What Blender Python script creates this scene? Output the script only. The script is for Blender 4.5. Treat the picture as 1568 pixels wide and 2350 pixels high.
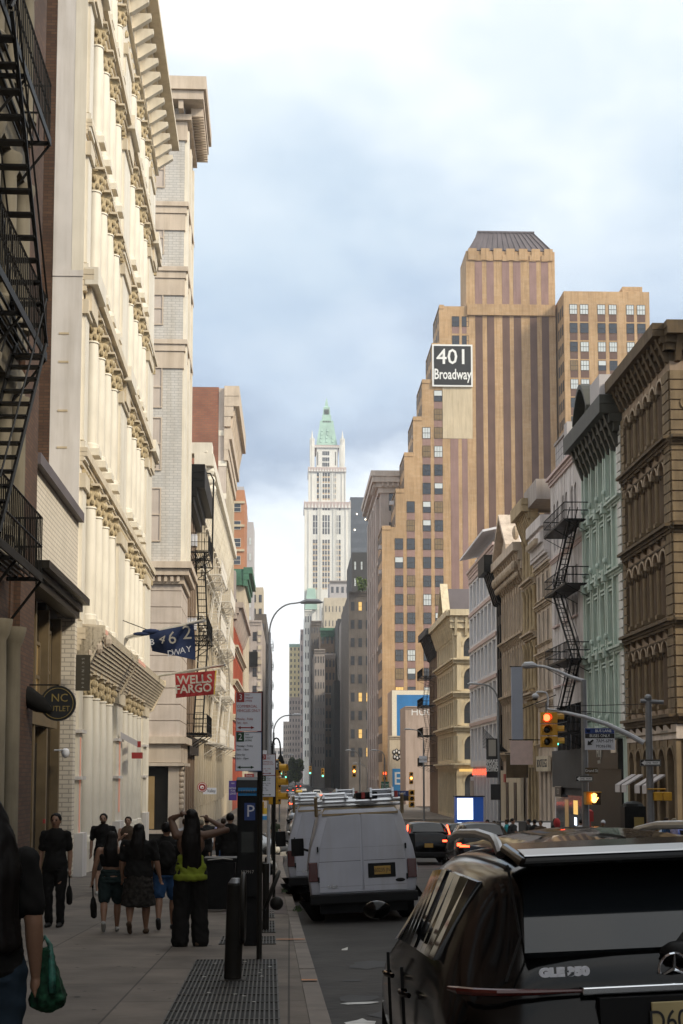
import bpy, bmesh, math, random
from mathutils import Vector, Matrix, Euler
random.seed(7)
PI = math.pi; rad = math.radians
for o in list(bpy.data.objects): bpy.data.objects.remove(o)
SC = bpy.context.scene
COL = SC.collection

# ------------------------------------------------------------------ camera
EYE = 2.35
PITCH, YAW = rad(5.3335), rad(2.077)
cam = bpy.data.cameras.new('camera'); camo = bpy.data.objects.new('camera', cam); COL.objects.link(camo)
camo.location = (0, 0, EYE); camo.rotation_euler = (PI/2 + PITCH, 0, -YAW)
cam.sensor_fit = 'HORIZONTAL'; cam.sensor_width = 24.0; cam.lens = 50.0
cam.shift_y = 295/1568; cam.clip_start = .1; cam.clip_end = 6000
SC.camera = camo

# ------------------------------------------------------------------ sky, sun, exposure
SUN_EL, SUN_AZ = 34, 128          # azimuth measured clockwise from +Y (down the street)
world = bpy.data.worlds.new('World'); SC.world = world; world.use_nodes = True
nt = world.node_tree; nt.nodes.clear()
def wn(t, **k):
    n = nt.nodes.new(t)
    for a, b in k.items(): setattr(n, a, b)
    return n
def wl(a, b): nt.links.new(a, b)
sky = wn('ShaderNodeTexSky', sky_type='NISHITA', sun_disc=False, sun_elevation=rad(SUN_EL), sun_rotation=rad(SUN_AZ), air_density=1.0, dust_density=2.0, ozone_density=1.5)
bg1 = wn('ShaderNodeBackground'); bg1.inputs[1].default_value = .09
wl(sky.outputs[0], bg1.inputs[0])
geo = wn('ShaderNodeTexCoord')
sep = wn('ShaderNodeSeparateXYZ'); wl(geo.outputs['Generated'], sep.inputs[0])
def wmath(op, a, b=None):
    m = wn('ShaderNodeMath', operation=op)
    for i, v in enumerate((a, b)):
        if v is None: continue
        if hasattr(v, 'links'): wl(v, m.inputs[i])
        else: m.inputs[i].default_value = v
    return m.outputs[0]
mp = wn('ShaderNodeMapping'); mp.inputs['Scale'].default_value = (1.6, 1.6, 3.0); mp.inputs['Location'].default_value = (.35, .2, .62)
wl(geo.outputs['Generated'], mp.inputs[0])
n1 = wn('ShaderNodeTexNoise'); n1.inputs['Scale'].default_value = 3.4; n1.inputs['Detail'].default_value = 9; n1.inputs['Roughness'].default_value = .56
wl(mp.outputs[0], n1.inputs['Vector'])
n2 = wn('ShaderNodeTexNoise'); n2.inputs['Scale'].default_value = 1.5; n2.inputs['Detail'].default_value = 4
mp2 = wn('ShaderNodeMapping'); mp2.inputs['Scale'].default_value = (2.0, 2.0, 3.0); mp2.inputs['Location'].default_value = (2.1, .4, .9)
wl(geo.outputs['Generated'], mp2.inputs[0]); wl(mp2.outputs[0], n2.inputs['Vector'])
# grey-blue cloud belly lying in a band above the roofs, white billows above and below it
zz = wmath('ADD', sep.outputs['Z'], wmath('MULTIPLY', wmath('SUBTRACT', n1.outputs[0], .5), .30))
zz = wmath('ADD', zz, wmath('MULTIPLY', wmath('SUBTRACT', sep.outputs['X'], .02), -.16))
cr = wn('ShaderNodeValToRGB'); wl(zz, cr.inputs[0])
els = cr.color_ramp.elements
els[0].position = .0; els[0].color = (.92, .93, .92, 1)
els[1].position = .50; els[1].color = (.92, .92, .90, 1)
for pos, c in ((.15, (.88, .91, .93, 1)), (.19, (.66, .73, .81, 1)), (.228, (.33, .41, .53, 1)), (.275, (.48, .57, .68, 1)), (.34, (.64, .71, .77, 1)), (.42, (.82, .85, .86, 1))):
    e = els.new(pos); e.color = c
br = wn('ShaderNodeValToRGB'); wl(n2.outputs[0], br.inputs[0])
br.color_ramp.elements[0].position = .42; br.color_ramp.elements[0].color = (.72, .79, .86, 1)
br.color_ramp.elements[1].position = .54; br.color_ramp.elements[1].color = (1, 1, 1, 1)
mx = wn('ShaderNodeMix', data_type='RGBA', blend_type='MULTIPLY'); mx.inputs[0].default_value = 1
wl(cr.outputs[0], mx.inputs[6]); wl(br.outputs[0], mx.inputs[7])
bg2 = wn('ShaderNodeBackground'); bg2.inputs[1].default_value = .94
wl(mx.outputs[2], bg2.inputs[0])
ms = wn('ShaderNodeMixShader'); ms.inputs[0].default_value = .92
wl(bg1.outputs[0], ms.inputs[1]); wl(bg2.outputs[0], ms.inputs[2])
wo = wn('ShaderNodeOutputWorld'); wl(ms.outputs[0], wo.inputs[0])

sl = bpy.data.lights.new('sun', 'SUN'); sl.energy = 2.3; sl.angle = rad(12); sl.color = (1, .89, .70)
so = bpy.data.objects.new('sun', sl); COL.objects.link(so); so.location = (60, -40, 90)
sd = Vector((math.sin(rad(SUN_AZ))*math.cos(rad(SUN_EL)), math.cos(rad(SUN_AZ))*math.cos(rad(SUN_EL)), math.sin(rad(SUN_EL))))
so.rotation_euler = sd.to_track_quat('Z', 'Y').to_euler()
SC.view_settings.view_transform = 'Standard'; SC.view_settings.look = 'None'
SC.view_settings.exposure = 0.68; SC.view_settings.gamma = 1.0
SC.cycles.max_bounces = 8; SC.cycles.diffuse_bounces = 5; SC.cycles.glossy_bounces = 3; SC.cycles.transmission_bounces = 3
SC.cycles.caustics_reflective = False; SC.cycles.caustics_refractive = False

# ------------------------------------------------------------------ measuring from the photo grid (1568 x 2350)
FPX = 3267.
RM = Euler((PI/2 + PITCH, 0, -YAW)).to_matrix(); O3 = Vector((0, 0, EYE))
def ray(x, y): return RM @ Vector(((x-784)/FPX, (1470-y)/FPX, -1))
def W(x, y, d):
    r = ray(x, y); return O3 + r*(d/r.y)
def gz(d):
    return (19-d)*.034 if d < 98 else -2.686-(min(d, 900)-98)*.0012
def curbX(d): return .55-.0138*min(d, 60)
def gp(x, y):                                 # the point of the pavement plane under a grid position
    r = ray(x, y); d = 2.
    while d < 400:
        P = O3+r*(d/r.y)
        if P.z <= gz(d): return P
        d += .02
    return P
def rz(x, d):                                 # road surface: kerb 0.15 down, gentle crown
    t = max(0., min(1., (x-curbX(d))/13.2)); return gz(d)-.15+.16*math.sin(PI*t)
LX = lambda d: -4.55-.015*d if d < 85 else -5.83
RX = lambda d: 18.2+.004*d
KL = 1.36                                     # the left row is laid out at 1/KL and scaled about the eye point
WXL = lambda d: -6.19-.0151*min(d, 118)

# ------------------------------------------------------------------ materials
def mat(name, c, rough=.7, metal=0., var=.12, scale=3., bump=0., emit=None, es=1., spec=.5, brick=None, coat=0., c2=None, grime=.0, alpha=None):
    m = bpy.data.materials.new(name); m.use_nodes = True; t = m.node_tree
    b = t.nodes['Principled BSDF']; b.inputs['Roughness'].default_value = rough; b.inputs['Metallic'].default_value = metal
    b.inputs['Specular IOR Level'].default_value = spec
    if coat: b.inputs['Coat Weight'].default_value = coat; b.inputs['Coat Roughness'].default_value = .05
    tc = t.nodes.new('ShaderNodeTexCoord'); src = tc.outputs['Object']
    def nd(ty, **k):
        n = t.nodes.new(ty)
        for a, v in k.items(): setattr(n, a, v)
        return n
    def mixc(f, a, b2, blend='MIX'):
        x = nd('ShaderNodeMix', data_type='RGBA', blend_type=blend)
        for i, v in ((0, f), (6, a), (7, b2)):
            if hasattr(v, 'links'): t.links.new(v, x.inputs[i])
            else: x.inputs[i].default_value = v if i == 0 else (*v[:3], 1)
        return x.outputs[2]
    col = None
    if brick:                                                  # (width, height, mortar colour, mortar size)
        g = nd('ShaderNodeNewGeometry'); s1 = nd('ShaderNodeSeparateXYZ'); t.links.new(g.outputs['Normal'], s1.inputs[0])
        ab = nd('ShaderNodeMath', operation='ABSOLUTE'); t.links.new(s1.outputs[0], ab.inputs[0])
        gt = nd('ShaderNodeMath', operation='GREATER_THAN'); t.links.new(ab.outputs[0], gt.inputs[0]); gt.inputs[1].default_value = .6
        s2 = nd('ShaderNodeSeparateXYZ'); t.links.new(src, s2.inputs[0])
        mf = nd('ShaderNodeMix', data_type='FLOAT'); t.links.new(gt.outputs[0], mf.inputs[0]); t.links.new(s2.outputs[0], mf.inputs[2]); t.links.new(s2.outputs[1], mf.inputs[3])
        az = nd('ShaderNodeMath', operation='ABSOLUTE'); t.links.new(s1.outputs[2], az.inputs[0])
        gz_ = nd('ShaderNodeMath', operation='GREATER_THAN'); t.links.new(az.outputs[0], gz_.inputs[0]); gz_.inputs[1].default_value = .7
        mv = nd('ShaderNodeMix', data_type='FLOAT'); t.links.new(gz_.outputs[0], mv.inputs[0]); t.links.new(s2.outputs[2], mv.inputs[2]); t.links.new(s2.outputs[1], mv.inputs[3])
        cb = nd('ShaderNodeCombineXYZ'); t.links.new(mf.outputs[0], cb.inputs[0]); t.links.new(mv.outputs[0], cb.inputs[1])
        bt = nd('ShaderNodeTexBrick'); bt.offset = brick[4] if len(brick) > 4 else .5; t.links.new(cb.outputs[0], bt.inputs['Vector'])
        bt.inputs['Scale'].default_value = 1; bt.inputs['Brick Width'].default_value = brick[0]; bt.inputs['Row Height'].default_value = brick[1]
        bt.inputs['Mortar Size'].default_value = brick[3]; bt.inputs['Mortar'].default_value = (*brick[2], 1)
        bt.inputs['Color1'].default_value = (*c, 1); bt.inputs['Color2'].default_value = (*(c2 or [v*.8 for v in c]), 1); bt.inputs['Bias'].default_value = -.1
        col = bt.outputs['Color']
    if var:
        nz = nd('ShaderNodeTexNoise'); nz.inputs['Scale'].default_value = scale; nz.inputs['Detail'].default_value = 6; t.links.new(src, nz.inputs['Vector'])
        rp = nd('ShaderNodeValToRGB'); t.links.new(nz.outputs[0], rp.inputs[0])
        rp.color_ramp.elements[0].position = .3; rp.color_ramp.elements[1].position = .72
        lo, hi = 1-var, 1+var*.6
        rp.color_ramp.elements[0].color = (lo, lo, lo, 1); rp.color_ramp.elements[1].color = (hi, hi, hi, 1)
        col = mixc(1., col if col is not None else c, rp.outputs[0], 'MULTIPLY')
    if grime:                                                  # rain streaks: tall thin noise
        mpp = nd('ShaderNodeMapping'); mpp.inputs['Scale'].default_value = (1.6, 1.6, .12); t.links.new(src, mpp.inputs[0])
        nz2 = nd('ShaderNodeTexNoise'); nz2.inputs['Scale'].default_value = 1.4; nz2.inputs['Detail'].default_value = 8; nz2.inputs['Roughness'].default_value = .65; t.links.new(mpp.outputs[0], nz2.inputs['Vector'])
        rp2 = nd('ShaderNodeValToRGB'); t.links.new(nz2.outputs[0], rp2.inputs[0]); rp2.color_ramp.elements[0].position = .45; rp2.color_ramp.elements[1].position = .68
        rp2.color_ramp.elements[0].color = (1, 1, 1, 1); g_ = 1-grime; rp2.color_ramp.elements[1].color = (g_, g_*.97, g_*.92, 1)
        col = mixc(1., col if col is not None else c, rp2.outputs[0], 'MULTIPLY')
    if col is not None: t.links.new(col, b.inputs['Base Color'])
    else: b.inputs['Base Color'].default_value = (*c, 1)
    if bump:
        bz = nd('ShaderNodeTexNoise'); bz.inputs['Scale'].default_value = scale*8; bz.inputs['Detail'].default_value = 5; t.links.new(src, bz.inputs['Vector'])
        bp = nd('ShaderNodeBump'); bp.inputs['Strength'].default_value = bump; bp.inputs['Distance'].default_value = .02; t.links.new(bz.outputs[0], bp.inputs['Height']); t.links.new(bp.outputs[0], b.inputs['Normal'])
    if emit: b.inputs['Emission Color'].default_value = (*emit, 1); b.inputs['Emission Strength'].default_value = es
    return m
M = {}
def defm(k, *a, **kw): M[k] = mat(k, *a, **kw)
defm('asphalt', (.046, .042, .039), .85, var=.5, scale=.8, bump=.6)
defm('asphalt_patch', (.055, .055, .057), .8, var=.3, scale=2)
defm('concrete_walk', (.175, .145, .118), .9, var=.35, scale=1.3, bump=.4, brick=(1.62, 1.55, (.06, .05, .042), .011, 0.), c2=(.125, .105, .088))
defm('kerb_stone', (.20, .17, .145), .85, var=.25, scale=2, bump=.3)
defm('seam', (.05, .046, .04), .9, var=.1)
defm('flagstone', (.155, .125, .115), .9, var=.22, scale=1.4)
defm('grate_steel', (.075, .07, .062), .6, metal=.5, var=.3, scale=4)
defm('grate_dark', (.012, .011, .010), .9, var=0)
defm('road_paint', (.62, .61, .58), .7, var=.3, scale=5)
defm('orange_paint', (.5, .2, .07), .7, var=.3, scale=5)
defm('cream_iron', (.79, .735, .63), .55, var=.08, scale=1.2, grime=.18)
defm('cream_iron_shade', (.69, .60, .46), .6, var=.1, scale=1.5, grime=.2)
defm('white_wall', (.70, .665, .64), .75, var=.12, scale=.8, grime=.22)
defm('capital', (.52, .42, .26), .7, var=.3, scale=9)
defm('dark_brick', (.07, .032, .018), .85, var=.3, scale=.8, brick=(.22, .075, (.045, .03, .02), .008), c2=(.11, .055, .03))
defm('brick_red', (.30, .125, .075), .85, var=.25, scale=.35, brick=(.5, .2, (.2, .12, .09), .02), c2=(.25, .10, .065))
defm('white_brick', (.70, .63, .53), .75, var=.08, scale=1, brick=(.30, .105, (.40, .35, .29), .012), c2=(.66, .59, .49))
defm('grey_brick', (.60, .57, .53), .8, var=.14, scale=.5, brick=(.4, .14, (.38, .36, .34), .012), c2=(.52, .50, .47), grime=.15)
defm('limestone', (.56, .48, .42), .8, var=.14, scale=.8, grime=.2)
defm('limestone_trim', (.60, .50, .40), .75, var=.14, scale=.9, grime=.2)
defm('brown_stone', (.215, .155, .088), .85, var=.28, scale=.9, grime=.4)
defm('brown_trim', (.115, .078, .04), .85, var=.3, scale=1.2, grime=.4)
defm('brown_plaster', (.33, .245, .175), .85, var=.18, scale=.8, grime=.3)
defm('mint_paint', (.47, .56, .50), .6, var=.12, scale=1.1, grime=.32)
defm('mint_quoin', (.66, .65, .62), .7, var=.15, scale=1, grime=.3)
defm('dark_green_iron', (.045, .043, .030), .6, var=.3, scale=1.6)
defm('grey_stone', (.64, .59, .575), .8, var=.14, scale=.8, grime=.32)
defm('tan_iron', (.48, .38, .275), .7, var=.22, scale=1.1, grime=.38)
defm('tan_pale', (.58, .48, .39), .75, var=.18, scale=1, grime=.3)
defm('ochre_iron', (.42, .315, .18), .7, var=.25, scale=1.2, grime=.35)
defm('white_grid', (.70, .70, .74), .6, var=.06, scale=.6, grime=.1)
defm('pink_trim', (.56, .43, .40), .7, var=.1)
defm('cream_cast', (.66, .56, .39), .65, var=.14, scale=.8, grime=.25)
defm('tan_brick', (.51, .345, .20), .85, var=.2, scale=.12, brick=(1.2, .5, (.50, .32, .165), .04), c2=(.46, .295, .155), grime=.28)
defm('stripe_brown', (.15, .09, .072), .85, var=.2, scale=.25, grime=.15)
defm('stripe_mauve', (.30, .19, .17), .85, var=.2, scale=.25, grime=.15)
defm('pale_panel', (.60, .50, .35), .85, var=.12, scale=.2, grime=.2)
defm('pink_block', (.46, .36, .30), .85, var=.1, scale=.4, grime=.22)
defm('slate_roof', (.115, .097, .105), .6, var=.2, scale=.5)
defm('terracotta', (.76, .745, .70), .7, var=.08, scale=.08, grime=.1)
defm('terracotta_pink', (.50, .40, .37), .7, var=.1, scale=.1)
defm('terracotta_gold', (.56, .40, .24), .7, var=.1)
defm('copper_green', (.36, .53, .45), .65, var=.2, scale=.2)
defm('copper_dark', (.055, .16, .10), .6, var=.3, scale=1)
defm('black_glass', (.035, .042, .055), .25, var=.2, scale=.1, spec=.6)
defm('orange_brick', (.46, .21, .11), .85, var=.14, scale=.3)
defm('red_paint', (.42, .085, .04), .8, var=.2, scale=.6, grime=.2)
defm('cool_grey', (.46, .43, .43), .85, var=.1, scale=.15)
defm('far_grey', (.36, .315, .29), .85, var=.2, scale=.2, grime=.25)
defm('far_dark', (.14, .12, .105), .85, var=.3, scale=.3, grime=.3)
defm('far_brown', (.24, .165, .11), .85, var=.2, scale=.25, grime=.25)
defm('far_cream', (.58, .50, .38), .8, var=.12, scale=.3, grime=.2)
defm('far_yellow', (.72, .62, .36), .8, var=.1, scale=.3)
defm('far_stone', (.47, .40, .36), .8, var=.2, scale=.3, grime=.2)
defm('netting', (.030, .026, .022), .95, var=.3, scale=1)
defm('charcoal', (.05, .048, .048), .8, var=.2, scale=.6)
defm('glass', (.055, .062, .075), .08, var=.4, scale=.35, spec=.7)
defm('glass_pale', (.62, .66, .66), .3, var=.15, scale=.4)
defm('glass_warm', (.10, .075, .05), .15, var=.5, scale=.9, emit=(1, .62, .22), es=.10)
defm('glass_lit', (.3, .2, .1), .3, var=.3, scale=1, emit=(1, .60, .16), es=.55)
defm('frame_dark', (.045, .038, .034), .6, var=.1)
defm('frame_pale', (.55, .50, .42), .6, var=.1)
defm('iron_black', (.008, .0075, .007), .5, spec=.15, var=.2)
defm('iron_white', (.66, .62, .56), .6, var=.1)
defm('steel_pole', (.23, .235, .245), .45, metal=.35, var=.15, scale=4)
defm('dark_pole', (.02, .018, .015), .5, spec=.15, var=.2)
defm('bright_alu', (.62, .63, .65), .28, metal=.8, var=.1)
defm('lamp_grey', (.55, .56, .58), .5, var=.1)
defm('wood_panel', (.075, .050, .022), .6, var=.35, scale=2, grime=.4)
defm('dim_stone', (.19, .165, .12), .8, var=.25, scale=1.5, grime=.35)
defm('wood_light', (.16, .115, .06), .6, var=.25, scale=2)
defm('store_dark', (.018, .016, .013), .4, spec=.15, var=.2)
defm('awning_slat', (.46, .39, .28), .75, var=.15, scale=2)
defm('neon_red', (.5, .04, .02), .5, var=0, emit=(1, .12, .06), es=1.1)
defm('pink_glow', (.72, .45, .36), .5, var=0, emit=(1, .25, .12), es=.10)  # faint pinkish glow put into a weakly emissive colour
defm('lamp_red', (.6, .02, .01), .3, var=0, emit=(1, .06, .02), es=6)
defm('lamp_amber', (.8, .3, .05), .3, var=0, emit=(1, .35, .06), es=6)
defm('lamp_green', (.05, .5, .35), .3, var=0, emit=(.1, .9, .6), es=2.5)
defm('lamp_white', (.9, .85, .7), .3, var=0, emit=(1, .85, .6), es=4)
defm('lens_off', (.018, .02, .016), .25, var=0)
defm('signal_yellow', (.62, .33, .02), .5, var=.12, scale=4)
defm('hand_orange', (.9, .35, .05), .4, var=0, emit=(1, .38, .08), es=5)
defm('screen', (.8, .85, .95), .3, var=0, emit=(.75, .86, 1), es=1.6)
defm('screen_blue', (.02, .08, .26), .4, var=0, emit=(.02, .10, .5), es=.15)
defm('sign_white', (.80, .81, .86), .5, var=.06)
defm('sign_red', (.36, .035, .03), .5, var=.06)
defm('sign_green', (.012, .055, .02), .5, var=.06)
defm('sign_black', (.012, .012, .012), .45, var=.1)
defm('sign_blue', (.016, .045, .19), .45, var=.1)
defm('sign_purple', (.075, .045, .26), .5, var=.1)
defm('sign_brown', (.055, .045, .028), .6, var=.1)
defm('sign_gold', (.30, .22, .06), .5, var=.1)
defm('sign_grey', (.66, .67, .72), .5, var=.05)
defm('highway_green', (.01, .16, .10), .5, var=.05)
defm('banner_grey', (.34, .36, .43), .7, var=.05)
defm('letter_white', (.78, .78, .76), .6, var=0)
defm('letter_grey', (.36, .34, .30), .6, var=0)
defm('flag_navy', (.012, .026, .085), .85, var=.2, scale=3)
defm('flag_red', (.36, .030, .032), .85, var=.15, scale=3)
defm('billboard_cream', (.74, .68, .55), .7, var=.05)
defm('billboard_blue', (.03, .19, .46), .7, var=.2, scale=.4)
defm('rock_brown', (.17, .125, .10), .8, var=.5, scale=.6)
defm('rock_pale', (.55, .52, .49), .8, var=.4, scale=.6)
defm('yellow_paint', (.75, .50, .03), .6, var=.1)
defm('poster_blue', (.04, .25, .55), .7, var=.05)
defm('car_black', (.003, .003, .0032), .12, coat=.0, spec=.22, var=0)
defm('car_trim', (.012, .012, .012), .5, spec=.15, var=.1)
defm('car_glass', (.008, .010, .012), .05, var=0, spec=.5)
defm('chrome', (.75, .76, .78), .15, metal=1, var=0)
defm('rail_silver', (.50, .50, .50), .35, metal=.9, var=.05)
defm('tail_dark', (.07, .008, .006), .2, var=0, spec=.6)
defm('van_white', (.52, .53, .59), .45, var=.1, scale=1.5, coat=.2, grime=.12)
defm('van_rust', (.30, .22, .12), .7, var=.3, scale=5)
defm('plate_yellow', (.50, .40, .19), .5, var=.12, scale=8)
defm('plate_ny', (.42, .25, .05), .5, var=.1)
defm('rubber', (.010, .010, .010), .8, spec=.15, var=.1)
defm('car_grey', (.16, .165, .17), .3, coat=.4, var=0)
defm('car_white', (.50, .50, .50), .35, coat=.3, var=0)
defm('car_silver', (.32, .34, .37), .3, metal=.4, var=0)
defm('car_blue', (.015, .045, .30), .3, coat=.5, var=0)
defm('taxi_yellow', (.45, .28, .02), .35, coat=.3, var=0)
defm('skin_light', (.42, .25, .17), .6, var=.06, scale=8)
defm('skin_tan', (.26, .14, .085), .6, var=.06, scale=8)
defm('skin_brown', (.13, .068, .04), .6, var=.06, scale=8)
defm('hair_black', (.008, .006, .005), .55, spec=.15, var=.3, scale=20)
defm('hair_brown', (.030, .017, .009), .6, spec=.15, var=.3, scale=20)
defm('hair_grey', (.22, .19, .14), .7, spec=.15, var=.3, scale=20)
defm('cloth_black', (.013, .012, .011), .9, spec=.15, var=.3, scale=6)
defm('cloth_char', (.032, .032, .031), .9, spec=.15, var=.3, scale=6)
defm('cloth_teal', (.017, .028, .027), .9, spec=.15, var=.2, scale=6)
defm('cloth_pattern', (.030, .026, .022), .9, spec=.15, var=.75, scale=22)
defm('cloth_denim', (.035, .085, .19), .9, spec=.15, var=.3, scale=8)
defm('cloth_denim_dark', (.022, .035, .05), .9, spec=.15, var=.3, scale=8)
defm('cloth_lime', (.19, .23, .025), .85, spec=.15, var=.18, scale=5)
defm('cloth_olive', (.075, .085, .05), .9, spec=.15, var=.2, scale=6)
defm('cloth_white', (.55, .55, .58), .9, spec=.15, var=.1, scale=6)
defm('cloth_lav', (.36, .34, .52), .9, spec=.15, var=.1, scale=6)
defm('cloth_red', (.42, .05, .05), .9, spec=.15, var=.2, scale=6)
defm('cloth_teal_bright', (.03, .25, .28), .9, spec=.15, var=.2, scale=6)
defm('cloth_brown', (.09, .06, .04), .9, spec=.15, var=.2, scale=6)
defm('shoe_white', (.38, .37, .34), .7, var=.3, scale=20)
defm('shoe_black', (.012, .011, .010), .6, var=.2)
defm('bag_green', (.010, .050, .024), .8, spec=.2, var=.9, scale=26)
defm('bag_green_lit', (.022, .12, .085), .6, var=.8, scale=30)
defm('trash_black', (.010, .010, .010), .45, spec=.15, var=.3, scale=6)
defm('trash_white', (.50, .47, .41), .4, var=.25, scale=7)
defm('leaf_green', (.055, .10, .028), .7, var=.4, scale=2)
defm('leaf_light', (.13, .19, .025), .7, var=.4, scale=2)
defm('bark', (.07, .05, .035), .9, var=.3, scale=3)
defm('water_tank', (.17, .10, .06), .8, var=.2)

# ------------------------------------------------------------------ mesh helpers
class MB:
    def __init__(s): s.v = []; s.f = []; s.m = []; s.mi = 0; s.mats = []; s.cuts = []
    def use(s, key):
        if key not in s.mats: s.mats.append(key)
        s.mi = s.mats.index(key); return s
    def add(s, vs, fs):
        o = len(s.v); s.v += [tuple(v) for v in vs]
        for f in fs: s.f.append([i+o for i in f]); s.m.append(s.mi)
    def hexa(s, p):                      # 8 corners: bottom 4 ccw, top 4
        s.add(p, [(0,3,2,1),(4,5,6,7),(0,1,5,4),(1,2,6,5),(2,3,7,6),(3,0,4,7)])
    def box(s, x0, x1, y0, y1, z0, z1):
        s.hexa([(x0,y0,z0),(x1,y0,z0),(x1,y1,z0),(x0,y1,z0),(x0,y0,z1),(x1,y0,z1),(x1,y1,z1),(x0,y1,z1)])
    def fbox(s, fr, u0, u1, n0, n1, z0, z1):
        s.hexa([fr.p(u0,n0,z0),fr.p(u1,n0,z0),fr.p(u1,n1,z0),fr.p(u0,n1,z0),fr.p(u0,n0,z1),fr.p(u1,n0,z1),fr.p(u1,n1,z1),fr.p(u0,n1,z1)])
    def prism(s, fr, u0, u1, prof):      # profile of (n,z) extruded along u
        k = len(prof); vs = [fr.p(u0,n,z) for n,z in prof]+[fr.p(u1,n,z) for n,z in prof]
        s.add(vs, [[i,(i+1)%k,(i+1)%k+k,i+k] for i in range(k)]+[list(range(k))[::-1], list(range(k,2*k))])
    def uprism(s, fr, n0, n1, prof):     # profile of (u,z) extruded along n
        k = len(prof); vs = [fr.p(u,n0,z) for u,z in prof]+[fr.p(u,n1,z) for u,z in prof]
        s.add(vs, [[i,(i+1)%k,(i+1)%k+k,i+k] for i in range(k)]+[list(range(k))[::-1], list(range(k,2*k))])
    def arch(s, fr, u0, u1, z0, z1, n0, n1, seg=8, rise=None):   # fills between a round arch and its square head
        r = (u1-u0)/2; rise = rise or r; c = (u0+u1)/2; pts = [(c-r*math.cos(PI*i/seg), z0+rise*math.sin(PI*i/seg)) for i in range(seg+1)]
        for (a, za), (b, zb) in zip(pts, pts[1:]):
            s.hexa([fr.p(a,n0,za),fr.p(b,n0,zb),fr.p(b,n1,zb),fr.p(a,n1,za),fr.p(a,n0,z1),fr.p(b,n0,z1),fr.p(b,n1,z1),fr.p(a,n1,z1)])
    def archring(s, fr, u0, u1, z0, n0, n1, w, seg=8):
        r = (u1-u0)/2; c = (u0+u1)/2
        for i in range(seg):
            a, b = PI*i/seg, PI*(i+1)/seg
            P = [(c-r*math.cos(a), z0+r*math.sin(a)), (c-(r+w)*math.cos(a), z0+(r+w)*math.sin(a)), (c-(r+w)*math.cos(b), z0+(r+w)*math.sin(b)), (c-r*math.cos(b), z0+r*math.sin(b))]
            s.hexa([fr.p(u,n0,z) for u,z in P]+[fr.p(u,n1,z) for u,z in P])
    def tube(s, pts, r, seg=8, cap=True):
        pts = [Vector(p) for p in pts]; rs = r if isinstance(r, (list, tuple)) else [r]*len(pts); o = len(s.v); k = seg; up = None
        for i, p in enumerate(pts):
            d = (pts[min(i+1,len(pts)-1)]-pts[max(i-1,0)])
            d = d.normalized() if d.length > 1e-9 else Vector((0,0,1))
            if up is None or abs(up.dot(d)) > .99: up = Vector((0,0,1)) if abs(d.z) < .9 else Vector((1,0,0))
            a = d.cross(up).normalized(); b = a.cross(d).normalized(); up = b
            for j in range(k):
                t = 2*PI*j/k; s.v.append(tuple(p+(a*math.cos(t)+b*math.sin(t))*rs[i]))
        for i in range(len(pts)-1):
            for j in range(k): s.f.append([o+i*k+j,o+i*k+(j+1)%k,o+(i+1)*k+(j+1)%k,o+(i+1)*k+j]); s.m.append(s.mi)
        if cap:
            s.f.append([o+j for j in range(k)][::-1]); s.m.append(s.mi); n = o+(len(pts)-1)*k; s.f.append([n+j for j in range(k)]); s.m.append(s.mi)
    def lathe(s, c, prof, seg=10): s.tube([(c[0],c[1],c[2]+z) for r,z in prof], [max(r,.001) for r,z in prof], seg)
    def ball(s, c, r, seg=10, rings=7, rot=None):
        r = (r,r,r) if not isinstance(r,(tuple,list)) else r; o = len(s.v)
        for i in range(rings+1):
            t = PI*i/rings
            for j in range(seg):
                p = 2*PI*j/seg; q = Vector((r[0]*math.sin(t)*math.cos(p), r[1]*math.sin(t)*math.sin(p), r[2]*math.cos(t)))
                if rot: q = rot @ q
                s.v.append((c[0]+q.x,c[1]+q.y,c[2]+q.z))
        for i in range(rings):
            for j in range(seg): s.f.append([o+i*seg+j,o+(i+1)*seg+j,o+(i+1)*seg+(j+1)%seg,o+i*seg+(j+1)%seg]); s.m.append(s.mi)
    def piece(s): s.cuts.append((len(s.v), len(s.f)))
    def build_each(s, name, parent):         # one object per marked piece
        v0 = f0 = 0
        for v1, f1 in s.cuts:
            if f1 > f0:
                q = MB(); q.mats = list(s.mats); q.v = s.v[v0:v1]; q.f = [[i-v0 for i in f] for f in s.f[f0:f1]]; q.m = s.m[f0:f1]; q.build(name, parent)
            v0, f0 = v1, f1
    def build(s, name, parent=None, smooth=False, loc=None, bevel=0, raw=False):
        me = bpy.data.meshes.new(name)
        base = Vector((0,0,0))
        if raw: pass
        elif parent is not None:
            base = parent.matrix_basis.translation.copy() if parent.parent is None else parent.matrix_basis.translation+parent.parent.matrix_basis.translation
        elif loc is not None: base = Vector(loc)
        me.from_pydata([tuple(Vector(v)-base) for v in s.v], [], s.f)
        for k in (s.mats or ['charcoal']): me.materials.append(M[k])
        if s.m: me.polygons.foreach_set('material_index', s.m)
        bm = bmesh.new(); bm.from_mesh(me); bmesh.ops.remove_doubles(bm, verts=bm.verts, dist=1e-5); bmesh.ops.recalc_face_normals(bm, faces=bm.faces)
        bm.to_mesh(me); bm.free()
        if smooth:
            me.polygons.foreach_set('use_smooth', [True]*len(me.polygons)); me.update()
            if smooth != 'all':
                try: me.set_sharp_from_angle(angle=rad(40))
                except Exception: pass
        o = bpy.data.objects.new(name, me); COL.objects.link(o)
        if parent is not None: o.parent = parent
        elif loc is not None: o.location = loc
        if bevel:
            md = o.modifiers.new('bevel', 'BEVEL'); md.width = bevel; md.segments = 2; md.limit_method = 'ANGLE'
        return o
def tag(o, label=None, cat=None, group=None, kind=None):
    for k, v in (('label', label), ('category', cat), ('group', group), ('kind', kind)):
        if v: o[k] = v
    return o
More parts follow.
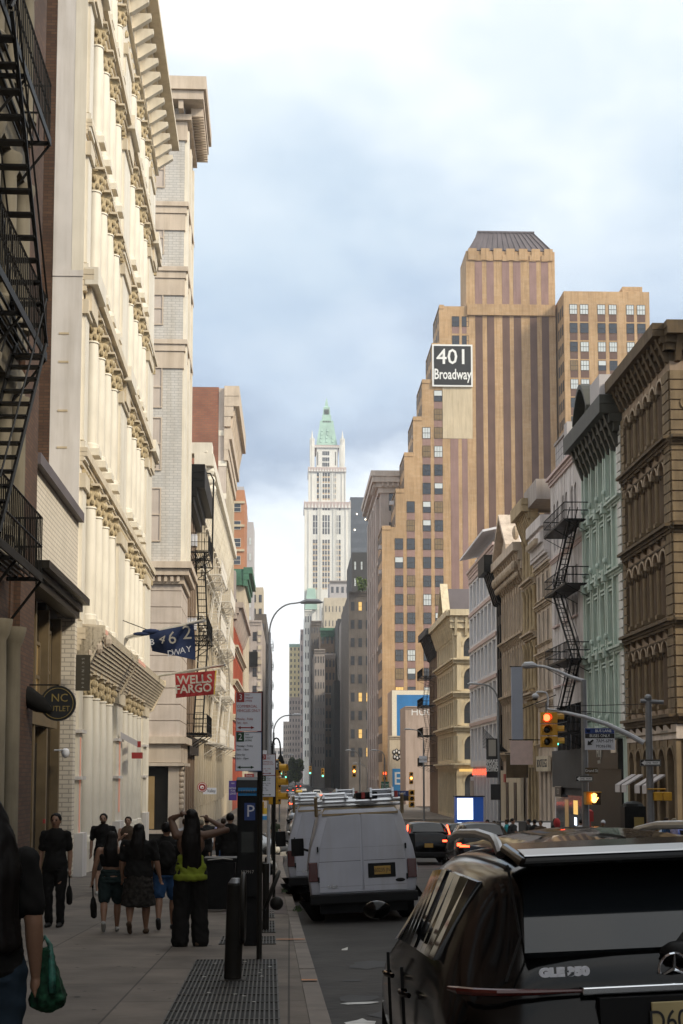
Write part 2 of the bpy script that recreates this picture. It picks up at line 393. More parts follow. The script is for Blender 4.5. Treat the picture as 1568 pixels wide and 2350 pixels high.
def thing(name, label, cat, loc=(0,0,0), group=None, rz_=0):
    o = bpy.data.objects.new(name, None); COL.objects.link(o); o.location = loc; o.rotation_euler = (0,0,rz_); o.empty_display_size = .3
    return tag(o, label, cat, group)
def copyobj(o, parent=None, loc=None, name=None):
    c = o.copy(); COL.objects.link(c)
    if parent is not None: c.parent = parent
    if loc is not None: c.location = loc
    return c
def kids(o): return [c for c in bpy.data.objects if c.parent == o]
def dup(root, loc, rz_=None, label=None, group=None, scale=None):
    r = root.copy(); COL.objects.link(r); r.location = loc
    if rz_ is not None: r.rotation_euler = (root.rotation_euler[0], root.rotation_euler[1], rz_)
    if label: r['label'] = label
    if group: r['group'] = group
    if scale: r.scale = scale
    for ch in kids(root):
        c = ch.copy(); COL.objects.link(c); c.parent = r
        for g in kids(ch):
            d = g.copy(); COL.objects.link(d); d.parent = c
    return r
class Fr:
    def __init__(s, o, u, n): s.o = Vector((o[0],o[1])); s.u = Vector(u).normalized(); s.n = Vector(n).normalized(); s.ang = math.atan2(s.u.y, s.u.x)
    def p(s, u, n, z): q = s.o+s.u*u+s.n*n; return (q.x,q.y,z)
def frL(y0, y1, dx=0):                       # left row, u away from the camera
    a, b = Vector((LX(y0)+dx,y0)), Vector((LX(y1)+dx,y1)); u = (b-a).normalized(); f = Fr(a, u, (u.y,-u.x)); f.L = (b-a).length; return f
def frR(y0, y1, dx=0):                       # right row, u from the far end toward the camera
    a, b = Vector((RX(y1)+dx,y1)), Vector((RX(y0)+dx,y0)); u = (b-a).normalized(); f = Fr(a, u, (u.y,-u.x)); f.L = (b-a).length; return f
def frN(x0, x1, y):                          # wall facing the camera
    f = Fr((x0,y),(1,0),(0,-1)); f.L = x1-x0; return f

def text(s, fr, u, n, z, h, key, parent, name='lettering', align='CENTER', wscale=1., bold=.0, up=0, ext=.004):
    c = bpy.data.curves.new(name, 'FONT'); c.body = s; c.size = h*1.38; c.align_x = align; c.align_y = 'CENTER'; c.extrude = ext; c.offset = bold; c.resolution_u = 2
    t = bpy.data.objects.new(name, c); COL.objects.link(t)
    dg = bpy.context.evaluated_depsgraph_get(); me = bpy.data.meshes.new_from_object(t.evaluated_get(dg)); bpy.data.objects.remove(t); bpy.data.curves.remove(c)
    X = Vector((fr.u.x,fr.u.y,0))*wscale; N = Vector((fr.n.x,fr.n.y,0)); Zv = Vector((0,0,1)); o = Vector(fr.p(u,n,z))
    ca, sa = math.cos(up), math.sin(up); base = parent.matrix_basis.translation if parent.parent is None else parent.matrix_basis.translation+parent.parent.matrix_basis.translation
    for v in me.vertices:
        a, b = v.co.x*ca-v.co.y*sa, v.co.x*sa+v.co.y*ca
        v.co = o+X*a+Zv*b+N*v.co.z-base
    me.materials.clear(); me.materials.append(M[key]); me.update()
    ob = bpy.data.objects.new(name, me); COL.objects.link(ob); ob.parent = parent; return ob

# windows: one mesh per size and style, shared by every copy
WC = {}
def winmesh(w, h, style, frame, glass):
    k = (round(w,2), round(h,2), style, frame, glass)
    if k in WC: return WC[k]
    mb = MB(); f = Fr((0,0),(1,0),(0,-1)); t = min(.07, w*.09)
    mb.use(glass)
    if style == 'arch':
        r = w/2; pts = [(-r,0),(r,0)]+[(r*math.cos(PI*i/10), h-r+r*math.sin(PI*i/10)) for i in range(11)]
        mb.uprism(f, 0, .02, pts); mb.use(frame)
        for a, b in zip(pts[2:], pts[3:]):
            mb.hexa([f.p(u,.022,z) for u,z in (a,b,(b[0]*.86,(b[1]-h+r)*.86+h-r),(a[0]*.86,(a[1]-h+r)*.86+h-r))]+[f.p(u,.07,z) for u,z in (a,b,(b[0]*.86,(b[1]-h+r)*.86+h-r),(a[0]*.86,(a[1]-h+r)*.86+h-r))])
        hh = h-r
    else:
        mb.fbox(f, -w/2, w/2, 0, .02, 0, h); mb.use(frame); mb.fbox(f, -w/2+t, w/2-t, .022, .07, h-t, h); hh = h
    mb.use(frame)
    mb.fbox(f, -w/2, -w/2+t, .022, .07, 0, hh); mb.fbox(f, w/2-t, w/2, .022, .07, 0, hh)
    mb.fbox(f, -w/2+t, w/2-t, .022, .07, 0, t); mb.fbox(f, -w/2+t, w/2-t, .022, .068, h*.5-t/2, h*.5+t/2)
    if style == 'grid':
        for q in (-w/6, w/6): mb.fbox(f, q-t*.3, q+t*.3, .022, .055, t, h-t)
    if style == 'blind':
        mb.use('glass_pale'); mb.fbox(f, -w/2+t, w/2-t, .021, .03, h*.5+t, h-t)
    o = mb.build('window'); me = o.data; bpy.data.objects.remove(o); WC[k] = me; return me
def window(root, fr, u, n, z, w, h, style='rect', frame='frame_dark', glass='glass'):
    o = bpy.data.objects.new('window', winmesh(w,h,style,frame,glass)); COL.objects.link(o); o.parent = root
    o.location = Vector(fr.p(u,n,z))-root.matrix_basis.translation; o.rotation_euler = (0,0,fr.ang); return o

def lattice(mb, root, fr, L, z0, z1, floors, opens, rec=.35, style='rect', frame='frame_dark', glass='glass', wins=True, pick=None, proud=.03, ring=None, sill=None):
    """piers + spandrels in front of recessed windows. floors: (z_sill,z_head)"""
    edges = [0]+[e for o in opens for e in o]+[L]
    for a, b in zip(edges[::2], edges[1::2]): mb.fbox(fr, a, b, -rec, 0, z0, z1)
    for a, b in opens:
        zs = z0
        for s, h in floors:
            mb.fbox(fr, a+.002, b-.002, -rec, -proud, zs, s)
            if sill: mb.fbox(fr, a+.004, b-.004, -rec+.02, .10, s, s+.09)
            if style == 'arch': mb.arch(fr, a+.003, b-.003, h-(b-a)/2, h, -rec, -proud-.003)
            if ring:
                k0 = mb.mi; mb.use(ring); mb.archring(fr, a, b, h-(b-a)/2, -.05, .07, (b-a)*.12); mb.mi = k0
            if wins:
                g, st = glass, ('arch' if style == 'arch' else style)
                if pick: g, st = pick()
                window(root, fr, (a+b)/2, -rec+.06, s+.01, b-a, h-s-.01, st, frame, g)
            zs = h
        mb.fbox(fr, a+.002, b-.002, -rec, -proud, zs, z1)
def split(L, n, pier, end=None):
    end = pier if end is None else end; w = (L-2*end-(n-1)*pier)/n; return [(end+i*(w+pier), end+i*(w+pier)+w) for i in range(n)]
def cornice(mb, fr, u0, u1, z0, z1, proj, brackets=0, steps=3, bk=None):
    for i in range(steps):
        a, b = z0+(z1-z0)*i/steps, z0+(z1-z0)*(i+1)/steps
        mb.fbox(fr, u0-proj*.04*(i+1), u1+proj*.04*(i+1), -.2, proj*(.35 if i == 0 else .55 if i == 1 and steps > 2 else 1.), a, b-.003)
    if brackets:
        if bk: mb.use(bk)
        for i in range(brackets):
            u = u0+(u1-u0)*(i+.5)/brackets; w = min(.14, (u1-u0)/brackets*.22)
            mb.prism(fr, u-w, u+w, [(.01,z0-(z1-z0)*.42),(proj*.2,z0-(z1-z0)*.38),(proj*.8,z0+(z1-z0)*.62),(.01,z0+(z1-z0)*.62)])
def bodybox(mb, fr, L, depth, z0, z1, rec=.35, a=0, b=0): mb.fbox(fr, a, L-b, -depth, -rec-.002, z0, z1)
def firescape(root, fr, u0, u1, floors, proj=1.15, key='iron_black', stairs=True, rail=1.0, seed=0, n0=.03, heavy=False):
    r0 = MB().use(key)
    for z in (floors[0], floors[-1]): r0.fbox(fr, u0, u0+.05, n0, proj, z-.12, z-.06)
    fe = r0.build('fire_escape', root)
    for i, z in enumerate(floors):
        p = MB().use(key); ns = int((proj-.1)/.11)
        for k in range(ns): p.fbox(fr, u0, u1, n0+.05+k*.11, n0+.09+k*.11, z-.03, z)
        if heavy: p.fbox(fr, u0, u1, n0+.04, proj-.02, z-.09, z-.035)
        for u in (u0, (u0+u1)/2, u1): p.fbox(fr, u-.03, u+.03, n0, proj, z-.10, z-.032); p.tube([fr.p(u,n0,z-.9), fr.p(u,proj,z-.1)], .025, 5)
        p.fbox(fr, u0, u1, proj, proj+.03, z-.12, z+.02); p.build('platform', fe)
        q = MB().use(key)
        for zz_ in (z+rail, z+rail*.5): q.tube([fr.p(u0,n0,zz_), fr.p(u0,proj,zz_), fr.p(u1,proj,zz_), fr.p(u1,n0,zz_)], .035 if heavy else .02, 5)
        k = int((u1-u0)/(.45 if heavy else .16))
        for j in range(k+1): u = u0+(u1-u0)*j/k; q.tube([fr.p(u,proj,z), fr.p(u,proj,z+rail)], .02 if heavy else .011, 4)
        for j in range(1, 6): n = n0+(proj-n0)*j/6; q.tube([fr.p(u0,n,z), fr.p(u0,n,z+rail)], .011, 4); q.tube([fr.p(u1,n,z), fr.p(u1,n,z+rail)], .011, 4)
        q.build('railing', fe)
        if stairs and i+1 < len(floors):
            z2 = floors[i+1]; s = MB().use(key); ua, ub = (u0+.5, u1-.6) if i % 2 == 0 else (u1-.5, u0+.6); na = proj*.35; nb = na+.5; m_ = 14
            for n in (na, nb): s.tube([fr.p(ua,n,z), fr.p(ub,n,z2)], .07 if heavy else .035, 5); s.tube([fr.p(ua,n,z+.8), fr.p(ub,n,z2+.8)], .03 if heavy else .016, 4)
            for j in range(1, m_): t = j/m_; u = ua+(ub-ua)*t; zq = z+(z2-z)*t; s.fbox(fr, u-.10, u+.10, na, nb, zq-.02, zq+.01)
            s.build('stair', fe)
    return fe

# ================================================================== SETTING
def sheet(name, xa, xb, ys, zf, key, label=None, nx=1, lift=0.):
    mb = MB().use(key); vs = []; fs = []
    for y in ys:
        a, b = xa(y), xb(y)
        for i in range(nx+1): x = a+(b-a)*i/nx; vs.append((x, y, zf(x, y)+lift))
    k = nx+1
    for j in range(len(ys)-1):
        for i in range(nx): fs.append([j*k+i, j*k+i+1, (j+1)*k+i+1, (j+1)*k+i])
    mb.add(vs, fs); o = mb.build(name, smooth='all'); o['kind'] = 'structure'; return o
ys_all = [-60,-30,-10,0,4,8,12,15,17,19,21,25,30,40,50,60,70,80,98,130,170,220,300,400,550,750,900]
sheet('ground', lambda y: -900, lambda y: 900, ys_all+[1400,2600], lambda x, y: gz(y)-.45, 'asphalt')
sheet('road', lambda y: curbX(y), lambda y: curbX(y)+13.2, ys_all, rz, 'asphalt', nx=12)
def walk(name, xa, xb, y0, y1, kerb=None):
    ys = [y for y in ys_all if y0 < y < y1]; ys = [y0]+ys+[y1]
    for a, b in zip(ys, ys[1:]):
        pass
    mb = MB().use('concrete_walk')
    for a, b in zip(ys, ys[1:]): mb.hexa([(xa(a),a,gz(a)-.4),(xb(a),a,gz(a)-.4),(xb(b),b,gz(b)-.4),(xa(b),b,gz(b)-.4),(xa(a),a,gz(a)),(xb(a),a,gz(a)),(xb(b),b,gz(b)),(xa(b),b,gz(b))])
    o = mb.build(name); o['kind'] = 'structure'
walk('sidewalk', lambda y: WXL(y)-.6, lambda y: curbX(y)-.20, -60, 76)
walk('sidewalk', lambda y: WXL(y)-.6, lambda y: curbX(y)-.20, 96.5, 900)
walk('sidewalk', lambda y: curbX(y)+13.4, lambda y: RX(y)+.6, -60, 50)
walk('sidewalk', lambda y: curbX(y)+13.4, lambda y: RX(y)+.6, 66, 149)
walk('sidewalk', lambda y: curbX(y)+13.4, lambda y: RX(y)+.6, 160, 900)
sheet('cross_street', lambda y: -90, lambda y: curbX(y)-.002, [76.4, 86, 96.1], lambda x, y: gz(y)-.155, 'asphalt')
sheet('cross_street', lambda y: curbX(y)+13.202, lambda y: 90, [50.6, 58, 65.4], lambda x, y: gz(y)-.155, 'asphalt')
def kerb(side, y0, y1):
    mb = MB().use('kerb_stone'); y = y0
    while y < y1:
        L = min(1.85 if y < 60 else 6., y1-y); a, b = y+.012, y+L-.012
        f = (lambda d: curbX(d)-.196) if side == 'l' else (lambda d: curbX(d)+13.2+.016)
        za, zb = gz(a)+.004, gz(b)+.004; j = random.uniform(-.006, .006)
        mb.hexa([(f(a),a,gz(a)-.4),(f(a)+.18,a,gz(a)-.4),(f(b)+.18,b,gz(b)-.4),(f(b),b,gz(b)-.4),(f(a),a,za+j),(f(a)+.18,a,za+j),(f(b)+.18,b,zb+j),(f(b),b,zb+j)]); y += L
    o = mb.build('kerb'); o['kind'] = 'structure'
kerb('l', 4, 76); kerb('l', 96.5, 420); kerb('r', 30, 50); kerb('r', 66, 149); kerb('r', 160, 420)
# pavement seams, flagstones, gratings, paint
def groundquad(mb, x0, x1, y0, y1, lift=.004, sx=-.0138):
    P = []
    for x, y in ((x0,y0),(x1,y0),(x1,y1),(x0,y1)): P.append((x+sx*(y-y0), y, gz(y)+lift))
    mb.add(P, [(0,1,2,3)])
def cuts(y0, y1): return sorted(set([y0]+[y for y in ys_all if y0 < y < y1]+[y1]))
fl = MB().use('flagstone')
for i in range(9): groundquad(fl, curbX(27+2.2*i)-1.45, curbX(27+2.2*i)-.22, 27+2.2*i, 29.15+2.2*i, .006)
o = fl.build('flagstone_strip'); o['kind'] = 'structure'
def grating(y0, y1, x0, x1, lab):
    t = thing('sidewalk_grating', lab, 'grating', (curbX(y0)+x0, y0, gz(y0)), 'steel gratings in the pavement')
    bk = MB().use('grate_dark'); br_ = MB().use('grate_steel'); rows = max(1, round((y1-y0)/.62)); X = lambda y, q: curbX(y)+q
    for a, b in zip(cuts(y0, y1), cuts(y0, y1)[1:]): bk.add([(X(a,x0),a,gz(a)+.003),(X(a,x1),a,gz(a)+.003),(X(b,x1),b,gz(b)+.003),(X(b,x0),b,gz(b)+.003)], [(0,1,2,3)])
    n = int((x1-x0)/.042)
    for r in range(rows):
        a, b = y0+(y1-y0)*r/rows+.012, y0+(y1-y0)*(r+1)/rows-.012
        for i in range(n+1):
            q = x0+(x1-x0)*i/n
            br_.hexa([(X(a,q-.008),a,gz(a)+.004),(X(a,q+.008),a,gz(a)+.004),(X(b,q+.008),b,gz(b)+.004),(X(b,q-.008),b,gz(b)+.004),(X(a,q-.008),a,gz(a)+.015),(X(a,q+.008),a,gz(a)+.015),(X(b,q+.008),b,gz(b)+.015),(X(b,q-.008),b,gz(b)+.015)])
        for yy in (y0+(y1-y0)*r/rows, y0+(y1-y0)*(r+1)/rows-.012): br_.hexa([(X(yy,x0),yy,gz(yy)+.004),(X(yy,x1),yy,gz(yy)+.004),(X(yy,x1),yy+.012,gz(yy)+.004),(X(yy,x0),yy+.012,gz(yy)+.004),(X(yy,x0),yy,gz(yy)+.016),(X(yy,x1),yy,gz(yy)+.016),(X(yy,x1),yy+.012,gz(yy)+.016),(X(yy,x0),yy+.012,gz(yy)+.016)])
    bk.build('pit', t); br_.build('bars', t)
grating(11.4, 18.0, -1.45, -.46, 'large steel grating in the pavement under the bike rack post')
grating(20.3, 21.6, -1.25, -.46, 'narrow steel grating in the pavement just past the parking meter')
grating(22.4, 25.0, -.95, -.46, 'middle steel grating along the kerb beside the trash bin')
grating(25.8, 28.2, -.95, -.46, 'farthest steel grating beside the kerb near the white garbage bag')
pm = MB()
pm.use('asphalt_patch')
def patch(cx, cy, rx, ry, lift=.005, seg=14, key='asphalt_patch', seed=0):
    pm.use(key); r_ = random.Random(seed); P = []
    for i in range(seg):
        t = 2*PI*i/seg; q = r_.uniform(.7, 1.1); x, y = cx+rx*q*math.cos(t), cy+ry*q*math.sin(t); P.append((x, y, rz(x, y)+lift))
    pm.add(P, [list(range(seg))])
patch(.78, 12.3, .22, .5, seed=1, key='road_paint'); patch(.72, 15.2, .22, .35, seed=2); patch(1.0, 13.9, .25, .4, seed=3); patch(.75, 16.9, .13, .13, seed=4); patch(1.05, 18.6, .3, .5, seed=5); patch(.72, 14.8, .2, .1, lift=.008, seed=6, key='road_paint')
patch(.66, 13.2, .15, .5, lift=.008, seed=8, key='road_paint')
for d in (100, 108): 
    pm.use('road_paint')
    for i in range(11): x = curbX(d)+.8+i*1.15; pm.add([(x,d,rz(x,d)+.012),(x+.45,d,rz(x+.45,d)+.012),(x+.45,d+3,rz(x+.45,d+3)+.012),(x,d+3,rz(x,d+3)+.012)], [(0,1,2,3)])
for d in range(70, 400, 9):
    for xo in (3.4, 6.6, 9.9):
        x = curbX(d)+xo; pm.use('road_paint'); pm.add([(x,d,rz(x,d)+.012),(x+.12,d,rz(x+.12,d)+.012),(x+.12,d+3,rz(x,d+3)+.012),(x,d+3,rz(x,d+3)+.012)], [(0,1,2,3)])
o = pm.build('road_markings'); o['kind'] = 'structure'
op = MB().use('orange_paint'); groundquad(op, curbX(15.6)-.20, curbX(15.6)-.03, 15.6, 15.72, .016); groundquad(op, curbX(21)-.45, curbX(21)-.03, 21, 21.12, .016)
o = op.build('utility_paint_marks'); o['kind'] = 'structure'

# ================================================================== LEFT ROW
# --- brick building with fire escape and white columns
fr = frL(8, 27.1); L = fr.L
root = thing('brick_building', 'dark brick building with white columns and black fire escapes at the left edge', 'building', (LX(8), 8, gz(20)))
LEFT = []
mb = MB().use('dark_brick'); bodybox(mb, fr, L, 14, -1, 31, .5)
fl5 = [(.2,4.9),(6.3,9.0),(10.2,12.9),(14.1,16.8),(18,20.7),(21.9,24.6),(25.8,28.6)]
op = [(1,3.6),(4.4,7),(7.8,10.4),(11.2,13.2),(14.2,17.1)]
lattice(mb, root, fr, L, 0, 31, fl5, op, .5); mb.use('dark_brick').fbox(fr, 17.4, L-.15, 0, .12, .2, 30.8); mb.fbox(fr, -50, -.002, -14, 0, -1, 29); mb.build('wall', root)
tr = MB().use('dim_stone')
for s, h in fl5[1:]: tr.fbox(fr, 14.0, 17.3, -.03, .16, s-.35, s); tr.piece(); tr.fbox(fr, 14.0, 17.3, -.03, .14, h, h+.5); tr.piece()
tr.build_each('window_trim', root)
for k, (s, h) in enumerate(fl5):
    for u in (14.25, 15.7, 17.05):
        c = MB().use('dim_stone'); x, y, _ = fr.p(u, .05, 0); hh = h-s
        c.lathe((x,y,s), [(.24,0),(.24,.15),(.17,.22),(.165,hh*.75),(.15,hh-.35),(.2,hh-.25),(.25,hh-.05),(.25,hh)], 12); c.build('column', root, smooth=True)
firescape(root, fr, 11.6, 16.5, [5.75, 9.65, 13.55, 17.45], .62)
# --- low building, white brick above a dark shopfront
fr = frL(27.2, 33.72); L = fr.L
root = thing('low_shop_building', 'low two-storey building of white brick over a tall dark wooden shopfront', 'building', (LX(27.2), 27.2, 0))
mb = MB().use('white_brick'); bodybox(mb, fr, L, 12, 6.38, 8.3, .2); mb.fbox(fr, 0, L, -.2, 0, 6.38, 8.3)
mb.use('white_brick').fbox(fr, L-.42, L, -.4, .02, 0, 6.38); mb.fbox(fr, .0, .28, -.4, .02, 0, 6.0); mb.use('dark_brick').fbox(fr, -.02, .0, -.4, .01, 0, 6.2); mb.build('wall', root)
c = MB().use('slate_roof'); c.fbox(fr, 0, L, -.5, .14, 8.3, 8.52); c.build('coping', root)
c = MB().use('store_dark'); cornice(c, fr, .0, L-.42, 5.95, 6.42, .35); c.build('cornice', root)
s_ = MB().use('wood_panel'); s_.fbox(fr, .3, L-.44, -.8, -.5, 0, 5.9)
for i in range(30): u = .34+i*(L-.9)/29.5; s_.fbox(fr, u, u+.05, -.5, -.44, .1, 5.8)
for u in (.35, 2.2, 3.9, L-.8): s_.use('wood_light').fbox(fr, u, u+.16, -.5, -.25, 0, 5.9)
s_.use('wood_light').fbox(fr, .52, 5.2, -.5, -.22, 3.35, 3.6); s_.use('store_dark').fbox(fr, 4.15, 5.1, -.49, -.40, .1, 3.3); s_.fbox(fr, 2.5, 3.7, -.49, -.42, .1, 3.0); s_.build('shopfront', root)
window(root, fr, 3.05, -.44, 3.65, 1.2, 1.5, 'rect', 'wood_light', 'glass_warm'); window(root, fr, 1.3, -.44, 3.65, 1.4, 1.9, 'rect', 'wood_light', 'glass'); window(root, fr, 4.6, -.44, 3.65, 1.0, 1.9, 'rect', 'wood_light', 'glass')
# --- the big cream cast-iron building
fr = frL(33.75, 54.6); L = fr.L
root = thing('cast_iron_building', 'tall cream cast-iron building with rows of round columns and a deep bracketed cornice', 'building', (LX(33.75), 33.75, 0))
lev = [(.5,4.85),(6.0,9.62),(10.35,13.9),(14.75,17.88),(18.55,21.8),(22.65,24.85)]
opn = [(.85,8.35),(10.3,10.45+6.95)]
mb = MB().use('cream_iron'); bodybox(mb, fr, L, 16, -1.6, 26.4, .9, .6); lattice(mb, root, fr, L, -1.6, 25.0, lev, opn, .55, wins=False); mb.fbox(fr, 0, L, -.55, -.01, 25.0, 25.9)
for k, (s, h) in enumerate(lev):
    for a, b in ((0,.85),(8.35,10.3),(17.4,L)):                                    # pilaster faces
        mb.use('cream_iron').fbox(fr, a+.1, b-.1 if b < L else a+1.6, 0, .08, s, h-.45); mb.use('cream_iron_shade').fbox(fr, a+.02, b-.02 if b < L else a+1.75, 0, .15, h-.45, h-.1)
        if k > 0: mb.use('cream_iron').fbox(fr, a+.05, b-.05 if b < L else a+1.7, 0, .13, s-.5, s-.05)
mb.build('wall', root)
sw = MB().use('white_wall'); f2 = frN(-5.78, -5.06, 33.74); f2b = frN(-14, -5.782, 33.745)
sw.fbox(f2, 0, .72, -.64, .0, -1, 26.3); sw.use('cream_iron').fbox(f2, .45, .74, -.05, .006, 14.5, 26); 
for z in (9.0, 10.1, 11.0, 12.2, 12.9): sw.use('pale_panel').fbox(f2, .18, .42, 0, .012, z, z+.05)
sw.use('white_wall').fbox(f2, 0, .74, 0, .02, 14.35, 14.5); sw.build('side_return', root)
sw = MB().use('dark_brick'); sw.fbox(f2b, 0, 8.218, -.66, 0, 0, 26.2); sw.build('side_wall', root)
prof = {}
for k, (s, h) in enumerate(lev):
    hh = h-s; c = MB().use('cream_iron'); bz = .0
    c.box(-.27,.27,-.27,.27,0,.18); c.lathe((0,0,0), [(.26,.18),(.25,.3),(.20,.34),(.205,.6),(.20,hh*.6),(.172,hh-.62),(.2,hh-.6),(.19,hh-.56)], 12)
    c.use('capital').lathe((0,0,0), [(.18,hh-.56),(.21,hh-.4),(.20,hh-.38),(.25,hh-.2),(.24,hh-.18),(.31,hh-.06)], 8)
    for j in range(8):
        t = 2*PI*j/8+.2; c.ball((.25*math.cos(t),.25*math.sin(t),hh-.27), (.06,.06,.09), 5, 4); c.ball((.2*math.cos(t+.4),.2*math.sin(t+.4),hh-.45), (.055,.055,.08), 5, 4)
    c.use('cream_iron_shade').box(-.30,.30,-.30,.30,hh-.06,hh)
    o = c.build('column', smooth=True); me = o.data; bpy.data.objects.remove(o)
    for u in (2.05,3.5,5.0,6.6,10.95,12.6,14.1,15.6):
        o = bpy.data.objects.new('column', me); COL.objects.link(o); o.parent = root; o.location = Vector(fr.p(u,-.02,s))-root.location; o.rotation_euler = (0,0,fr.ang)
    cs = [.85,2.05,3.5,5.0,6.6,8.35]; cs2 = [10.3,10.95,12.6,14.1,15.6,17.4]
    for q in (cs, cs2):
        for a, b in zip(q, q[1:]):
            if b-a > .8: window(root, fr, (a+b)/2, -.50, s+.3, b-a-.5, hh-.9, 'rect', 'cream_iron', 'glass')
ct = MB()
for z0, z1, pr in ((5.25,5.8,.2),(9.72,10.15,.18),(14.02,14.55,.27),(17.98,18.35,.16),(21.92,22.45,.27)):
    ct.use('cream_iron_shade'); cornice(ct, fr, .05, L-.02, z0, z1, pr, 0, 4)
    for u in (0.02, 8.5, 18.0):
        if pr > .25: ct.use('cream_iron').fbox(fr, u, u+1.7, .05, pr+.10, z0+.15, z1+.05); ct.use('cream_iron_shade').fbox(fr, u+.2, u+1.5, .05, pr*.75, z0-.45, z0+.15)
    for i in range(60): ct.use('capital').fbox(fr, .4+i*.34, .4+i*.34+.12, 0, .10, z0-.2, z0-.03)
    ct.piece()
ct.build_each('string_course', root)
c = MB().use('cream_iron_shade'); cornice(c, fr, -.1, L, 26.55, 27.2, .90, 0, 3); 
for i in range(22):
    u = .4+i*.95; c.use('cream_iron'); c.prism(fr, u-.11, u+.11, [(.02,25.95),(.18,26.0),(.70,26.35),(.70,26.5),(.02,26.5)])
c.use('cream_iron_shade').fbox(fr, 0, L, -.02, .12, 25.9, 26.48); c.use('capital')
for i in range(90): c.ball(fr.p(.12+i*.23,.0,25.4+.15*math.sin(i*2.1)), (.06,.11,.10), 5, 4)
c.build('cornice', root)
a_ = MB().use('awning_slat')                                                          # slatted canopy over the shop
for a, b in ((.05,8.7),(8.75,20.3)):
    a_.prism(fr, a, b, [(.02,4.8),(.10,4.75),(.62,5.66),(.62,5.80),(.02,5.85)])
    for i in range(11): t = (i+.5)/11; a_.use('cream_iron_shade').prism(fr, a, b, [(.10+.52*t,4.74+.91*t),(.14+.52*t,4.71+.91*t),(.155+.52*t,4.79+.91*t),(.11+.52*t,4.82+.91*t)]); a_.use('awning_slat')
    for u in (a, b-.12): a_.use('cream_iron_shade').prism(fr, u, u+.12, [(.02,4.6),(.2,4.7),(.66,5.66),(.66,5.85),(.02,5.9)]); a_.use('awning_slat')
for i in range(4): a_.use('limestone_trim').ball(fr.p(.15,.12+.2*i,5.05+.14*i), (.1,.13,.16), 7, 5)
a_.use('pink_glow'); a_.fbox(fr, .2, .9, .625, .645, 5.68, 5.78); a_.fbox(fr, 9.2, 11.5, .625, .645, 5.68, 5.78); a_.build('canopy', root)
n_ = MB().use('pink_glow'); n_.fbox(fr, 9.25, 9.5, .085, .10, 1.2, 3.4); n_.fbox(fr, .34, .42, .085, .10, .9, 3.2); n_.build('glow_strip', root)  # glow on the piers painted as thin strips, no tubes there
sh = MB().use('white_wall')
for k, u in enumerate((.03, 8.4, 17.5)):
    sh.fbox(fr, u, u+(.8 if k == 0 else 1.2), .0, .22, -1.6, .95); sh.piece()
    for z in (2.2, 3.3): sh.fbox(fr, u-.02, u+(.84 if k == 0 else 1.3), .0, .17, z, z+.08); sh.piece()
sh.build_each('plinth', root)
# --- corner brick building past the cross street
yb = 72.6; fr = frL(yb, 78.3); fn = frN(-15, LX(yb), yb); L = fr.L
root = thing('corner_building', 'pale grey-brick corner tower with stone bands and a deep flat cornice past the cream building', 'building', (LX(yb), yb, 0))
mb = MB().use('grey_brick'); mb.fbox(fr, 0, L, -12, 0, 12.6, 37.4); mb.build('wall', root)
mb = MB().use('limestone')
z = 4.2
while z < 12.2: mb.fbox(fr, -.06+.0, L, -12, .06, z, z+.79); mb.use('limestone'); z += .83
mb.use('limestone_trim').fbox(fr, .02, L, -12, .0, 3.0, 12.6); mb.build('rusticated_base', root)
tr = MB().use('limestone_trim')
for z in (31.6, 28.1, 24.2): tr.fbox(fr, -.14, L+.02, -11.9, .14, z, z+.35); tr.fbox(fr, -.22, L+.03, -11.95, .24, z+.36, z+.6); tr.fbox(fr, -.08, L+.01, -11.9, .07, z-.9, z-.02); tr.piece()
tr.fbox(fr, -.2, L+.02, -11.9, .2, 12.0, 12.4); tr.fbox(fr, -.45, L+.04, -11.95, .45, 12.42, 12.75); tr.fbox(fr, -.6, L+.05, -11.97, .6, 12.77, 13.1)
for i in range(24): tr.fbox(fr, -.36, -.22, -i*.32-.16, -i*.32, 12.1, 12.4)
tr.piece()
tr.fbox(fr, -.35, L+.02, -11.9, .38, 3.85, 4.2); tr.fbox(fr, -.12, L+.01, -11.9, .14, 2.9, 3.83); tr.fbox(fr, -.3, L+.0, -11.9, .3, 2.72, 2.88); tr.piece(); tr.build_each('string_course', root)
c = MB().use('limestone_trim'); c.fbox(fr, -.1, L+.02, -11.9, .12, 35.6, 36.6); c.fbox(fr, -.3, L+.03, -11.9, .35, 36.62, 36.93); c.fbox(fr, -1.15, L+.05, -12, 1.15, 37.9, 38.6); c.fbox(fr, -1.0, L+.04, -12, 1.0, 37.42, 37.88)
for i in range(18): u = .0+i*L/17.5; c.fbox(fr, u, u+.16, .3, .95, 36.95, 37.40)
for i in range(12): c.fbox(fr, -.9, -.3, -.3-i*.9, -.05-i*.9, 36.95, 37.40)
c.build('cornice', root)
wz = [(14.2,17.0),(17.9,20.7),(21.2,23.4),(25.6,27.4),(29.4,31.2),(33.0,35.0)]
for s, h in wz:
    for u in (1.5, 3.9): window(root, fr, u, .02, s, 1.3, h-s, 'rect', 'cream_iron_shade', 'glass')
    for X in (-6.98,-9.2): window(root, fn, X+15, .01, s, .62, h-s, 'rect', 'limestone_trim', 'limestone')
pl = MB().use('cream_iron')
for u in (.15, 2.35, 2.9, 5.1): pl.fbox(fr, u, u+.35, 0, .22, 13.15, 36.2)
pl.build('pilaster', root)
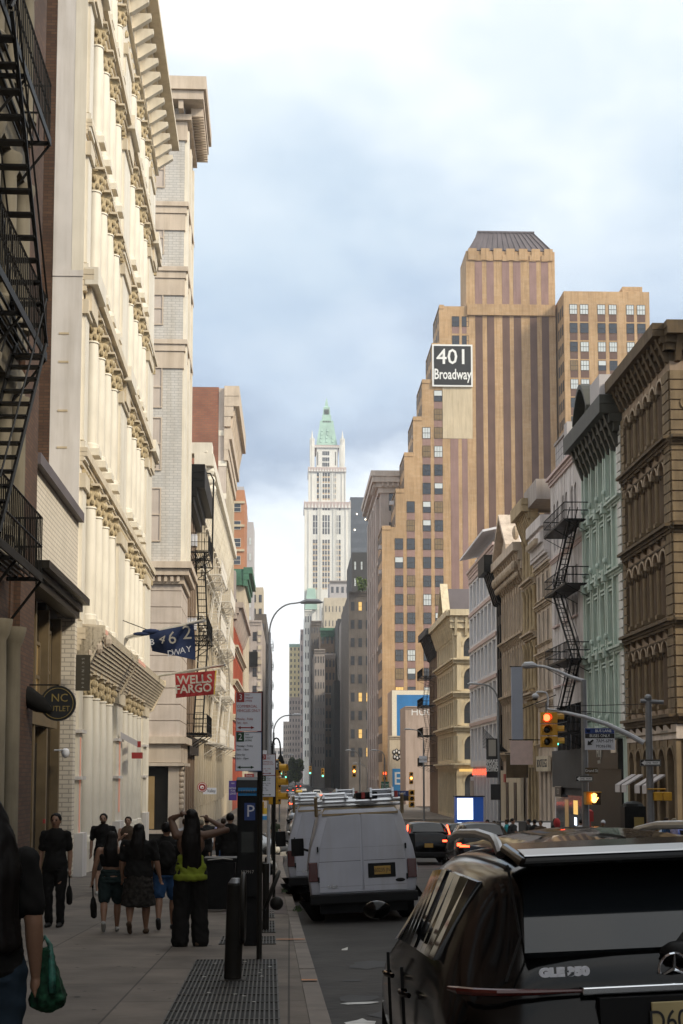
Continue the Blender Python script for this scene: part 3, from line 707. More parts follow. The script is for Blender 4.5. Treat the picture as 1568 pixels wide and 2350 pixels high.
en = MB().use('store_dark'); en.fbox(fr, .25, L, -12, -.5, -2, 2.7); en.use('limestone_trim').fbox(fr, -.02, .5, -.5, .05, -2, 2.72); en.use('limestone').fbox(fr, L-1, L, -.5, .02, -2, 2.72); en.use('store_dark').fbox(fr, .02, .24, -12, -.52, -2, -.7); en.use('limestone_trim').fbox(fr, -.02, .24, -12, -.52, -.68, -.5); en.use('limestone').fbox(fr, .0, .24, -12, -1.75, -.49, 2.7)
en.use('glass_warm').fbox(fr, .20, .22, -1.72, -1.2, -.45, 2.2); en.use('limestone_trim')
for i in range(8): en.ball(fr.p(.25,.14,2.6-i*.28), (.16,.18-.015*i,.15), 7, 5)
en.build('corner_entrance', root)
# --- narrow brick building with black cornice
fr = frL(78.4, 87.9); L = fr.L
root = thing('narrow_brick_building', 'narrow brown brick house with a black cornice and a black fire escape', 'building', (LX(78.4), 78.4, 0))
mb = MB().use('far_brown'); bodybox(mb, fr, L, 12, -3, 18.2, .3); lattice(mb, root, fr, L, -3, 18.2, [(.3,3.4),(4.8,7.2),(8.4,10.8),(12,14.4),(15.3,17.2)], split(L, 4, 1.1), .3, frame='frame_pale'); mb.use('store_dark').fbox(fr, 0, L, .01, .25, 3.4, 4.4); mb.build('wall', root)
c = MB().use('iron_black'); cornice(c, fr, 0, L, 17.3, 19.5, .95, 0, 5); c.build('cornice', root)
firescape(root, fr, .3, 6.5, [4.6, 10.0, 14.7], 1.15, n0=.02)
lad = MB().use('iron_black'); lad.tube([fr.p(5.6,.3,14.8), fr.p(5.6,1.15,15.4), fr.p(5.6,1.2,19.8), fr.p(5.6,1.0,20.2), fr.p(5.6,-.6,20.3)], .045, 6); lad.tube([fr.p(5.1,.3,14.8), fr.p(5.1,1.15,15.4), fr.p(5.1,1.2,19.7), fr.p(5.1,1.0,20.1), fr.p(5.1,-.6,20.2)], .045, 6)
for i in range(10): lad.tube([fr.p(5.1,1.17,15.6+i*.42), fr.p(5.6,1.17,15.6+i*.42)], .02, 4)
lad.build('roof_ladder', root)
ac = MB().use('sign_white')
for z in (15.0, 10.3): ac.fbox(fr, .4, 1.1, .02, .5, z, z+.65)
ac.build('air_conditioner', root)
# --- cream building with white fire escapes
fr = frL(88, 126.8); L = fr.L; fn = frN(-15, LX(88), 88)
root = thing('cream_ironwork_building', 'ornate cream cast-iron building with white fire escapes halfway down the left side', 'building', (LX(88), 88, 0))
mb = MB().use('far_cream'); bodybox(mb, fr, L, 14, -3, 22, .45); f5 = [(.3,3.6),(4.9,7.7),(8.7,11.4),(12.4,15),(16,18.4)]
op = split(L, 15, .75, .9); lattice(mb, root, fr, L, -3, 21, f5, op, .45, frame='cream_iron')
for a, b in op: mb.fbox(fr, a-.66, a-.09, 0, .2, .3, 20)
mb.build('wall', root)
c = MB().use('cream_iron'); 
for z in (4.2, 8.1, 11.8, 15.4): q_ = MB().use('cream_iron'); cornice(q_, fr, 0, L, z, z+.42, .4); q_.build('string_course', root)
cornice(c, fr, 0, L, 20, 22.3, 1.0, 34, 3)
for s, h in f5[1:]:
    for a, b in op: c.prism(fr, a-.1, b+.1, [(0,h+.05),(.35,h+.12),(.35,h+.25),(0,h+.45)])
c.build('cornice', root)
c = MB().use('cream_iron')
for i in range(5): c.ball(fr.p(.35+i*.1,.5+.05*i,22.4-i*.55), (.45,.5-.06*i,.38), 9, 6)
c.fbox(fr, -.1, 1.2, -2.2, .9, 22.3, 23.0); c.build('corner_scroll', root)
firescape(root, fr, 7, 15, [4.4, 8.3, 12.0, 15.7], 1.2, 'iron_white'); firescape(root, fr, 22, 31, [4.4, 8.3, 12.0, 15.7], 1.2, 'iron_white')
# --- tall stone building with red brick flank
fr = frL(127, 145.8); L = fr.L; fn = frN(-18, -5.83, 127)
root = thing('brick_flank_building', 'tall stone building with a bare red brick flank and a heavy projecting cornice', 'building', (-5.83, 127, gz(127)))
mb = MB().use('far_cream'); bodybox(mb, fr, L, 12, -3, 33.5, .35, .02); lattice(mb, root, fr, L, -3, 33.5, [(.5,4),(5.5,8.4),(9.6,12.5),(13.7,16.6),(17.8,20.7),(21.9,24.8),(26,29),(30,32.4)], split(L, 8, .8), .35, frame='frame_pale'); mb.build('wall', root)
sw = MB().use('brick_red'); sw.fbox(fn, 0, 11.45, -.5, .05, 0, 35.6); sw.fbox(fn, 8.75, 11.45, -2.2, .06, 35.6, 37.3); sw.use('limestone').fbox(fn, 11.46, 12.17, -.5, .04, 0, 37.2)
for z in (27, 30, 32.8): sw.use('cream_iron').fbox(fn, 11.455, 12.2, 0, .1, z, z+.5)
sw.build('flank_wall', root)
c = MB().use('limestone_trim'); cornice(c, fr, -.3, L, 30.5, 33.4, .5, 0, 3); cornice(c, fr, -.35, L, 33.6, 37.3, 1.15, 22, 4); c.build('cornice', root)
# --- red building
fr = frL(146, 175.8); L = fr.L; fn = frN(-16, -5.83, 146)
root = thing('red_building', 'red painted brick building with cream window bands on the left side', 'building', (-5.83, 146, gz(146)))
mb = MB().use('red_paint'); bodybox(mb, fr, L, 12, -3, 19, .4); op = split(L, 9, 1.0); f5 = [(.3,3.4),(4.9,7.2),(8.6,10.8),(12.2,14.4),(15.6,17.4)]; lattice(mb, root, fr, L, -3, 19, f5, op, .4, frame='frame_pale'); mb.build('wall', root)
c = MB().use('far_cream')
for z in (4.0, 7.8, 11.4, 14.9): q_ = MB().use('far_cream'); cornice(q_, fr, -.1, L, z, z+.6, .5); q_.build('string_course', root)
c.use('far_stone'); cornice(c, fr, -.15, L, 18.2, 19.9, 1.0, 16, 3); c.build('cornice', root)
at = MB().use('red_paint'); at.fbox(fr, .4, 5, -8, -1, 19, 22.2); at.use('far_cream').fbox(fr, .35, 5.05, -8.1, -.9, 22.2, 22.5); at.build('roof_house', root)
# --- generic far building builder
def farb(name, label, fr, L, depth, z0, z1, key, rows, cols, zs=None, win=(.5,.55), frame='frame_dark', glass='glass', corn=None, ck=None, belts=None, bkey=None, group=None, wall_parent=None, pil=0, maxw=90, pick=None):
    x, y, _ = fr.p(0,0,0); root = thing(name, label, 'building', (x, y, z0), group)
    mb = MB().use(key); mb.fbox(fr, 0, L, -depth, 0, z0, z1)
    if pil:
        for i in range(pil+1): u = i*(L-.5)/pil; mb.fbox(fr, u, u+.5, 0, .25, z0, z1-.2)
    mb.build('wall', root)
    zs = zs if zs is not None else z0+4.5; rh = (z1-1.2-zs)/max(1, rows); cw = L/max(1, cols); n = 0
    for r in range(rows):
        for c in range(cols):
            if n >= maxw: break
            n += 1; g, st = (pick() if pick else (glass, 'rect'))
            window(root, fr, (c+.5)*cw, .01, zs+(rows-1-r)*rh+rh*.18, cw*win[0], rh*win[1], st, frame, g)
    if corn or belts:
        c = MB().use(ck or key)
        if corn: cornice(c, fr, 0, L, z1-corn[0], z1, corn[1], corn[2] if len(corn) > 2 else 0)
        for b in (belts or []): c.use(bkey or ck or key).fbox(fr, -.05, L+.05, -.2, .22, b, b+.35)
        c.build('cornice', root)
    return root
r = farb('orange_brick_tower', 'orange brick apartment block with square windows rising behind the left row', frN(-26,-7.05,215), 18.95, 14, -4, 45.5, 'orange_brick', 9, 7, zs=20, frame='frame_pale', belts=[28.4,32.2,36,39.8,43.4], bkey='pale_panel', win=(.62,.5))
st = MB().use('orange_brick'); st.fbox(frN(-26,-9.1,215), 10, 16.6, -12, -.5, 45.5, 49); st.build('roof_house', r)
root = thing('stepped_grey_tower', 'pinkish grey stepped tower far behind the orange brick block', 'building', (-12, 330, gz(330)))
mb = MB().use('cool_grey'); f = frN(-24,-8.6,330)
for X0, X1, z, dy in ((-24,-13.4,78,2),(-22,-11,69.6,1),(-21,-10.3,64,.5),(-19,-8.7,61,0)): mb.fbox(frN(X0,X1,330+dy), 0, X1-X0, -14, 0, -3, z)
mb.build('wall', root)
for r_ in range(9):
    for X in (-9.4,-10.3): window(root, frN(-24,-8.7,330), X+24, .02, 26+r_*3.7, .55, 1.7, 'rect', 'frame_pale', 'glass_pale')
farb('grey_slab_building', 'dark grey blank slab wall behind the red building', frN(-16,-6.9,178), 9.1, 3, -4, 27.8, 'far_grey', 0, 0)
r = farb('green_cornice_building', 'narrow cream building with a dark green cornice and iron balconies', frN(-15,-5.84,182), 9.16, 20, -4, 27.3, 'far_cream', 5, 3, zs=3, ck='copper_dark', win=(.35,.5))
f = frL(182, 200); c = MB().use('copper_dark'); cornice(c, f, -.6, f.L, 26.3, 28.7, .95); c.fbox(f, -.5, f.L, -8, .2, 26.4, 28.5); c.build('green_cornice', r)
firescape(r, frN(-15,-5.84,182), 6.4, 8.9, [9, 13.5, 18, 22.5], 1.0)
farb('low_shop_row', 'low plain row between the cream green-corniced building and the quoined one', frL(201, 288), 87, 12, -4, 9, 'far_stone', 2, 12, zs=2)
r = farb('quoined_building', 'pinkish stone building with toothed quoins beyond the green cornice', frN(-14,-5.84,290), 8.16, 50, -2, 33.5, 'far_stone', 8, 3, zs=3, win=(.3,.5), corn=(1,.4))
q = MB().use('far_cream'); fn = frN(-14,-5.84,290)
for i in range(22):
    for u in (4.9, 7.4): q.fbox(fn, u, u+(.8 if i % 2 else .55), 0, .2, -1+i*1.5, -.1+i*1.5)
q.build('quoins', r); c = MB().use('iron_black'); c.fbox(fn, 4.4, 7.4, .0, 1.2, 24.0, 27.0); c.build('dark_awning', r)
r = farb('dark_iron_building', 'tall sooty building with fire escapes at the far end of the left row', frN(-14,-5.83,345), 8.17, 120, -3, 41, 'far_dark', 10, 4, win=(.5,.5))
fe = frL(345, 440); firescape(r, fe, 3, 22, [4,9,14,19,24,29,34], 1.6); firescape(r, frN(-14,-5.83,345), 5.4, 8.0, [4,9,14,19,24,29,34], 1.0)
farb('grey_rear_tower', 'pale grey tower with a roof frame behind the quoined building', frN(-24,-11,420), 13, 14, -3, 64, 'cool_grey', 10, 5, zs=20, frame='frame_pale')
farb('pale_rear_block', 'cream stepped block just right of the pale grey rear tower', frN(-12,-8.4,440), 3.6, 14, -3, 60, 'far_cream', 9, 2, zs=20)
farb('end_block_dark', 'small dark grey office block closing the street behind the tree', frN(-5,6,1150), 11, 30, -8, 42, 'far_grey', 8, 5, zs=6)
farb('end_block_low', 'small bluish building at the very end of the avenue', frN(-16,-4,1000), 12, 30, -8, 20, 'cool_grey', 4, 5, zs=4)

for o in [o for o in bpy.data.objects if o.parent is None and o.get('category')=='building']:
    o.location = O3+(o.location-O3)*KL; o.scale = (KL,)*3
bpy.context.view_layer.update()

# ================================================================== RIGHT ROW
# --- unseen block added on the near corner, just outside the frame: it shades the roadway and shows in the car paint
fr = frR(-45, 49.5); L = fr.L
root = thing('offscreen_block', 'unseen long brown brick block added on the near right corner to shade the street', 'building', (RX(-45), -45, 0))
mb = MB().use('far_brown'); bodybox(mb, fr, L, 16, -1, 26, .4); lattice(mb, root, fr, L, -1, 26, [(4.8,8.2),(9.6,12.6),(14,17),(18.4,21.4)], split(L, 14, 1.6), .4, frame='frame_dark'); mb.build('wall', root)
# --- brown arcaded corner building
fr = frR(67.3, 77.5); L = fr.L; fn = frN(RX(67.3), RX(67.3)+16, 67.3)
root = thing('brown_arcade_building', 'brown stone corner building with tiers of round arches at the right edge', 'building', (RX(67.3), 67.3, 0))
mb = MB().use('brown_plaster'); bodybox(mb, fr, L, 16, -3, 22.4, .75, 0, .2)
f4 = [(5.5,8.85),(10.0,13.35),(14.6,17.75),(18.9,21.9)]; op = split(L, 6, .36, 1.0); op = [(a-.35,b-.35) for a, b in op]
lattice(mb, root, fr, L, 4.9, 22.4, f4, op, .75, 'arch', frame='iron_black', glass='store_dark', ring='tan_iron')
mb.use('brown_stone')
for a, b in ((0,.72),(L-1.25,L-.01)):
    z = 5.0
    while z < 22: mb.fbox(fr, a+.02, b-.02, 0, .10, z, z+.43); z += .5
mb.fbox(fn, .3, 16, -.46, .0, -3, 22.4); mb.fbox(fn, .0, 16, -9, -.205, 22.41, 24.15)
z = 5.0
while z < 22: mb.fbox(fn, -.02, 1.3, 0, .08, z, z+.43); z += .5
mb.build('wall', root)
for s, h in f4:
    r0 = (op[0][1]-op[0][0])/2; hh = h-r0-s
    c = MB().use('brown_stone'); c.box(-.19,.19,-.2,.2,0,.2); c.lathe((0,0,0), [(.17,.2),(.14,.3),(.13,hh-.4),(.15,hh-.38)], 10); c.use('brown_trim').lathe((0,0,0), [(.14,hh-.38),(.2,hh-.25),(.19,hh-.2),(.27,hh-.04),(.27,hh)], 8)
    for j in range(8): t = 2*PI*j/8; c.ball((.19*math.cos(t),.19*math.sin(t),hh-.2), (.07,.07,.11), 5, 4)
    o = c.build('column', smooth=True); me = o.data; bpy.data.objects.remove(o)
    for (a, b), (a2, b2) in zip(op, op[1:]):
        o = bpy.data.objects.new('column', me); COL.objects.link(o); o.parent = root; o.location = Vector(fr.p((b+a2)/2,.06,s))-root.location; o.rotation_euler = (0,0,fr.ang)
c = MB().use('brown_trim')
for z in (4.75, 9.35, 13.95, 18.25):
    cornice(c, fr, 0, L, z, z+.45, .42); cornice(c, fn, 0, 16, z, z+.45, .42); c.fbox(fr, .0, L, 0, .10, z-.5, z-.42)
    for i in range(7): u = .6+i*L/7.2; c.prism(fr, u-.07, u+.07, [(.01,z-.3),(.1,z-.25),(.3,z-.01),(.01,z-.01)])
cornice(c, fr, 0, L+.2, 22.9, 24.2, .9, 12, 4); cornice(c, fn, -.2, 16, 22.9, 24.2, .9, 14, 4); c.build('cornice', root)
md = MB().use('brown_stone'); 
for i in range(14): t0, t1 = 2*PI*i/14, 2*PI*(i+1)/14; md.tube([fn.p(.75+.28*math.cos(t0),.09,20.3+.28*math.sin(t0)), fn.p(.75+.28*math.cos(t1),.09,20.3+.28*math.sin(t1))], .05, 6)
md.build('medallion', root)
g = MB().use('brown_trim'); g.fbox(fr, 0, L, -.5, -.3, -3, 4.7); g.use('limestone').fbox(fr, .0, L, -.29, .06, 4.0, 4.7); g.use('brown_stone')
for u in (0, 1.5, 3.1, 4.7, 6.3, 7.9, L-.6): g.fbox(fr, u, u+.5, -.29, .05, -3, 4.0)
us = [0, 1.5, 3.1, 4.7, 6.3, 7.9, L-.6]
for a, b in zip(us, us[1:]): g.arch(fr, a+.502, b-.002, 3.0, 4.0, -.28, .0); g.archring(fr, a+.5, b, 3.0, -.1, .08, .14)
g.use('glass').fbox(fr, .1, L-.1, -.31, -.298, -2, 3.9); g.build('ground_arcade', root)
for i, u in enumerate((.9, 2.4, 5.3, 6.9)):
    aw = MB().use('cool_grey'); aw.prism(fr, u, u+1.05, [(.05,2.3),(.95,1.75),(.95,1.35),(.92,1.35),(.92,1.7),(.05,2.2)]); aw.build('shop_awning', root)
t_ = thing('shop_lettering', 'pale raised shop name on the fascia of the brown arcaded building', 'sign', fr.p(5.2,.06,4.35)); text('etrade', fr, 8.0, .07, 4.35, .42, 'letter_grey', t_)
# --- mint building
fr = frR(77.6, 88.1); L = fr.L
root = thing('mint_building', 'mint green cast-iron facade with white quoins under a dark arched cornice', 'building', (RX(77.6), 77.6, 0))
mb = MB().use('mint_paint'); bodybox(mb, fr, L, 14, -3, 23.0, .5); f4 = [(5.2,8.3),(9.9,12.6),(14.3,16.7),(18.3,20.9)]
op = [(1.0,1.95),(3.0,3.95),(5.0,5.95),(7.0,7.95)]; lattice(mb, root, fr, L, -3, 22, [(-1.5,3.0)]+f4, op, .5, frame='mint_paint', glass='charcoal')
for a, b in op:
    for q in (a-.38, b+.14): mb.fbox(fr, q, q+.26, 0, .17, 4.6, 21.6)
mb.fbox(fr, .0, .3, 0, .2, 4.6, 21.6)
for s, h in f4:
    for a, b in op:
        mb.fbox(fr, a-.1, b+.1, .0, .22, s-.16, s-.02); mb.ball(fr.p((a+b)/2-.75,.25,s+.35), (.15,.2,.2), 7, 5); mb.fbox(fr, a-.05, b+.05, 0, .12, h+.2, h+.32); mb.fbox(fr, a-.05, b+.05, 0, .16, h+.42, h+.52)
mb.build('wall', root)
q = MB().use('mint_quoin'); z = 4.7
while z < 21.5: q.fbox(fr, L-1.0, L-.02, -.01, .12, z, z+.42); q.fbox(fr, L-1.0, L-.5, -.01, .09, z+.42, z+.5); z += .52
q.build('quoins', root)
c = MB().use('mint_paint')
for z in (4.4, 9.1, 13.5, 17.5): cornice(c, fr, 0, L, z, z+.42, .36)
for z in (4.4, 9.1, 13.5, 17.5):
    for a, b in op: c.fbox(fr, a-.45, a-.02, .0, .45, z-.06, z+.48)
c.build('string_course', root)
c = MB().use('dark_green_iron'); cornice(c, fr, -.1, L-.1, 21.5, 23.5, 1.25, 10, 4)
pts = [(3.0+4.2*i/12, 23.5+1.75*math.sin(PI*i/12)) for i in range(13)]
for (a, za), (b, zb) in zip(pts, pts[1:]):
    c.hexa([fr.p(a,.1,za),fr.p(b,.1,zb),fr.p(b,1.3,zb),fr.p(a,1.3,za),fr.p(a,.1,za+.3),fr.p(b,.1,zb+.3),fr.p(b,1.3,zb+.3),fr.p(a,1.3,za+.3)])
    c.hexa([fr.p(a,.1,23.45),fr.p(b,.1,23.45),fr.p(b,.7,23.45),fr.p(a,.7,23.45),fr.p(a,.1,za),fr.p(b,.1,zb),fr.p(b,.7,zb),fr.p(a,.7,za)])
c.use('cool_grey').fbox(fr, L-2.6, L-.1, -.2, 1.2, 23.52, 24.7); c.fbox(fr, -.15, .8, -.2, 1.2, 23.52, 24.4); c.use('white_grid').hexa([fr.p(4,-2,23.5),fr.p(7,-2,23.5),fr.p(7,.08,23.5),fr.p(4,.08,23.5),fr.p(4.6,-2,25.0),fr.p(6.6,-2,25.0),fr.p(6.6,.08,25.3),fr.p(4.6,.08,25.3)]); c.build('cornice', root)
g = MB().use('store_dark'); g.fbox(fr, .2, L-1.1, .0, .3, 2.6, 4.3); g.fbox(fr, .3, L-1.1, .0, .12, -3, 2.6); g.use('limestone_trim').fbox(fr, L-2.6, L-1.4, .3, .36, 3.5, 4.2); g.build('shopfront', root)
# --- light grey stone building with fire escape
fr = frR(88.2, 99.9); L = fr.L
root = thing('grey_stone_building', 'light grey stone loft building with paired arched top windows and a black fire escape', 'building', (RX(88.2), 88.2, 0))
mb = MB().use('grey_stone'); bodybox(mb, fr, L, 14, -3, 22.7, .5)
op = [(.9,1.75),(2.05,2.9),(4.1,4.95),(5.25,6.1),(7.3,8.15),(8.45,9.3)]
lattice(mb, root, fr, L, 7.7, 17.6, [(8.5,11.2),(12.7,15.9)], op, .5); lattice(mb, root, fr, L, 17.6, 22.7, [(17.9,21.3)], op, .5, 'arch', frame='grey_stone')
mb.fbox(fr, 0, .9, -.5, -.01, -3, 7.7); mb.fbox(fr, L-.9, L, -.5, -.01, -3, 7.7); mb.fbox(fr, .9, L-.9, -.5, -.015, 6.9, 7.7); mb.build('wall', root)
c = MB().use('pink_trim'); cornice(c, fr, 0, L, 22.7, 23.3, .35); cornice(c, fr, 0, L, 17.1, 17.4, .18)
for s in (8.4, 12.6):
    for a, b in op[::2]: c.fbox(fr, a-.1, a+2.1, 0, .18, s-.14, s)
c.build('string_course', root)
at = MB().use('cool_grey'); at.fbox(fr, .0, L-1.0, -6, -.4, 23.3, 25.7); at.use('far_grey').fbox(fr, -.1, L-.9, -6, -.3, 25.7, 25.9)
for i in range(12): at.use('frame_dark').fbox(fr, .5+i*.85, .53+i*.85, -.4, -.385, 23.4, 25.6)
for i in range(4): at.fbox(fr, .1, L-1.1, -.4, -.39, 23.6+i*.5, 23.63+i*.5)
at.build('roof_storey', root)
g = MB().use('charcoal'); g.fbox(fr, .3, L-.3, -.02, .2, 1.4, 3.9); g.fbox(fr, .3, L-.3, -.5, -.03, -3, 1.4); g.use('frame_dark').fbox(fr, .9, L-.9, -.5, -.35, 3.9, 6.9)
for u in (.92, 2.4, 4.0, 5.8, 7.4, L-1.0): g.fbox(fr, u, u+.12, -.35, -.1, 3.9, 6.9)
g.use('glass').fbox(fr, 1.0, L-1.0, -.34, -.33, 4.0, 6.8); g.fbox(fr, .6, L-.6, .0, .02, -2.2, .9); g.use('glass_warm').fbox(fr, 3.9, 5.2, .022, .03, -1.8, .6); g.use('glass_lit').fbox(fr, 6.9, 8.3, .022, .03, -.3, .6); g.use('screen').fbox(fr, 7.2, 7.9, .032, .04, -1.0, -.5); g.build('shopfront', root)
firescape(root, fr, 5.6, 12.9, [5.0, 9.45, 14.15, 18.2], 1.5, n0=.02, heavy=True)
tl = thing('shop_sign', 'small grey framed shop sign on the dark shopfront of the grey stone building', 'sign', fr.p(1.9,.21,2.5))
b_ = MB().use('sign_black'); b_.fbox(fr, 1.6, 3.8, .21, .26, .75, 1.45); b_.use('frame_pale')
for z in (.73, 1.43): b_.fbox(fr, 1.6, 3.8, .21, .27, z, z+.03)
b_.build('board', tl); text('CB2', fr, 2.7, .27, 1.1, .40, 'letter_grey', tl)
# --- tan house with white sculpted top
fr = frR(100, 106.3); L = fr.L
root = thing('tan_house', 'narrow tan house with carved window hoods and a white block parapet', 'building', (RX(100), 100, 0))
mb = MB().use('tan_pale'); bodybox(mb, fr, L, 12, -3, 18, .4); f4 = [(4.6,7.0),(8.4,10.6),(12,14.2),(15.2,17.0)]; op = split(L, 3, .95); lattice(mb, root, fr, L, -3, 18, [(-2,2.4)]+f4, op, .4)
for a, b in op:
    for s, h in f4:
        for q in (a-.2, b): mb.fbox(fr, q, q+.2, 0, .05, s, h)
mb.build('wall', root); c = MB().use('tan_iron')
for s, h in f4:
    cornice(c, fr, 0, L, h+.25, h+.6, .3); cornice(c, fr, .1, L-.1, s-.3, s-.1, .2)
c.build('string_course', root)
c = MB().use('grey_stone'); cornice(c, fr, 0, L, 17.6, 18.3, .45); c.fbox(fr, .2, L-.1, -1, .5, 18.3, 20.8); c.fbox(fr, -.1, L+.05, -1, .75, 20.0, 20.8); c.fbox(fr, .5, L-.4, .5, .7, 18.9, 19.7)
for i in range(10): c.use('tan_iron').fbox(fr, 1+i*.42, 1.2+i*.42, .7, .95, 18.9, 19.3)
c.build('parapet', root)
# --- ochre columned house
fr = frR(106.4, 111.4); L = fr.L
root = thing('ochre_house', 'narrow ochre house of stacked columns with a grey box on its cornice', 'building', (RX(106.4), 106.4, 0))
mb = MB().use('ochre_iron'); bodybox(mb, fr, L, 12, -3, 22, .4); f4 = [(4.6,7.6),(9.0,12.2),(13.4,16.4),(17.4,20.4)]; op = split(L, 3, .5); lattice(mb, root, fr, L, -3, 22, [(-2.4,2.8)]+f4, op, .4); mb.build('wall', root)
for s, h in f4:
    for u in (.25, 1.75, 3.25, L-.25):
        c = MB().use('ochre_iron'); x, y, _ = fr.p(u,.12,0); hh = h-s+.4; c.lathe((x,y,s-.2), [(.22,0),(.2,.2),(.16,.3),(.15,hh-.5),(.2,hh-.35),(.3,hh)], 8); c.build('column', root, smooth=True)
c = MB().use('tan_iron')
for z in (8.0, 12.6, 16.7): q_ = MB().use('tan_iron'); cornice(q_, fr, 0, L, z, z+.5, .55); q_.build('string_course', root)
c.use('ochre_iron'); cornice(c, fr, -.1, L+.1, 21.2, 23.2, 1.1, 8, 4); c.use('far_grey').fbox(fr, L-1.6, L+4, -3, .6, 22.4, 23.9); c.build('cornice', root)
# --- tan pediment building
fr = frR(111.5, 124.4); L = fr.L
root = thing('pediment_building', 'tan palazzo front with carved brackets under a triangular pediment', 'building', (RX(111.5), 111.5, 0))
mb = MB().use('tan_pale'); bodybox(mb, fr, L, 14, -3, 20.5, .4); f4 = [(4.4,7.6),(9.4,12.6),(14.0,17.2)]; op = split(L, 9, .55, .5); lattice(mb, root, fr, L, -3, 20.5, [(-2.4,2.6)]+f4, op, .4, frame='tan_iron')
for a, b in op: mb.use('tan_iron').fbox(fr, a-.42, a-.12, 0, .06, 3.8, 19)
mb.build('wall', root); c = MB().use('tan_iron')
for z in (3.6, 8.4, 13.1): q_ = MB().use('tan_iron'); cornice(q_, fr, 0, L, z, z+.5, .45, 18); q_.build('string_course', root)
c.use('tan_pale'); cornice(c, fr, 0, L, 18.6, 20.7, 1.0, 12, 3, 'tan_iron')
for i in range(11): c.ball(fr.p(.8+i*1.12,.75,18.9), (.28,.4,.45), 7, 5); c.ball(fr.p(.8+i*1.12,.55,18.2), (.22,.3,.3), 7, 5)
c.build('cornice', root)
pd = MB().use('tan_pale'); 
for (a, za), (b, zb) in (((1.2,20.72),(5.2,23.9)),((5.2,23.9),(9.2,20.72))): pd.hexa([fr.p(a,-.3,za),fr.p(b,-.3,zb),fr.p(b,1.0,zb),fr.p(a,1.0,za),fr.p(a,-.3,za+.4),fr.p(b,-.3,zb+.4),fr.p(b,1.0,zb+.4),fr.p(a,1.0,za+.4)])
pd.uprism(fr, -.3, .35, [(1.6,20.7),(8.8,20.7),(5.2,23.6)]); pd.use('white_grid').hexa([fr.p(1.4,-3,20.7),fr.p(9,-3,20.7),fr.p(9,-.31,20.7),fr.p(1.4,-.31,20.7),fr.p(5.1,-3,23.8),fr.p(5.3,-3,23.8),fr.p(5.3,-.31,23.8),fr.p(5.1,-.31,23.8)])
pd.use('tan_iron').ball(fr.p(10.8,.4,21.8), (.3,.3,.6), 7, 6); pd.build('pediment', root)
g = MB().use('far_cream'); g.fbox(fr, 1, L-1, .16, .4, -3, 2.6); g.use('store_dark')
for u in (4.2, 8.6): g.fbox(fr, u, u+1.3, .41, .45, -3, 1.6)
g.build('shopfront', root)
# --- black narrow front
fr = frR(124.5, 127.8); L = fr.L
root = thing('black_iron_front', 'very narrow black iron front with a bracketed black cornice', 'building', (RX(124.5), 124.5, 0))
mb = MB().use('iron_black'); bodybox(mb, fr, L, 12, -3, 19.5, .3); lattice(mb, root, fr, L, -3, 19.5, [(-2,3),(4.5,7.5),(8.6,11.6),(12.6,15.6),(16.4,18.6)], split(L, 2, .5), .3); mb.build('wall', root)
c = MB().use('iron_black'); cornice(c, fr, -.2, L+.2, 18.6, 21.6, 1.6, 4, 4); c.build('cornice', root)
# --- white grid building
fr = frR(127.9, 148); L = fr.L
root = thing('white_grid_building', 'white modern loft front of square bays with pinkish floor bands', 'building', (RX(127.9), 127.9, 0))
mb = MB().use('white_grid'); bodybox(mb, fr, L, 16, -3, 23, 1.0); lev6 = [(3.6,6.9),(7.8,10.8),(11.7,14.6),(15.5,18.3),(19.2,21.8)]
op = split(L, 7, .62, .7); lattice(mb, root, fr, L, 3.0, 23, lev6, op, 1.0, frame='white_grid', glass='glass_pale', proud=.02); mb.fbox(fr, 0, L, -1.0, -.3, -3, 3.0); mb.build('wall', root)
c = MB().use('pink_trim')
for s, h in lev6: c.fbox(fr, -.02, L+.02, -.1, .10, h+.25, h+.6)
cornice(c, fr, 0, L, 22.6, 23.4, .3); c.build('string_course', root)
c = MB().use('white_grid'); c.hexa([fr.p(2,-1.5,24.9),fr.p(L+.1,-1.5,24.9),fr.p(L+.1,1.2,24.3),fr.p(2,1.2,24.3),fr.p(2,-1.5,25.1),fr.p(L+.1,-1.5,25.1),fr.p(L+.1,1.2,24.5),fr.p(2,1.2,24.5)]); c.fbox(fr, .5, L-.2, -8, -.6, 23.4, 24.6); c.build('roof_canopy', root)
g = MB().use('neon_red')
for i in range(7): u = 2+i*1.9; g.tube([fr.p(u,.02,2.2), fr.p(u+.6,.05,2.75), fr.p(u+1.0,.05,2.3), fr.p(u+1.6,.02,2.7)], .07, 5)
g.use('white_grid')
for i in range(9): u = .3+i*2.4; g.fbox(fr, u, u+.4, -.3, .04, -3, 2.0)
g.use('glass').fbox(fr, .2, L-.2, -.29, -.28, -2.6, 1.9); g.build('shopfront', root)
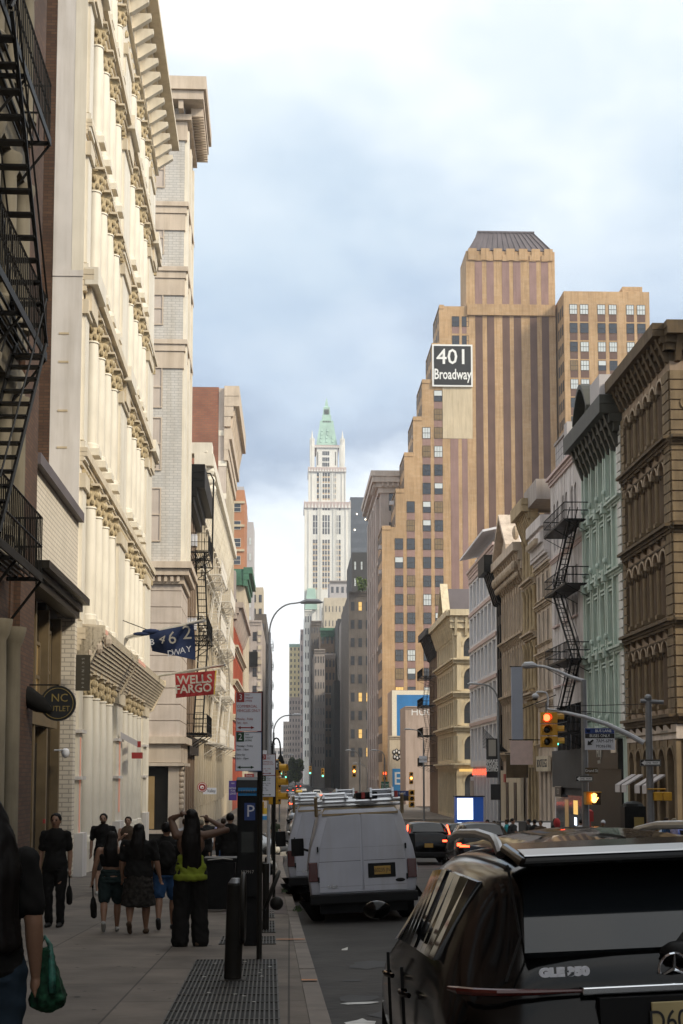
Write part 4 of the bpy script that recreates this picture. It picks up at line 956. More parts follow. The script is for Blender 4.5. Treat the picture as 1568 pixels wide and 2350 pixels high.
# --- cream cast-iron corner
fr = frR(160.8, 182); L = fr.L; fn = frN(RX(160.8), RX(160.8)+16, 160.8)
root = thing('cream_corner_building', 'cream cast-iron corner block with large arched windows and a bracketed cornice', 'building', (RX(160.8), 160.8, gz(160)))
mb = MB().use('cream_cast'); mb.fbox(fr, 0, L-.45, -14, -.452, -3, 19.5); f5 = [(3.9,6.7),(8.0,10.6),(11.9,14.4),(15.6,17.9)]
lattice(mb, root, fr, L, -3, 19.5, [(-2.4,2.6)]+f5, split(L, 9, .8, .8), .45, 'arch', frame='cream_cast')
opn = [(.9,3.1),(4.6,7.2),(9.6,12.2)]; lattice(mb, root, fn, 16, -3, 19.5, [(-2.4,2.4)]+f5, opn, .45, 'arch', frame='frame_dark', ring='cream_cast'); mb.build('wall', root)
c = MB().use('cream_cast')
for z in (2.9, 7.1, 11.0, 14.8): q_ = MB().use('cream_cast'); cornice(q_, fr, 0, L, z, z+.6, .6); cornice(q_, fn, -.3, 16, z, z+.6, .6); q_.build('string_course', root)
cornice(c, fr, 0, L+.4, 18.8, 20.9, 1.1, 20); cornice(c, fn, -.6, 16, 18.8, 20.9, 1.1, 14)
for z in (3.7, 7.8, 11.7, 15.4):
    c.fbox(fn, .1, .6, 0, .25, z, z+2.9); c.fbox(fn, 3.5, 4.2, 0, .25, z, z+2.9); c.fbox(fr, L-1.0, L-.2, 0, .25, z, z+2.9)
c.build('cornice', root)
gb = MB().use('slate_roof'); gb.uprism(fr, -4, -.2, [(8,20.9),(13,20.9),(11.5,24.6),(10.5,24.6)]); gb.use('cream_cast')
for (a, za), (b, zb) in (((7.5,20.9),(10.9,24.9)),((10.9,24.9),(14,20.9))): gb.hexa([fr.p(a,-.2,za),fr.p(b,-.2,zb),fr.p(b,.7,zb),fr.p(a,.7,za),fr.p(a,-.2,za+.4),fr.p(b,-.2,zb+.4),fr.p(b,.7,zb+.4),fr.p(a,.7,za+.4)])
gb.build('roof_gable', root)
# --- black fire-escape house beyond it
fr = frR(182.2, 193); L = fr.L
root = thing('fire_escape_house', 'dark brick house with a black fire escape beside the cream cast-iron corner', 'building', (RX(182.2), 182.2, gz(182)))
mb = MB().use('far_brown'); bodybox(mb, fr, L, 12, -3, 20.2, .3); lattice(mb, root, fr, L, -3, 20.2, [(3.9,6.2),(7.8,10.2),(11.7,14),(15.4,17.8)], split(L, 5, .9), .3); mb.build('wall', root)
c = MB().use('charcoal'); cornice(c, fr, 0, L, 18.4, 21, 1.5, 6, 3); c.build('cornice', root)
firescape(root, fr, .5, 9, [3.4, 7.3, 11.2, 15], 1.7, n0=.02)
# --- blank pinkish block, billboard wall and the low painted house below the tan tower
r = farb('blank_wall_block', 'blank pinkish plaster block with painted letters along its top edge', frN(19.6,30,241), 10.4, 12, -3.2, 13.7, 'pink_block', 0, 0, corn=(.5,.25)); text('HUGO', frN(19.6,30,241), 3.6, .03, 12.7, 1.3, 'letter_white', r)
r = farb('painted_corner_house', 'low pale house with black bubble graffiti and a blue poster on its flank', frN(18.3,20.8,261), 2.5, 4, -3.2, 9.2, 'far_cream', 0, 0, corn=(.6,.3))
fq = frN(18.3,20.8,261); g = MB().use('poster_blue'); g.fbox(fq, .5, 2.4, .01, .05, -.9, 3.2); g.build('poster', r); text('E', fq, 1.5, .06, 1.3, 2.4, 'letter_white', r)
g = MB()
for i, (u, z) in enumerate(((.8,6.2),(1.25,6.4),(1.7,6.1),(2.1,6.35),(.9,5.3),(1.4,5.1),(1.9,5.35))): g.use('sign_black').ball(fq.p(u,.03,z), (.36,.05,.48), 10, 6); g.use('letter_white').ball(fq.p(u,.08,z+.05), (.17,.03,.25), 8, 6)
g.build('graffiti', r)
r = farb('billboard_house', 'plain tan house carrying a huge painted billboard below the tan tower', frN(19.1,36,266), 16.9, 12, -3.2, 17.9, 'pink_block', 0, 0)
fq = frN(19.1,36,266)
bb = thing('billboard', 'large billboard of brown rocks against a blue sky on a cream wall', 'billboard', (19.1, 265.9, 6))
b_ = MB().use('billboard_cream'); b_.fbox(fq, 0, 12, .02, .18, 5.4, 17.8); b_.build('panel', bb)
b_ = MB().use('billboard_blue'); b_.fbox(fq, .9, 11.6, .182, .20, 7.6, 17.0); b_.build('sky_picture', bb)
b_ = MB().use('rock_brown')
for u, z, a, b in ((6.2,13.4,1.7,1.0),(7.6,13.0,1.5,.9),(8.9,13.3,1.2,.9),(5.2,12.2,1.4,.55),(10.4,14.4,.9,.6),(9.9,12.6,1.4,.6)): b_.ball(fq.p(u,.20,z), (a,.06,b), 9, 6, Euler((0,-.5,0)).to_matrix())
b_.use('rock_pale').ball(fq.p(3.0,.2,10.9), (.9,.07,1.0), 10, 7); b_.ball(fq.p(9.3,.2,11.6), (1.6,.06,.5), 9, 6)
b_.use('pale_panel').hexa([fq.p(1.75,.2,7.65),fq.p(3.6,.2,7.65),fq.p(5.8,.2,12.6),fq.p(4.9,.2,12.9),fq.p(1.75,.24,8.9),fq.p(3.0,.24,10.2),fq.p(5.6,.24,12.9),fq.p(4.8,.24,12.7)]); b_.build('rocks_picture', bb)
b_ = MB().use('yellow_paint'); b_.fbox(fq, 1.7, 3.3, .2, .22, 6.5, 7.2); b_.build('logo_block', bb)

# ------------------------------------------------------------------ 401 tower
D4 = 288.; Wx = lambda x, d=D4: (W(x,1200,d)).x; Wz = lambda y, d=D4, x=1000: W(x,y,d).z
root = thing('stepped_office_tower', 'tall tan brick stepped office tower with brown vertical stripes and a slate mansard roof', 'building', (19.4, D4, gz(D4)))
mb = MB().use('tan_brick'); X1 = Wx(1282)
steps_ = [(877,1210),(908.5,1125),(928.6,1041.5),(949.6,959),(970.6,873.5),(993.4,790),(1011.5,702)]
xe = [Wx(a) for a, b in steps_]+[Wx(1075)]; ze = [Wz(b) for a, b in steps_]
for i, (x, z) in enumerate(zip(xe, ze)):
    f = frN(x, xe[i+1], D4); mb.fbox(f, 0, xe[i+1]-x-.002, -13, 0, -3.5, z); mb.fbox(f, 0, 1.8 if i < 6 else 1.0, -13, .12, z-.6, z+.25)
f = frN(xe[-1], X1, D4); TZ = Wz(577,D4,1180); mb.fbox(f, 0, X1-xe[-1], -10, .05, -2.5, TZ); LT = X1-xe[-1]
mb.fbox(f, .1, LT-.1, .05, .5, Wz(725,D4,1180), Wz(700,D4,1180)); mb.build('wall', root)
s_ = MB().use('stripe_brown')
for a, b in ((1095.2,1112),(1122.5,1139.3),(1158.5,1175.3),(1184.5,1202),(1222.4,1238.7),(1249.7,1266.5)):
    u0, u1 = Wx(a)-xe[-1], Wx(b)-xe[-1]
    s_.use('stripe_brown').fbox(f, u0, u1, .06, .09, -2, Wz(726,D4,1180)); s_.use('stripe_mauve').fbox(f, u0, u1, .06, .09, Wz(700,D4,1180), Wz(600,D4,1180)); s_.use('tan_brick').fbox(f, u0+.1, u1-.1, .06, .3, Wz(600,D4,1180), Wz(586,D4,1180))
for a, b in ((1035.5,1053.7),(1062,1080)): s_.use('stripe_mauve').fbox(frN(0,1,D4), Wx(a), Wx(b), .01, .04, -2, Wz(1002))
s_.use('pale_panel').fbox(frN(0,1,D4), Wx(1018), Wx(1087), .045, .08, Wz(1006), Wz(888)); s_.build('brick_stripes', root)
cr_ = MB().use('tan_brick')
for i in range(7): u = LT*(i+.5)/7; cr_.fbox(f, u-.9, u+.9, .0, .35, TZ-2.0, TZ+.5)
cr_.build('parapet', root)
rf = MB().use('slate_roof'); za, zb = TZ+.3, Wz(524,D4,1180); xa, xb = Wx(1108)-xe[-1], Wx(1238)-xe[-1]
rf.hexa([f.p(.4,-.3,za),f.p(.4,-9.7,za),f.p(LT-.3,-9.7,za),f.p(LT-.3,-.3,za),f.p(xa,-2.6,zb),f.p(xa,-8,zb),f.p(xb,-8,zb),f.p(xb,-2.6,zb)])
for i in range(15):
    t = i/14; u0, u1 = .6+(LT-1.1)*t, xa+(xb-xa)*t; rf.hexa([f.p(u0-.1,-.28,za),f.p(u0+.1,-.28,za),f.p(u0+.1,-.1,za),f.p(u0-.1,-.1,za),f.p(u1-.1,-2.7,zb),f.p(u1+.1,-2.7,zb),f.p(u1+.1,-2.45,zb),f.p(u1-.1,-2.45,zb)])
rf.fbox(f, xa-.2, xb+.2, -8, -2.4, zb, zb+.35); rf.build('mansard_roof', root)
rng = random.Random(4)
def pk():
    r = rng.random()
    return ('glass_lit','grid') if r < .05 else ('glass_warm','grid') if r < .2 else ('glass','blind') if r < .38 else ('glass_pale','grid') if r < .48 else ('glass','grid')
cols = [(906.3,925.4),(934,952.4),(970.9,989.4),(997.9,1017.3)]; fA = frN(0,1,D4); yy = [1230+42.45*k-3*42.45 for k in range(-6,13)]
sp = MB().use('stripe_mauve')
for k in range(-8, 13):
    y = 1262+42.55*(k-0)   # window bottom on the grid
    for ci, (a, b) in enumerate(cols):
        top = [1210,1041+70,870,787][ci]+22
        if y-26 < top-40 and not (ci == 2 and y > 890) and not (ci == 3 and y > 700): continue
        if y-26 < [1215,1130,960,890][ci] or y > 1690 or (y > 1640 and ci != 0) : continue
        g, st = pk(); w = Wx(b)-Wx(a); z0, z1 = Wz(y), Wz(y-26); window(root, fA, (Wx(a)+Wx(b))/2, .02, z0, w, z1-z0, st, 'frame_dark', g); sp.fbox(fA, Wx(a), Wx(b), .005, .02, z0-1.45, z0-.05); sp.piece()
for y in (749, 793):
    for a, b in ((1041,1058),(1064,1080)): window(root, fA, (Wx(a)+Wx(b))/2, .02, Wz(y), Wx(b)-Wx(a), 2.2, 'grid', 'frame_dark', 'glass'); sp.fbox(fA, Wx(a), Wx(b), .005, .02, Wz(y)-1.45, Wz(y)-.05); sp.piece()
sp.build_each('spandrel', root)
aw = MB().use('frame_dark')                                                        # windows seen edge-on down the Broadway flank
for i, (x, z) in enumerate(zip(xe, ze)):
    fs_ = Fr((x-.0,D4),(0,1),(-1,0))
    for k in range(3 if i else 14):
        for q in range(4): 
            zz_ = z-3.0-k*3.75
            if zz_ > 1: aw.fbox(fs_, 1.5+q*3.2, 3.0+q*3.2, .0, .06, zz_, zz_+2.0)
o = aw.build('flank_windows', root); o['kind'] = 'stuff'
ac = MB().use('cool_grey')
for x, y in ((880,1262),(886,1500),(888,1565),(890,1660),(880,1318),(956,1010),(905,1160)): p = W(x,y,D4+2); ac.box(p.x-1.0,p.x-.1,D4+1,D4+2,p.z,p.z+.8); ac.piece()
ac.build_each('air_conditioner', root)
sg = thing('rooftop_address_sign', 'square dark address sign with a white border reading 401 Broadway', 'sign', (Wx(994), D4-.3, Wz(887)))
u0, u1, z0, z1 = Wx(994), Wx(1087.5), Wz(888), Wz(791.5); b_ = MB().use('letter_white'); b_.fbox(fA, u0, u1, .15, .5, z0, z1); b_.use('sign_black').fbox(fA, u0+.35, u1-.35, .5, .56, z0+.35, z1-.35); b_.build('board', sg)
text('401', fA, (u0+u1)/2, .57, z0+(z1-z0)*.69, 3.3, 'letter_white', sg, wscale=.98, bold=.04); text('Broadway', fA, (u0+u1)/2, .57, z0+(z1-z0)*.28, 2.25, 'letter_white', sg, wscale=.62, bold=.05)
# right wing
DW = 281.; WX = lambda x: W(x,800,DW).x; WZ = lambda y: W(1400,y,DW).z; fw = frN(0,1,DW); xa, xb = WX(1296), WX(1493)
root = thing('office_tower_wing', 'flat-topped tan brick wing with paired windows right of the mansard tower', 'building', (xa, DW, gz(DW)))
mb = MB().use('tan_brick'); mb.fbox(fw, xa, xb, -22, 0, -2.5, WZ(669)); mb.fbox(fw, WX(1433), WX(1479), -6, -.6, WZ(669), WZ(655)); 
for i in range(2): mb.fbox(fw, WX(1440+i*22), WX(1452+i*22), -1, -.55, WZ(663), WZ(658))
mb.build('wall', root); sp = MB().use('stripe_brown')
for k in range(9):
    yb_ = 722+42.9*k
    for a, b in ((1308.8,1326.6),(1332.7,1352),(1373,1391),(1399,1417),(1439.4,1457),(1464,1483)):
        g, st = ('glass_pale','grid') if k == 0 or (k in (2,4) and a > 1330 or k == 4) else ('glass','rect') if k in (1,5) else pk(); z = WZ(yb_); window(root, fw, (WX(a)+WX(b))/2, .02, z, WX(b)-WX(a), 2.1, st, 'frame_dark', g); sp.fbox(fw, WX(a), WX(b), .005, .02, z-1.5, z-.05); sp.piece()
sp.build_each('spandrel', root); fl_ = MB().use('frame_dark'); fs_ = Fr((xa,DW),(0,1),(-1,0))
for k in range(14):
    for q in range(3): fl_.fbox(fs_, 1+q*2, 2.2+q*2, 0, .05, WZ(722+42.9*k), WZ(698+42.9*k))
o = fl_.build('flank_windows', root); o['kind'] = 'stuff'

# ------------------------------------------------------------------ beyond the tower
f = frN(19.35, 30, 301.5); zt = W(850,1083,301).z
r = farb('corniced_stone_building', 'pinkish stone building with a wide projecting cornice left of the stepped tower', f, 10.5, 40, -3, zt-2, 'far_stone', 3, 2, zs=zt-22, win=(.32,.6), ck='limestone')
c = MB().use('limestone'); fs_ = Fr((19.35,341.5),(0,-1),(-1,0)); 
for pr, za, zb in ((.5,zt-4.5,zt-3.4),(1.0,zt-3.4,zt-2.4),(1.9,zt-2.4,zt-1.2),(2.2,zt-1.2,zt)): c.fbox(f, -pr, 10, -40, pr, za, zb)
for i in range(9): c.fbox(f, .2+i*1.1, .6+i*1.1, 0, 1.6, zt-3.2, zt-2.4); c.fbox(fs_, 39.6-i*1.1, 40-i*1.1, 0, 1.6, zt-3.2, zt-2.4)
for k in range(6): c.fbox(f, -.6, 10, -40, .6, zt-20-k*9.2, zt-19.2-k*9.2)
c.build('cornice', r)
p_ = MB().use('far_stone')
for k in range(5): p_.fbox(fs_, 1+k*8, 3.5+k*8, 0, .8, -3, zt-5)
p_.build('pilaster', r)
D_ = lambda x, d: W(x,1500,d).x
def cbox(name, label, x0, x1, ytop, d, depth, key, rows=0, cols=0, **kw):
    a, b = D_(x0,d), D_(x1,d); return farb(name, label, frN(a,b,d), b-a, depth, gz(d)-2, W((x0+x1)/2,ytop,d).z, key, rows, cols, **kw)
r = cbox('plant_balcony_building', 'dark brownish building with plants on its terrace left of the corniced one', 801, 853, 1358, 395, 60, 'far_dark', 9, 3, zs=6, win=(.5,.5), corn=(1.2,.5), pick=lambda: ('glass_lit','rect') if rng.random() < .1 else ('glass','rect'))
r2 = cbox('charcoal_penthouse', 'charcoal modern penthouse block behind the planted terrace', 808, 853, 1268, 440, 40, 'charcoal', 5, 3, zs=44, win=(.3,.5), glass='glass_pale')
cbox('grey_party_wall_building', 'tall blank grey party wall with a dark edge beside the dark building', 790, 822, 1405, 480, 50, 'far_grey', 0, 0)
cbox('netted_building', 'black construction netting over a scaffolded building', 767, 790, 1562, 520, 40, 'netting', 0, 0)
cbox('dark_glass_slot', 'narrow dark building with a glassy corner above the black netting', 775, 792, 1420, 560, 40, 'charcoal', 10, 2, zs=8)
cbox('brown_cornice_building', 'brown brick building with a dark green copper cornice', 736, 778, 1442, 600, 60, 'far_brown', 8, 4, zs=10, win=(.4,.45), ck='copper_dark', corn=(3.6,2.0,8))
cbox('ornate_front_building', 'narrow ornate brown front stepping out below the green cornice', 746, 770, 1500, 570, 40, 'far_brown', 8, 3, zs=8, corn=(2,.8,6), ck='far_stone', belts=[20,34], bkey='far_stone')
cbox('beige_setback_building', 'beige setback block with two small windows in front of the white tower', 744, 800, 1372, 740, 40, 'far_cream', 3, 7, zs=70, win=(.25,.4))
cbox('lilac_frame_building', 'pale lilac building with a yellow band and a dark roof edge', 757, 804, 1333, 800, 40, 'cool_grey', 2, 4, zs=96, win=(.5,.5), corn=(1.5,1.2), ck='far_grey', belts=[101,98], bkey='far_yellow')
cbox('gothic_annex', 'small white gothic annex at the foot of the white tower', 737, 760, 1380, 850, 30, 'terracotta', 5, 4, zs=60, win=(.3,.5))
cbox('dark_grey_row_building', 'dark grey stone building with a stepped roofline left of the brown one', 713, 738, 1425, 640, 50, 'far_dark', 12, 4, zs=6, win=(.4,.5), corn=(2,.8))
cbox('grey_stone_row_building', 'grey stone building with closely spaced windows nearer the middle of the row', 722, 746, 1490, 545, 50, 'far_grey', 9, 4, zs=4, win=(.4,.5), corn=(1.6,.9))
cbox('pale_row_building', 'pale stone building edging the street gap on the right side', 699, 716, 1400, 760, 60, 'terracotta', 12, 3, zs=10, win=(.4,.5), corn=(2,1))
cbox('slim_pale_building', 'slim pale slab with a curved cornice at the edge of the sky gap', 690, 700, 1445, 860, 60, 'terracotta_pink', 12, 2, zs=10, corn=(3,1.5))
r = cbox('yellow_office_block', 'pale yellow office block with rows of dark windows closing the street', 664, 690, 1478, 920, 30, 'far_yellow', 12, 3, zs=40, win=(.35,.5), corn=(2,.4), ck='copper_green')
cbox('pinkish_base_block', 'pinkish grey block in front of the yellow office block', 664, 690, 1600, 890, 25, 'far_stone', 12, 4, zs=4, win=(.4,.5))
cbox('distant_grey_block', 'low grey block left of the yellow office at the end of the street', 651, 665, 1656, 980, 30, 'far_stone', 8, 3, zs=4, win=(.4,.5))
bt = cbox('black_glass_tower', 'black glass tower with a few lit windows right of the white gothic tower', 804, 853, 1141, 1050, 50, 'black_glass', 0, 0)
ff = frN(D_(804,1050),D_(853,1050),1050); g = MB().use('glass')
for k in range(26): g.fbox(ff, 0, 15.7, .02, .12, 20+k*7, 23+k*7)
g.build('window_bands', bt); g = MB().use('lamp_white')
for u, z in ((4.6,195),(11,191),(3,183)): g.fbox(ff, u, u+.9, .13, .2, z, z+1)
g.build('lit_window', bt)
cbox('tan_side_block', 'small orange-tan block with arched windows hugging the white gothic tower', 803, 811, 1320, 930, 20, 'terracotta_gold', 6, 2, zs=60, win=(.3,.5))

# ------------------------------------------------------------------ the white gothic tower
DT = 905.; TX = lambda x: W(x,1200,DT).x; TZ_ = lambda y: W(750,y,DT).z; ft = frN(0,1,DT)
root = thing('gothic_skyscraper', 'white gothic skyscraper with a green copper pyramid crown at the end of the street', 'building', (TX(750), DT, gz(DT)))
mb = MB().use('terracotta'); tiers = [(699.6,803.5,1153,0),(708.7,793,1075,1.2),(727,776,1021,2.2)]
for a, b, y, s in tiers: mb.fbox(ft, TX(a), TX(b), -28, -s, -8, TZ_(y))
for a, b, yb_, y, s in ((699.6,803.5,2000,1153,0),(708.7,793,1153,1075,1.2)):
    z0, z1 = (-8 if yb_ > 1800 else TZ_(yb_)), TZ_(y); u0, u1 = TX(a), TX(b)
    for t in (0,.09,.29,.34,.365,.635,.66,.71,.91,1): u = u0+(u1-u0)*t; mb.fbox(ft, u-.28, u+.28, -s, -s+.5, z0, z1+(1.5 if t in (0,1) else 0))
for a in (714, 782): 
    for q in (0, 3.6): mb.fbox(ft, TX(a-2.5+q*1.0), TX(a-.5+q*1.0), -3, -1.0, TZ_(1080), TZ_(1020))
    mb.fbox(ft, TX(a-2.5), TX(a+8), -6, -1.3, TZ_(1080), TZ_(1022))
mb.build('wall', root)
pk_ = MB().use('terracotta_pink')
for a, b, y0, y1, s in ((697.5,805.5,1170,1152,-.9),(707,795,1086,1072,.3),(722,779,1030,1020,1.5)):
    pk_.fbox(ft, TX(a), TX(b), -28, -s, TZ_(y0-4), TZ_(y1)); n = 14
    for i in range(n): u = TX(a)+(TX(b)-TX(a))*(i+.5)/n; pk_.use('terracotta').uprism(ft, -s, -s+.3, [(u-.7,TZ_(y0-4)),(u+.7,TZ_(y0-4)),(u,TZ_(y1+2))]); pk_.use('terracotta_pink')
    pk_.piece()
pk_.build_each('gothic_cornice', root)
for a, b in ((711.5,721),(781.5,791.5)):
    t = MB().use('terracotta'); c = (TX(a)+TX(b))/2; w = (TX(b)-TX(a))/2
    t.tube([(c,DT+1.5+w,TZ_(1080)),(c,DT+1.5+w,TZ_(1012))], w, 8); t.tube([(c,DT+1.5+w,TZ_(1012)),(c,DT+1.5+w,TZ_(1004)),(c,DT+1.5+w,TZ_(985))], [w*.8,w*.6,.05], 8)
    for j in range(8): th = 2*PI*j/8; t.tube([(c+w*math.cos(th),DT+1.5+w+w*math.sin(th),TZ_(1060)),(c+w*math.cos(th),DT+1.5+w+w*math.sin(th),TZ_(1004))], .25, 4)
    t.build('corner_turret', root)
cp = MB().use('copper_green'); cx, cy = TX(750.5), DT+12.5
def sq(half, z): return [(cx-half,cy-half,z),(cx+half,cy-half,z),(cx+half,cy+half,z),(cx-half,cy+half,z)]
pr = [(726,1021),(728,1010),(733,985),(735.5,965),(736,962)]; rings = [(TX(751+(751-a)*1.0)-TX(751), TZ_(y)) for a, y in pr]
prof = [(6.9,TZ_(1023)),(6.7,TZ_(1012)),(4.9,TZ_(975)),(4.4,TZ_(962)),(4.4,TZ_(958)),(3.2,TZ_(957)),(2.9,TZ_(944)),(2.4,TZ_(943)),(2.1,TZ_(925)),(1.1,TZ_(922)),(.75,TZ_(912)),(.1,TZ_(902))]
for (a, za), (b, zb) in zip(prof, prof[1:]): cp.hexa(sq(a,za)+sq(b,zb+.01))
for k in range(4):
    t = k/4; half = 6.4-1.6*t; z = TZ_(1010-34*t)
    for i in range(3-k//2): u = cx-half*.6+half*.6*i*(1.0 if k < 2 else 1.2); cp.prism(frN(0,1,cy-half), u-.5, u+.5, [(0,z),(.7,z),(.0,z+2.2)])
for sx in (-1,1): cp.tube([(cx+sx*6.2,cy-6.2,TZ_(1022)),(cx+sx*6.2,cy-6.2,TZ_(1008))], [.5,.05], 5)
cp.build('copper_crown', root)
dk = MB().use('frame_dark')
for u in (-1.2,-.4,.4,1.2): dk.fbox(ft, cx+u-.22, cx+u+.22, -cy+DT+2.55, -cy+DT+2.75, TZ_(942), TZ_(930))
for u in (-2.2,-1.1,0,1.1,2.2): dk.fbox(ft, cx+u-.28, cx+u+.28, -cy+DT+4.42, -cy+DT+4.6, TZ_(962), TZ_(958.5))
dk.build('lantern_openings', root)
grp = [(718.5,723),(724.3,728.8),(740.2,744.6),(746.2,750.6),(752.6,757),(771.3,775.8),(777.6,782)]
rows = [(1166,'t'),(1190,'x'),(1205,'x'),(1222,'x')]
rowy = [1171]+[1196,1211,1226]+[1247,1260,1272.5,1285,1297.5,1310,1323,1336,1349]
extra = MB().use('glass'); cnt = 0
for y in rowy:
    for a, b in grp:
        w = TX(b)-TX(a); h = 2.4 if y not in (1196,1211,1226) else 3.9
        if cnt < 92: window(root, ft, (TX(a)+TX(b))/2, .02, TZ_(y), w, h, 'rect', 'cool_grey', 'glass'); cnt += 1
gold = MB().use('terracotta_gold')
for y in rowy[4:]:
    for a, b in grp: gold.fbox(ft, TX(a), TX(b), .01, .12, TZ_(y)-1.0, TZ_(y)-.05)
for y in (1092,1104,1117.5,1130,1143):
    for a, b in ((727.5,732),(740.2,744.6),(746.2,750.6),(752.6,757),(766.5,771)):
        extra.fbox(ft, TX(a), TX(b), -1.2, -1.1, TZ_(y), TZ_(y)+2.2); gold.fbox(ft, TX(a), TX(b), -1.2, -1.12, TZ_(y)-1.0, TZ_(y)-.05)
for y in (1043,1057,1069):
    for a, b in ((740.2,743.4),(744.4,747.6),(748.6,751.8),(752.8,756)): extra.fbox(ft, TX(a), TX(b), -2.2, -2.1, TZ_(y), TZ_(y)+2.6)
for a, b in ((728.3,730.3),(769.5,771.5)): extra.use('frame_dark').fbox(ft, TX(a), TX(b), -2.3, -2.15, TZ_(1066), TZ_(1035)); extra.use('glass')
o = extra.build('small_windows', root); o['kind'] = 'stuff'; gold.build('spandrel', root)
cp = MB().use('copper_green'); cp.hexa([(TX(700),DT-4,TZ_(1400)),(TX(728),DT-4,TZ_(1400)),(TX(728),DT-.6,TZ_(1400)),(TX(700),DT-.6,TZ_(1400)),(TX(706),DT-3.4,TZ_(1352)),(TX(724),DT-3.4,TZ_(1352)),(TX(724),DT-.6,TZ_(1352)),(TX(706),DT-.6,TZ_(1352))]); cp.build('lower_copper_roof', root)
# ------------------------------------------------------------------ trees
def tree(name, label, cat, c, R, trunk_h, n, key, key2=None, leaf=.16, seed=1, group=None, parts=True):
    r_ = random.Random(seed); root = thing(name, label, cat, c, group)
    cw = MB(); blobs = [(Vector((r_.uniform(-.75,.75)*R[0], r_.uniform(-.75,.75)*R[1], trunk_h+R[2]*r_.uniform(.1,1.75))), r_.uniform(.25,.55)) for _ in range(18)]
    for i in range(n):
        b, s = r_.choice(blobs); d = Vector((r_.gauss(0,1),r_.gauss(0,1),r_.gauss(0,1))).normalized()*(r_.random()**.5); p = b+Vector((d.x*R[0]*s,d.y*R[1]*s,d.z*R[2]*s)); q = Euler((r_.uniform(0,6),r_.uniform(0,6),r_.uniform(0,6))).to_matrix(); l = leaf*r_.uniform(.6,1.5)
        cw.use(key2 if key2 and r_.random() < .35 else key).add([Vector(c)+p+q@Vector(v) for v in ((-l,0,0),(0,-l*.5,0),(l,0,0),(0,l*.5,0))], [(0,1,2,3)])
    cw.build('crown', root)
    t = MB().use('bark'); t.tube([Vector(c), Vector(c)+Vector((0,0,trunk_h*.6)), Vector(c)+Vector((.1*R[0],0,trunk_h+R[2]*.8))], [R[0]*.09,R[0]*.07,R[0]*.02], 7)
    for i in range(6): b = blobs[i][0]; t.tube([Vector(c)+Vector((0,0,trunk_h*.7)), Vector(c)+b*.6+Vector((0,0,trunk_h*.25)), Vector(c)+b], [R[0]*.05,R[0]*.03,R[0]*.01], 5)
    t.build('trunk', root); return root
tree('street_tree', 'dark green street tree at the far end of the road', 'tree', (W(678,1760,640).x, 640, gz(640)), (3.6,3.6,4.4), 3.4, 4200, 'leaf_green', 'leaf_light', leaf=.75, seed=3)
tree('street_tree', 'smaller dark tree left of the far street tree', 'tree', (W(662,1760,690).x, 690, gz(690)), (2.8,2.8,3.4), 2.6, 2600, 'leaf_green', leaf=.7, seed=5)
p = W(832,1358,394); tree('terrace_bush', 'bright green bush on the terrace of the dark building', 'plant', (p.x, 393, p.z), (1.8,1.8,1.9), .4, 900, 'leaf_light', 'leaf_green', leaf=.3, seed=9)

# ================================================================== VEHICLES
def loft(st, y0=None, y1=None):
    """body shell from stations (y, wb,zb, wm,zm, ws,zs, wr,zr, crown)"""
    V = []; k = 13
    for y, wb, zb, wm, zm, ws, zs, wr, zr, cr_ in st:
        half = [(0,zb),(wb*.85,zb),(wb,zb+.10),(wm,zm),(ws,zs),(wr+.035,zr-.10),(wr-.09,zr)]
        V += [(-x,y,z) for x, z in half[::-1][:-1]][::1]+[(x,y,z) for x, z in half]
    F = []; k = 13
    for i in range(len(st)-1):
        for j in range(k): a, b = i*k+j, i*k+(j+1)%k; F.append((a, b, b+k, a+k))
    F.append(tuple(range(k))[::-1]); n = (len(st)-1)*k; F.append(tuple(range(n, n+k))); return V, F
def interp(st, y):
    for a, b in zip(st, st[1:]):
        if a[0] <= y <= b[0]: t = (y-a[0])/(b[0]-a[0]+1e-9); return [p+(q-p)*t for p, q in zip(a, b)]
    return list(st[0] if y < st[0][0] else st[-1])
def sideglass(mb, st, s, ya, yb, lo=.10, hi=.93, off=.005, n=4):
    P = []
    for i in range(n+1):
        q = interp(st, ya+(yb-ya)*i/n); x0, z0, x1, z1 = q[5], q[6], q[7]+.035, q[8]-.10
        P.append([(s*(x0+(x1-x0)*lo+off), q[0], z0+(z1-z0)*lo), (s*(x0+(x1-x0)*hi+off), q[0], z0+(z1-z0)*hi)])
    for (a, b), (c, d) in zip(P, P[1:]):
        mb.add([a, c, d, b, (a[0]-s*.03,)+a[1:], (c[0]-s*.03,)+c[1:], (d[0]-s*.03,)+d[1:], (b[0]-s*.03,)+b[1:]], [(0,1,2,3),(7,6,5,4),(0,4,5,1),(2,6,7,3),(1,5,6,2),(3,7,4,0)])
def topglass(mb, st, ya, yb, inset=.08, off=.012):
    a, b = interp(st, ya), interp(st, yb); wa, wb_ = a[7]-inset, b[7]-inset; d = Vector((0,b[0]-a[0],b[8]-a[8])).normalized(); nn = Vector((0,-d.z,d.y))
    if nn.z < 0: nn = -nn
    P = [(-wa,a[0],a[8]),(wa,a[0],a[8]),(wb_,b[0],b[8]),(-wb_,b[0],b[8])]
    mb.hexa([tuple(Vector(p)-nn*.02) for p in P]+[tuple(Vector(p)+nn*off) for p in P])
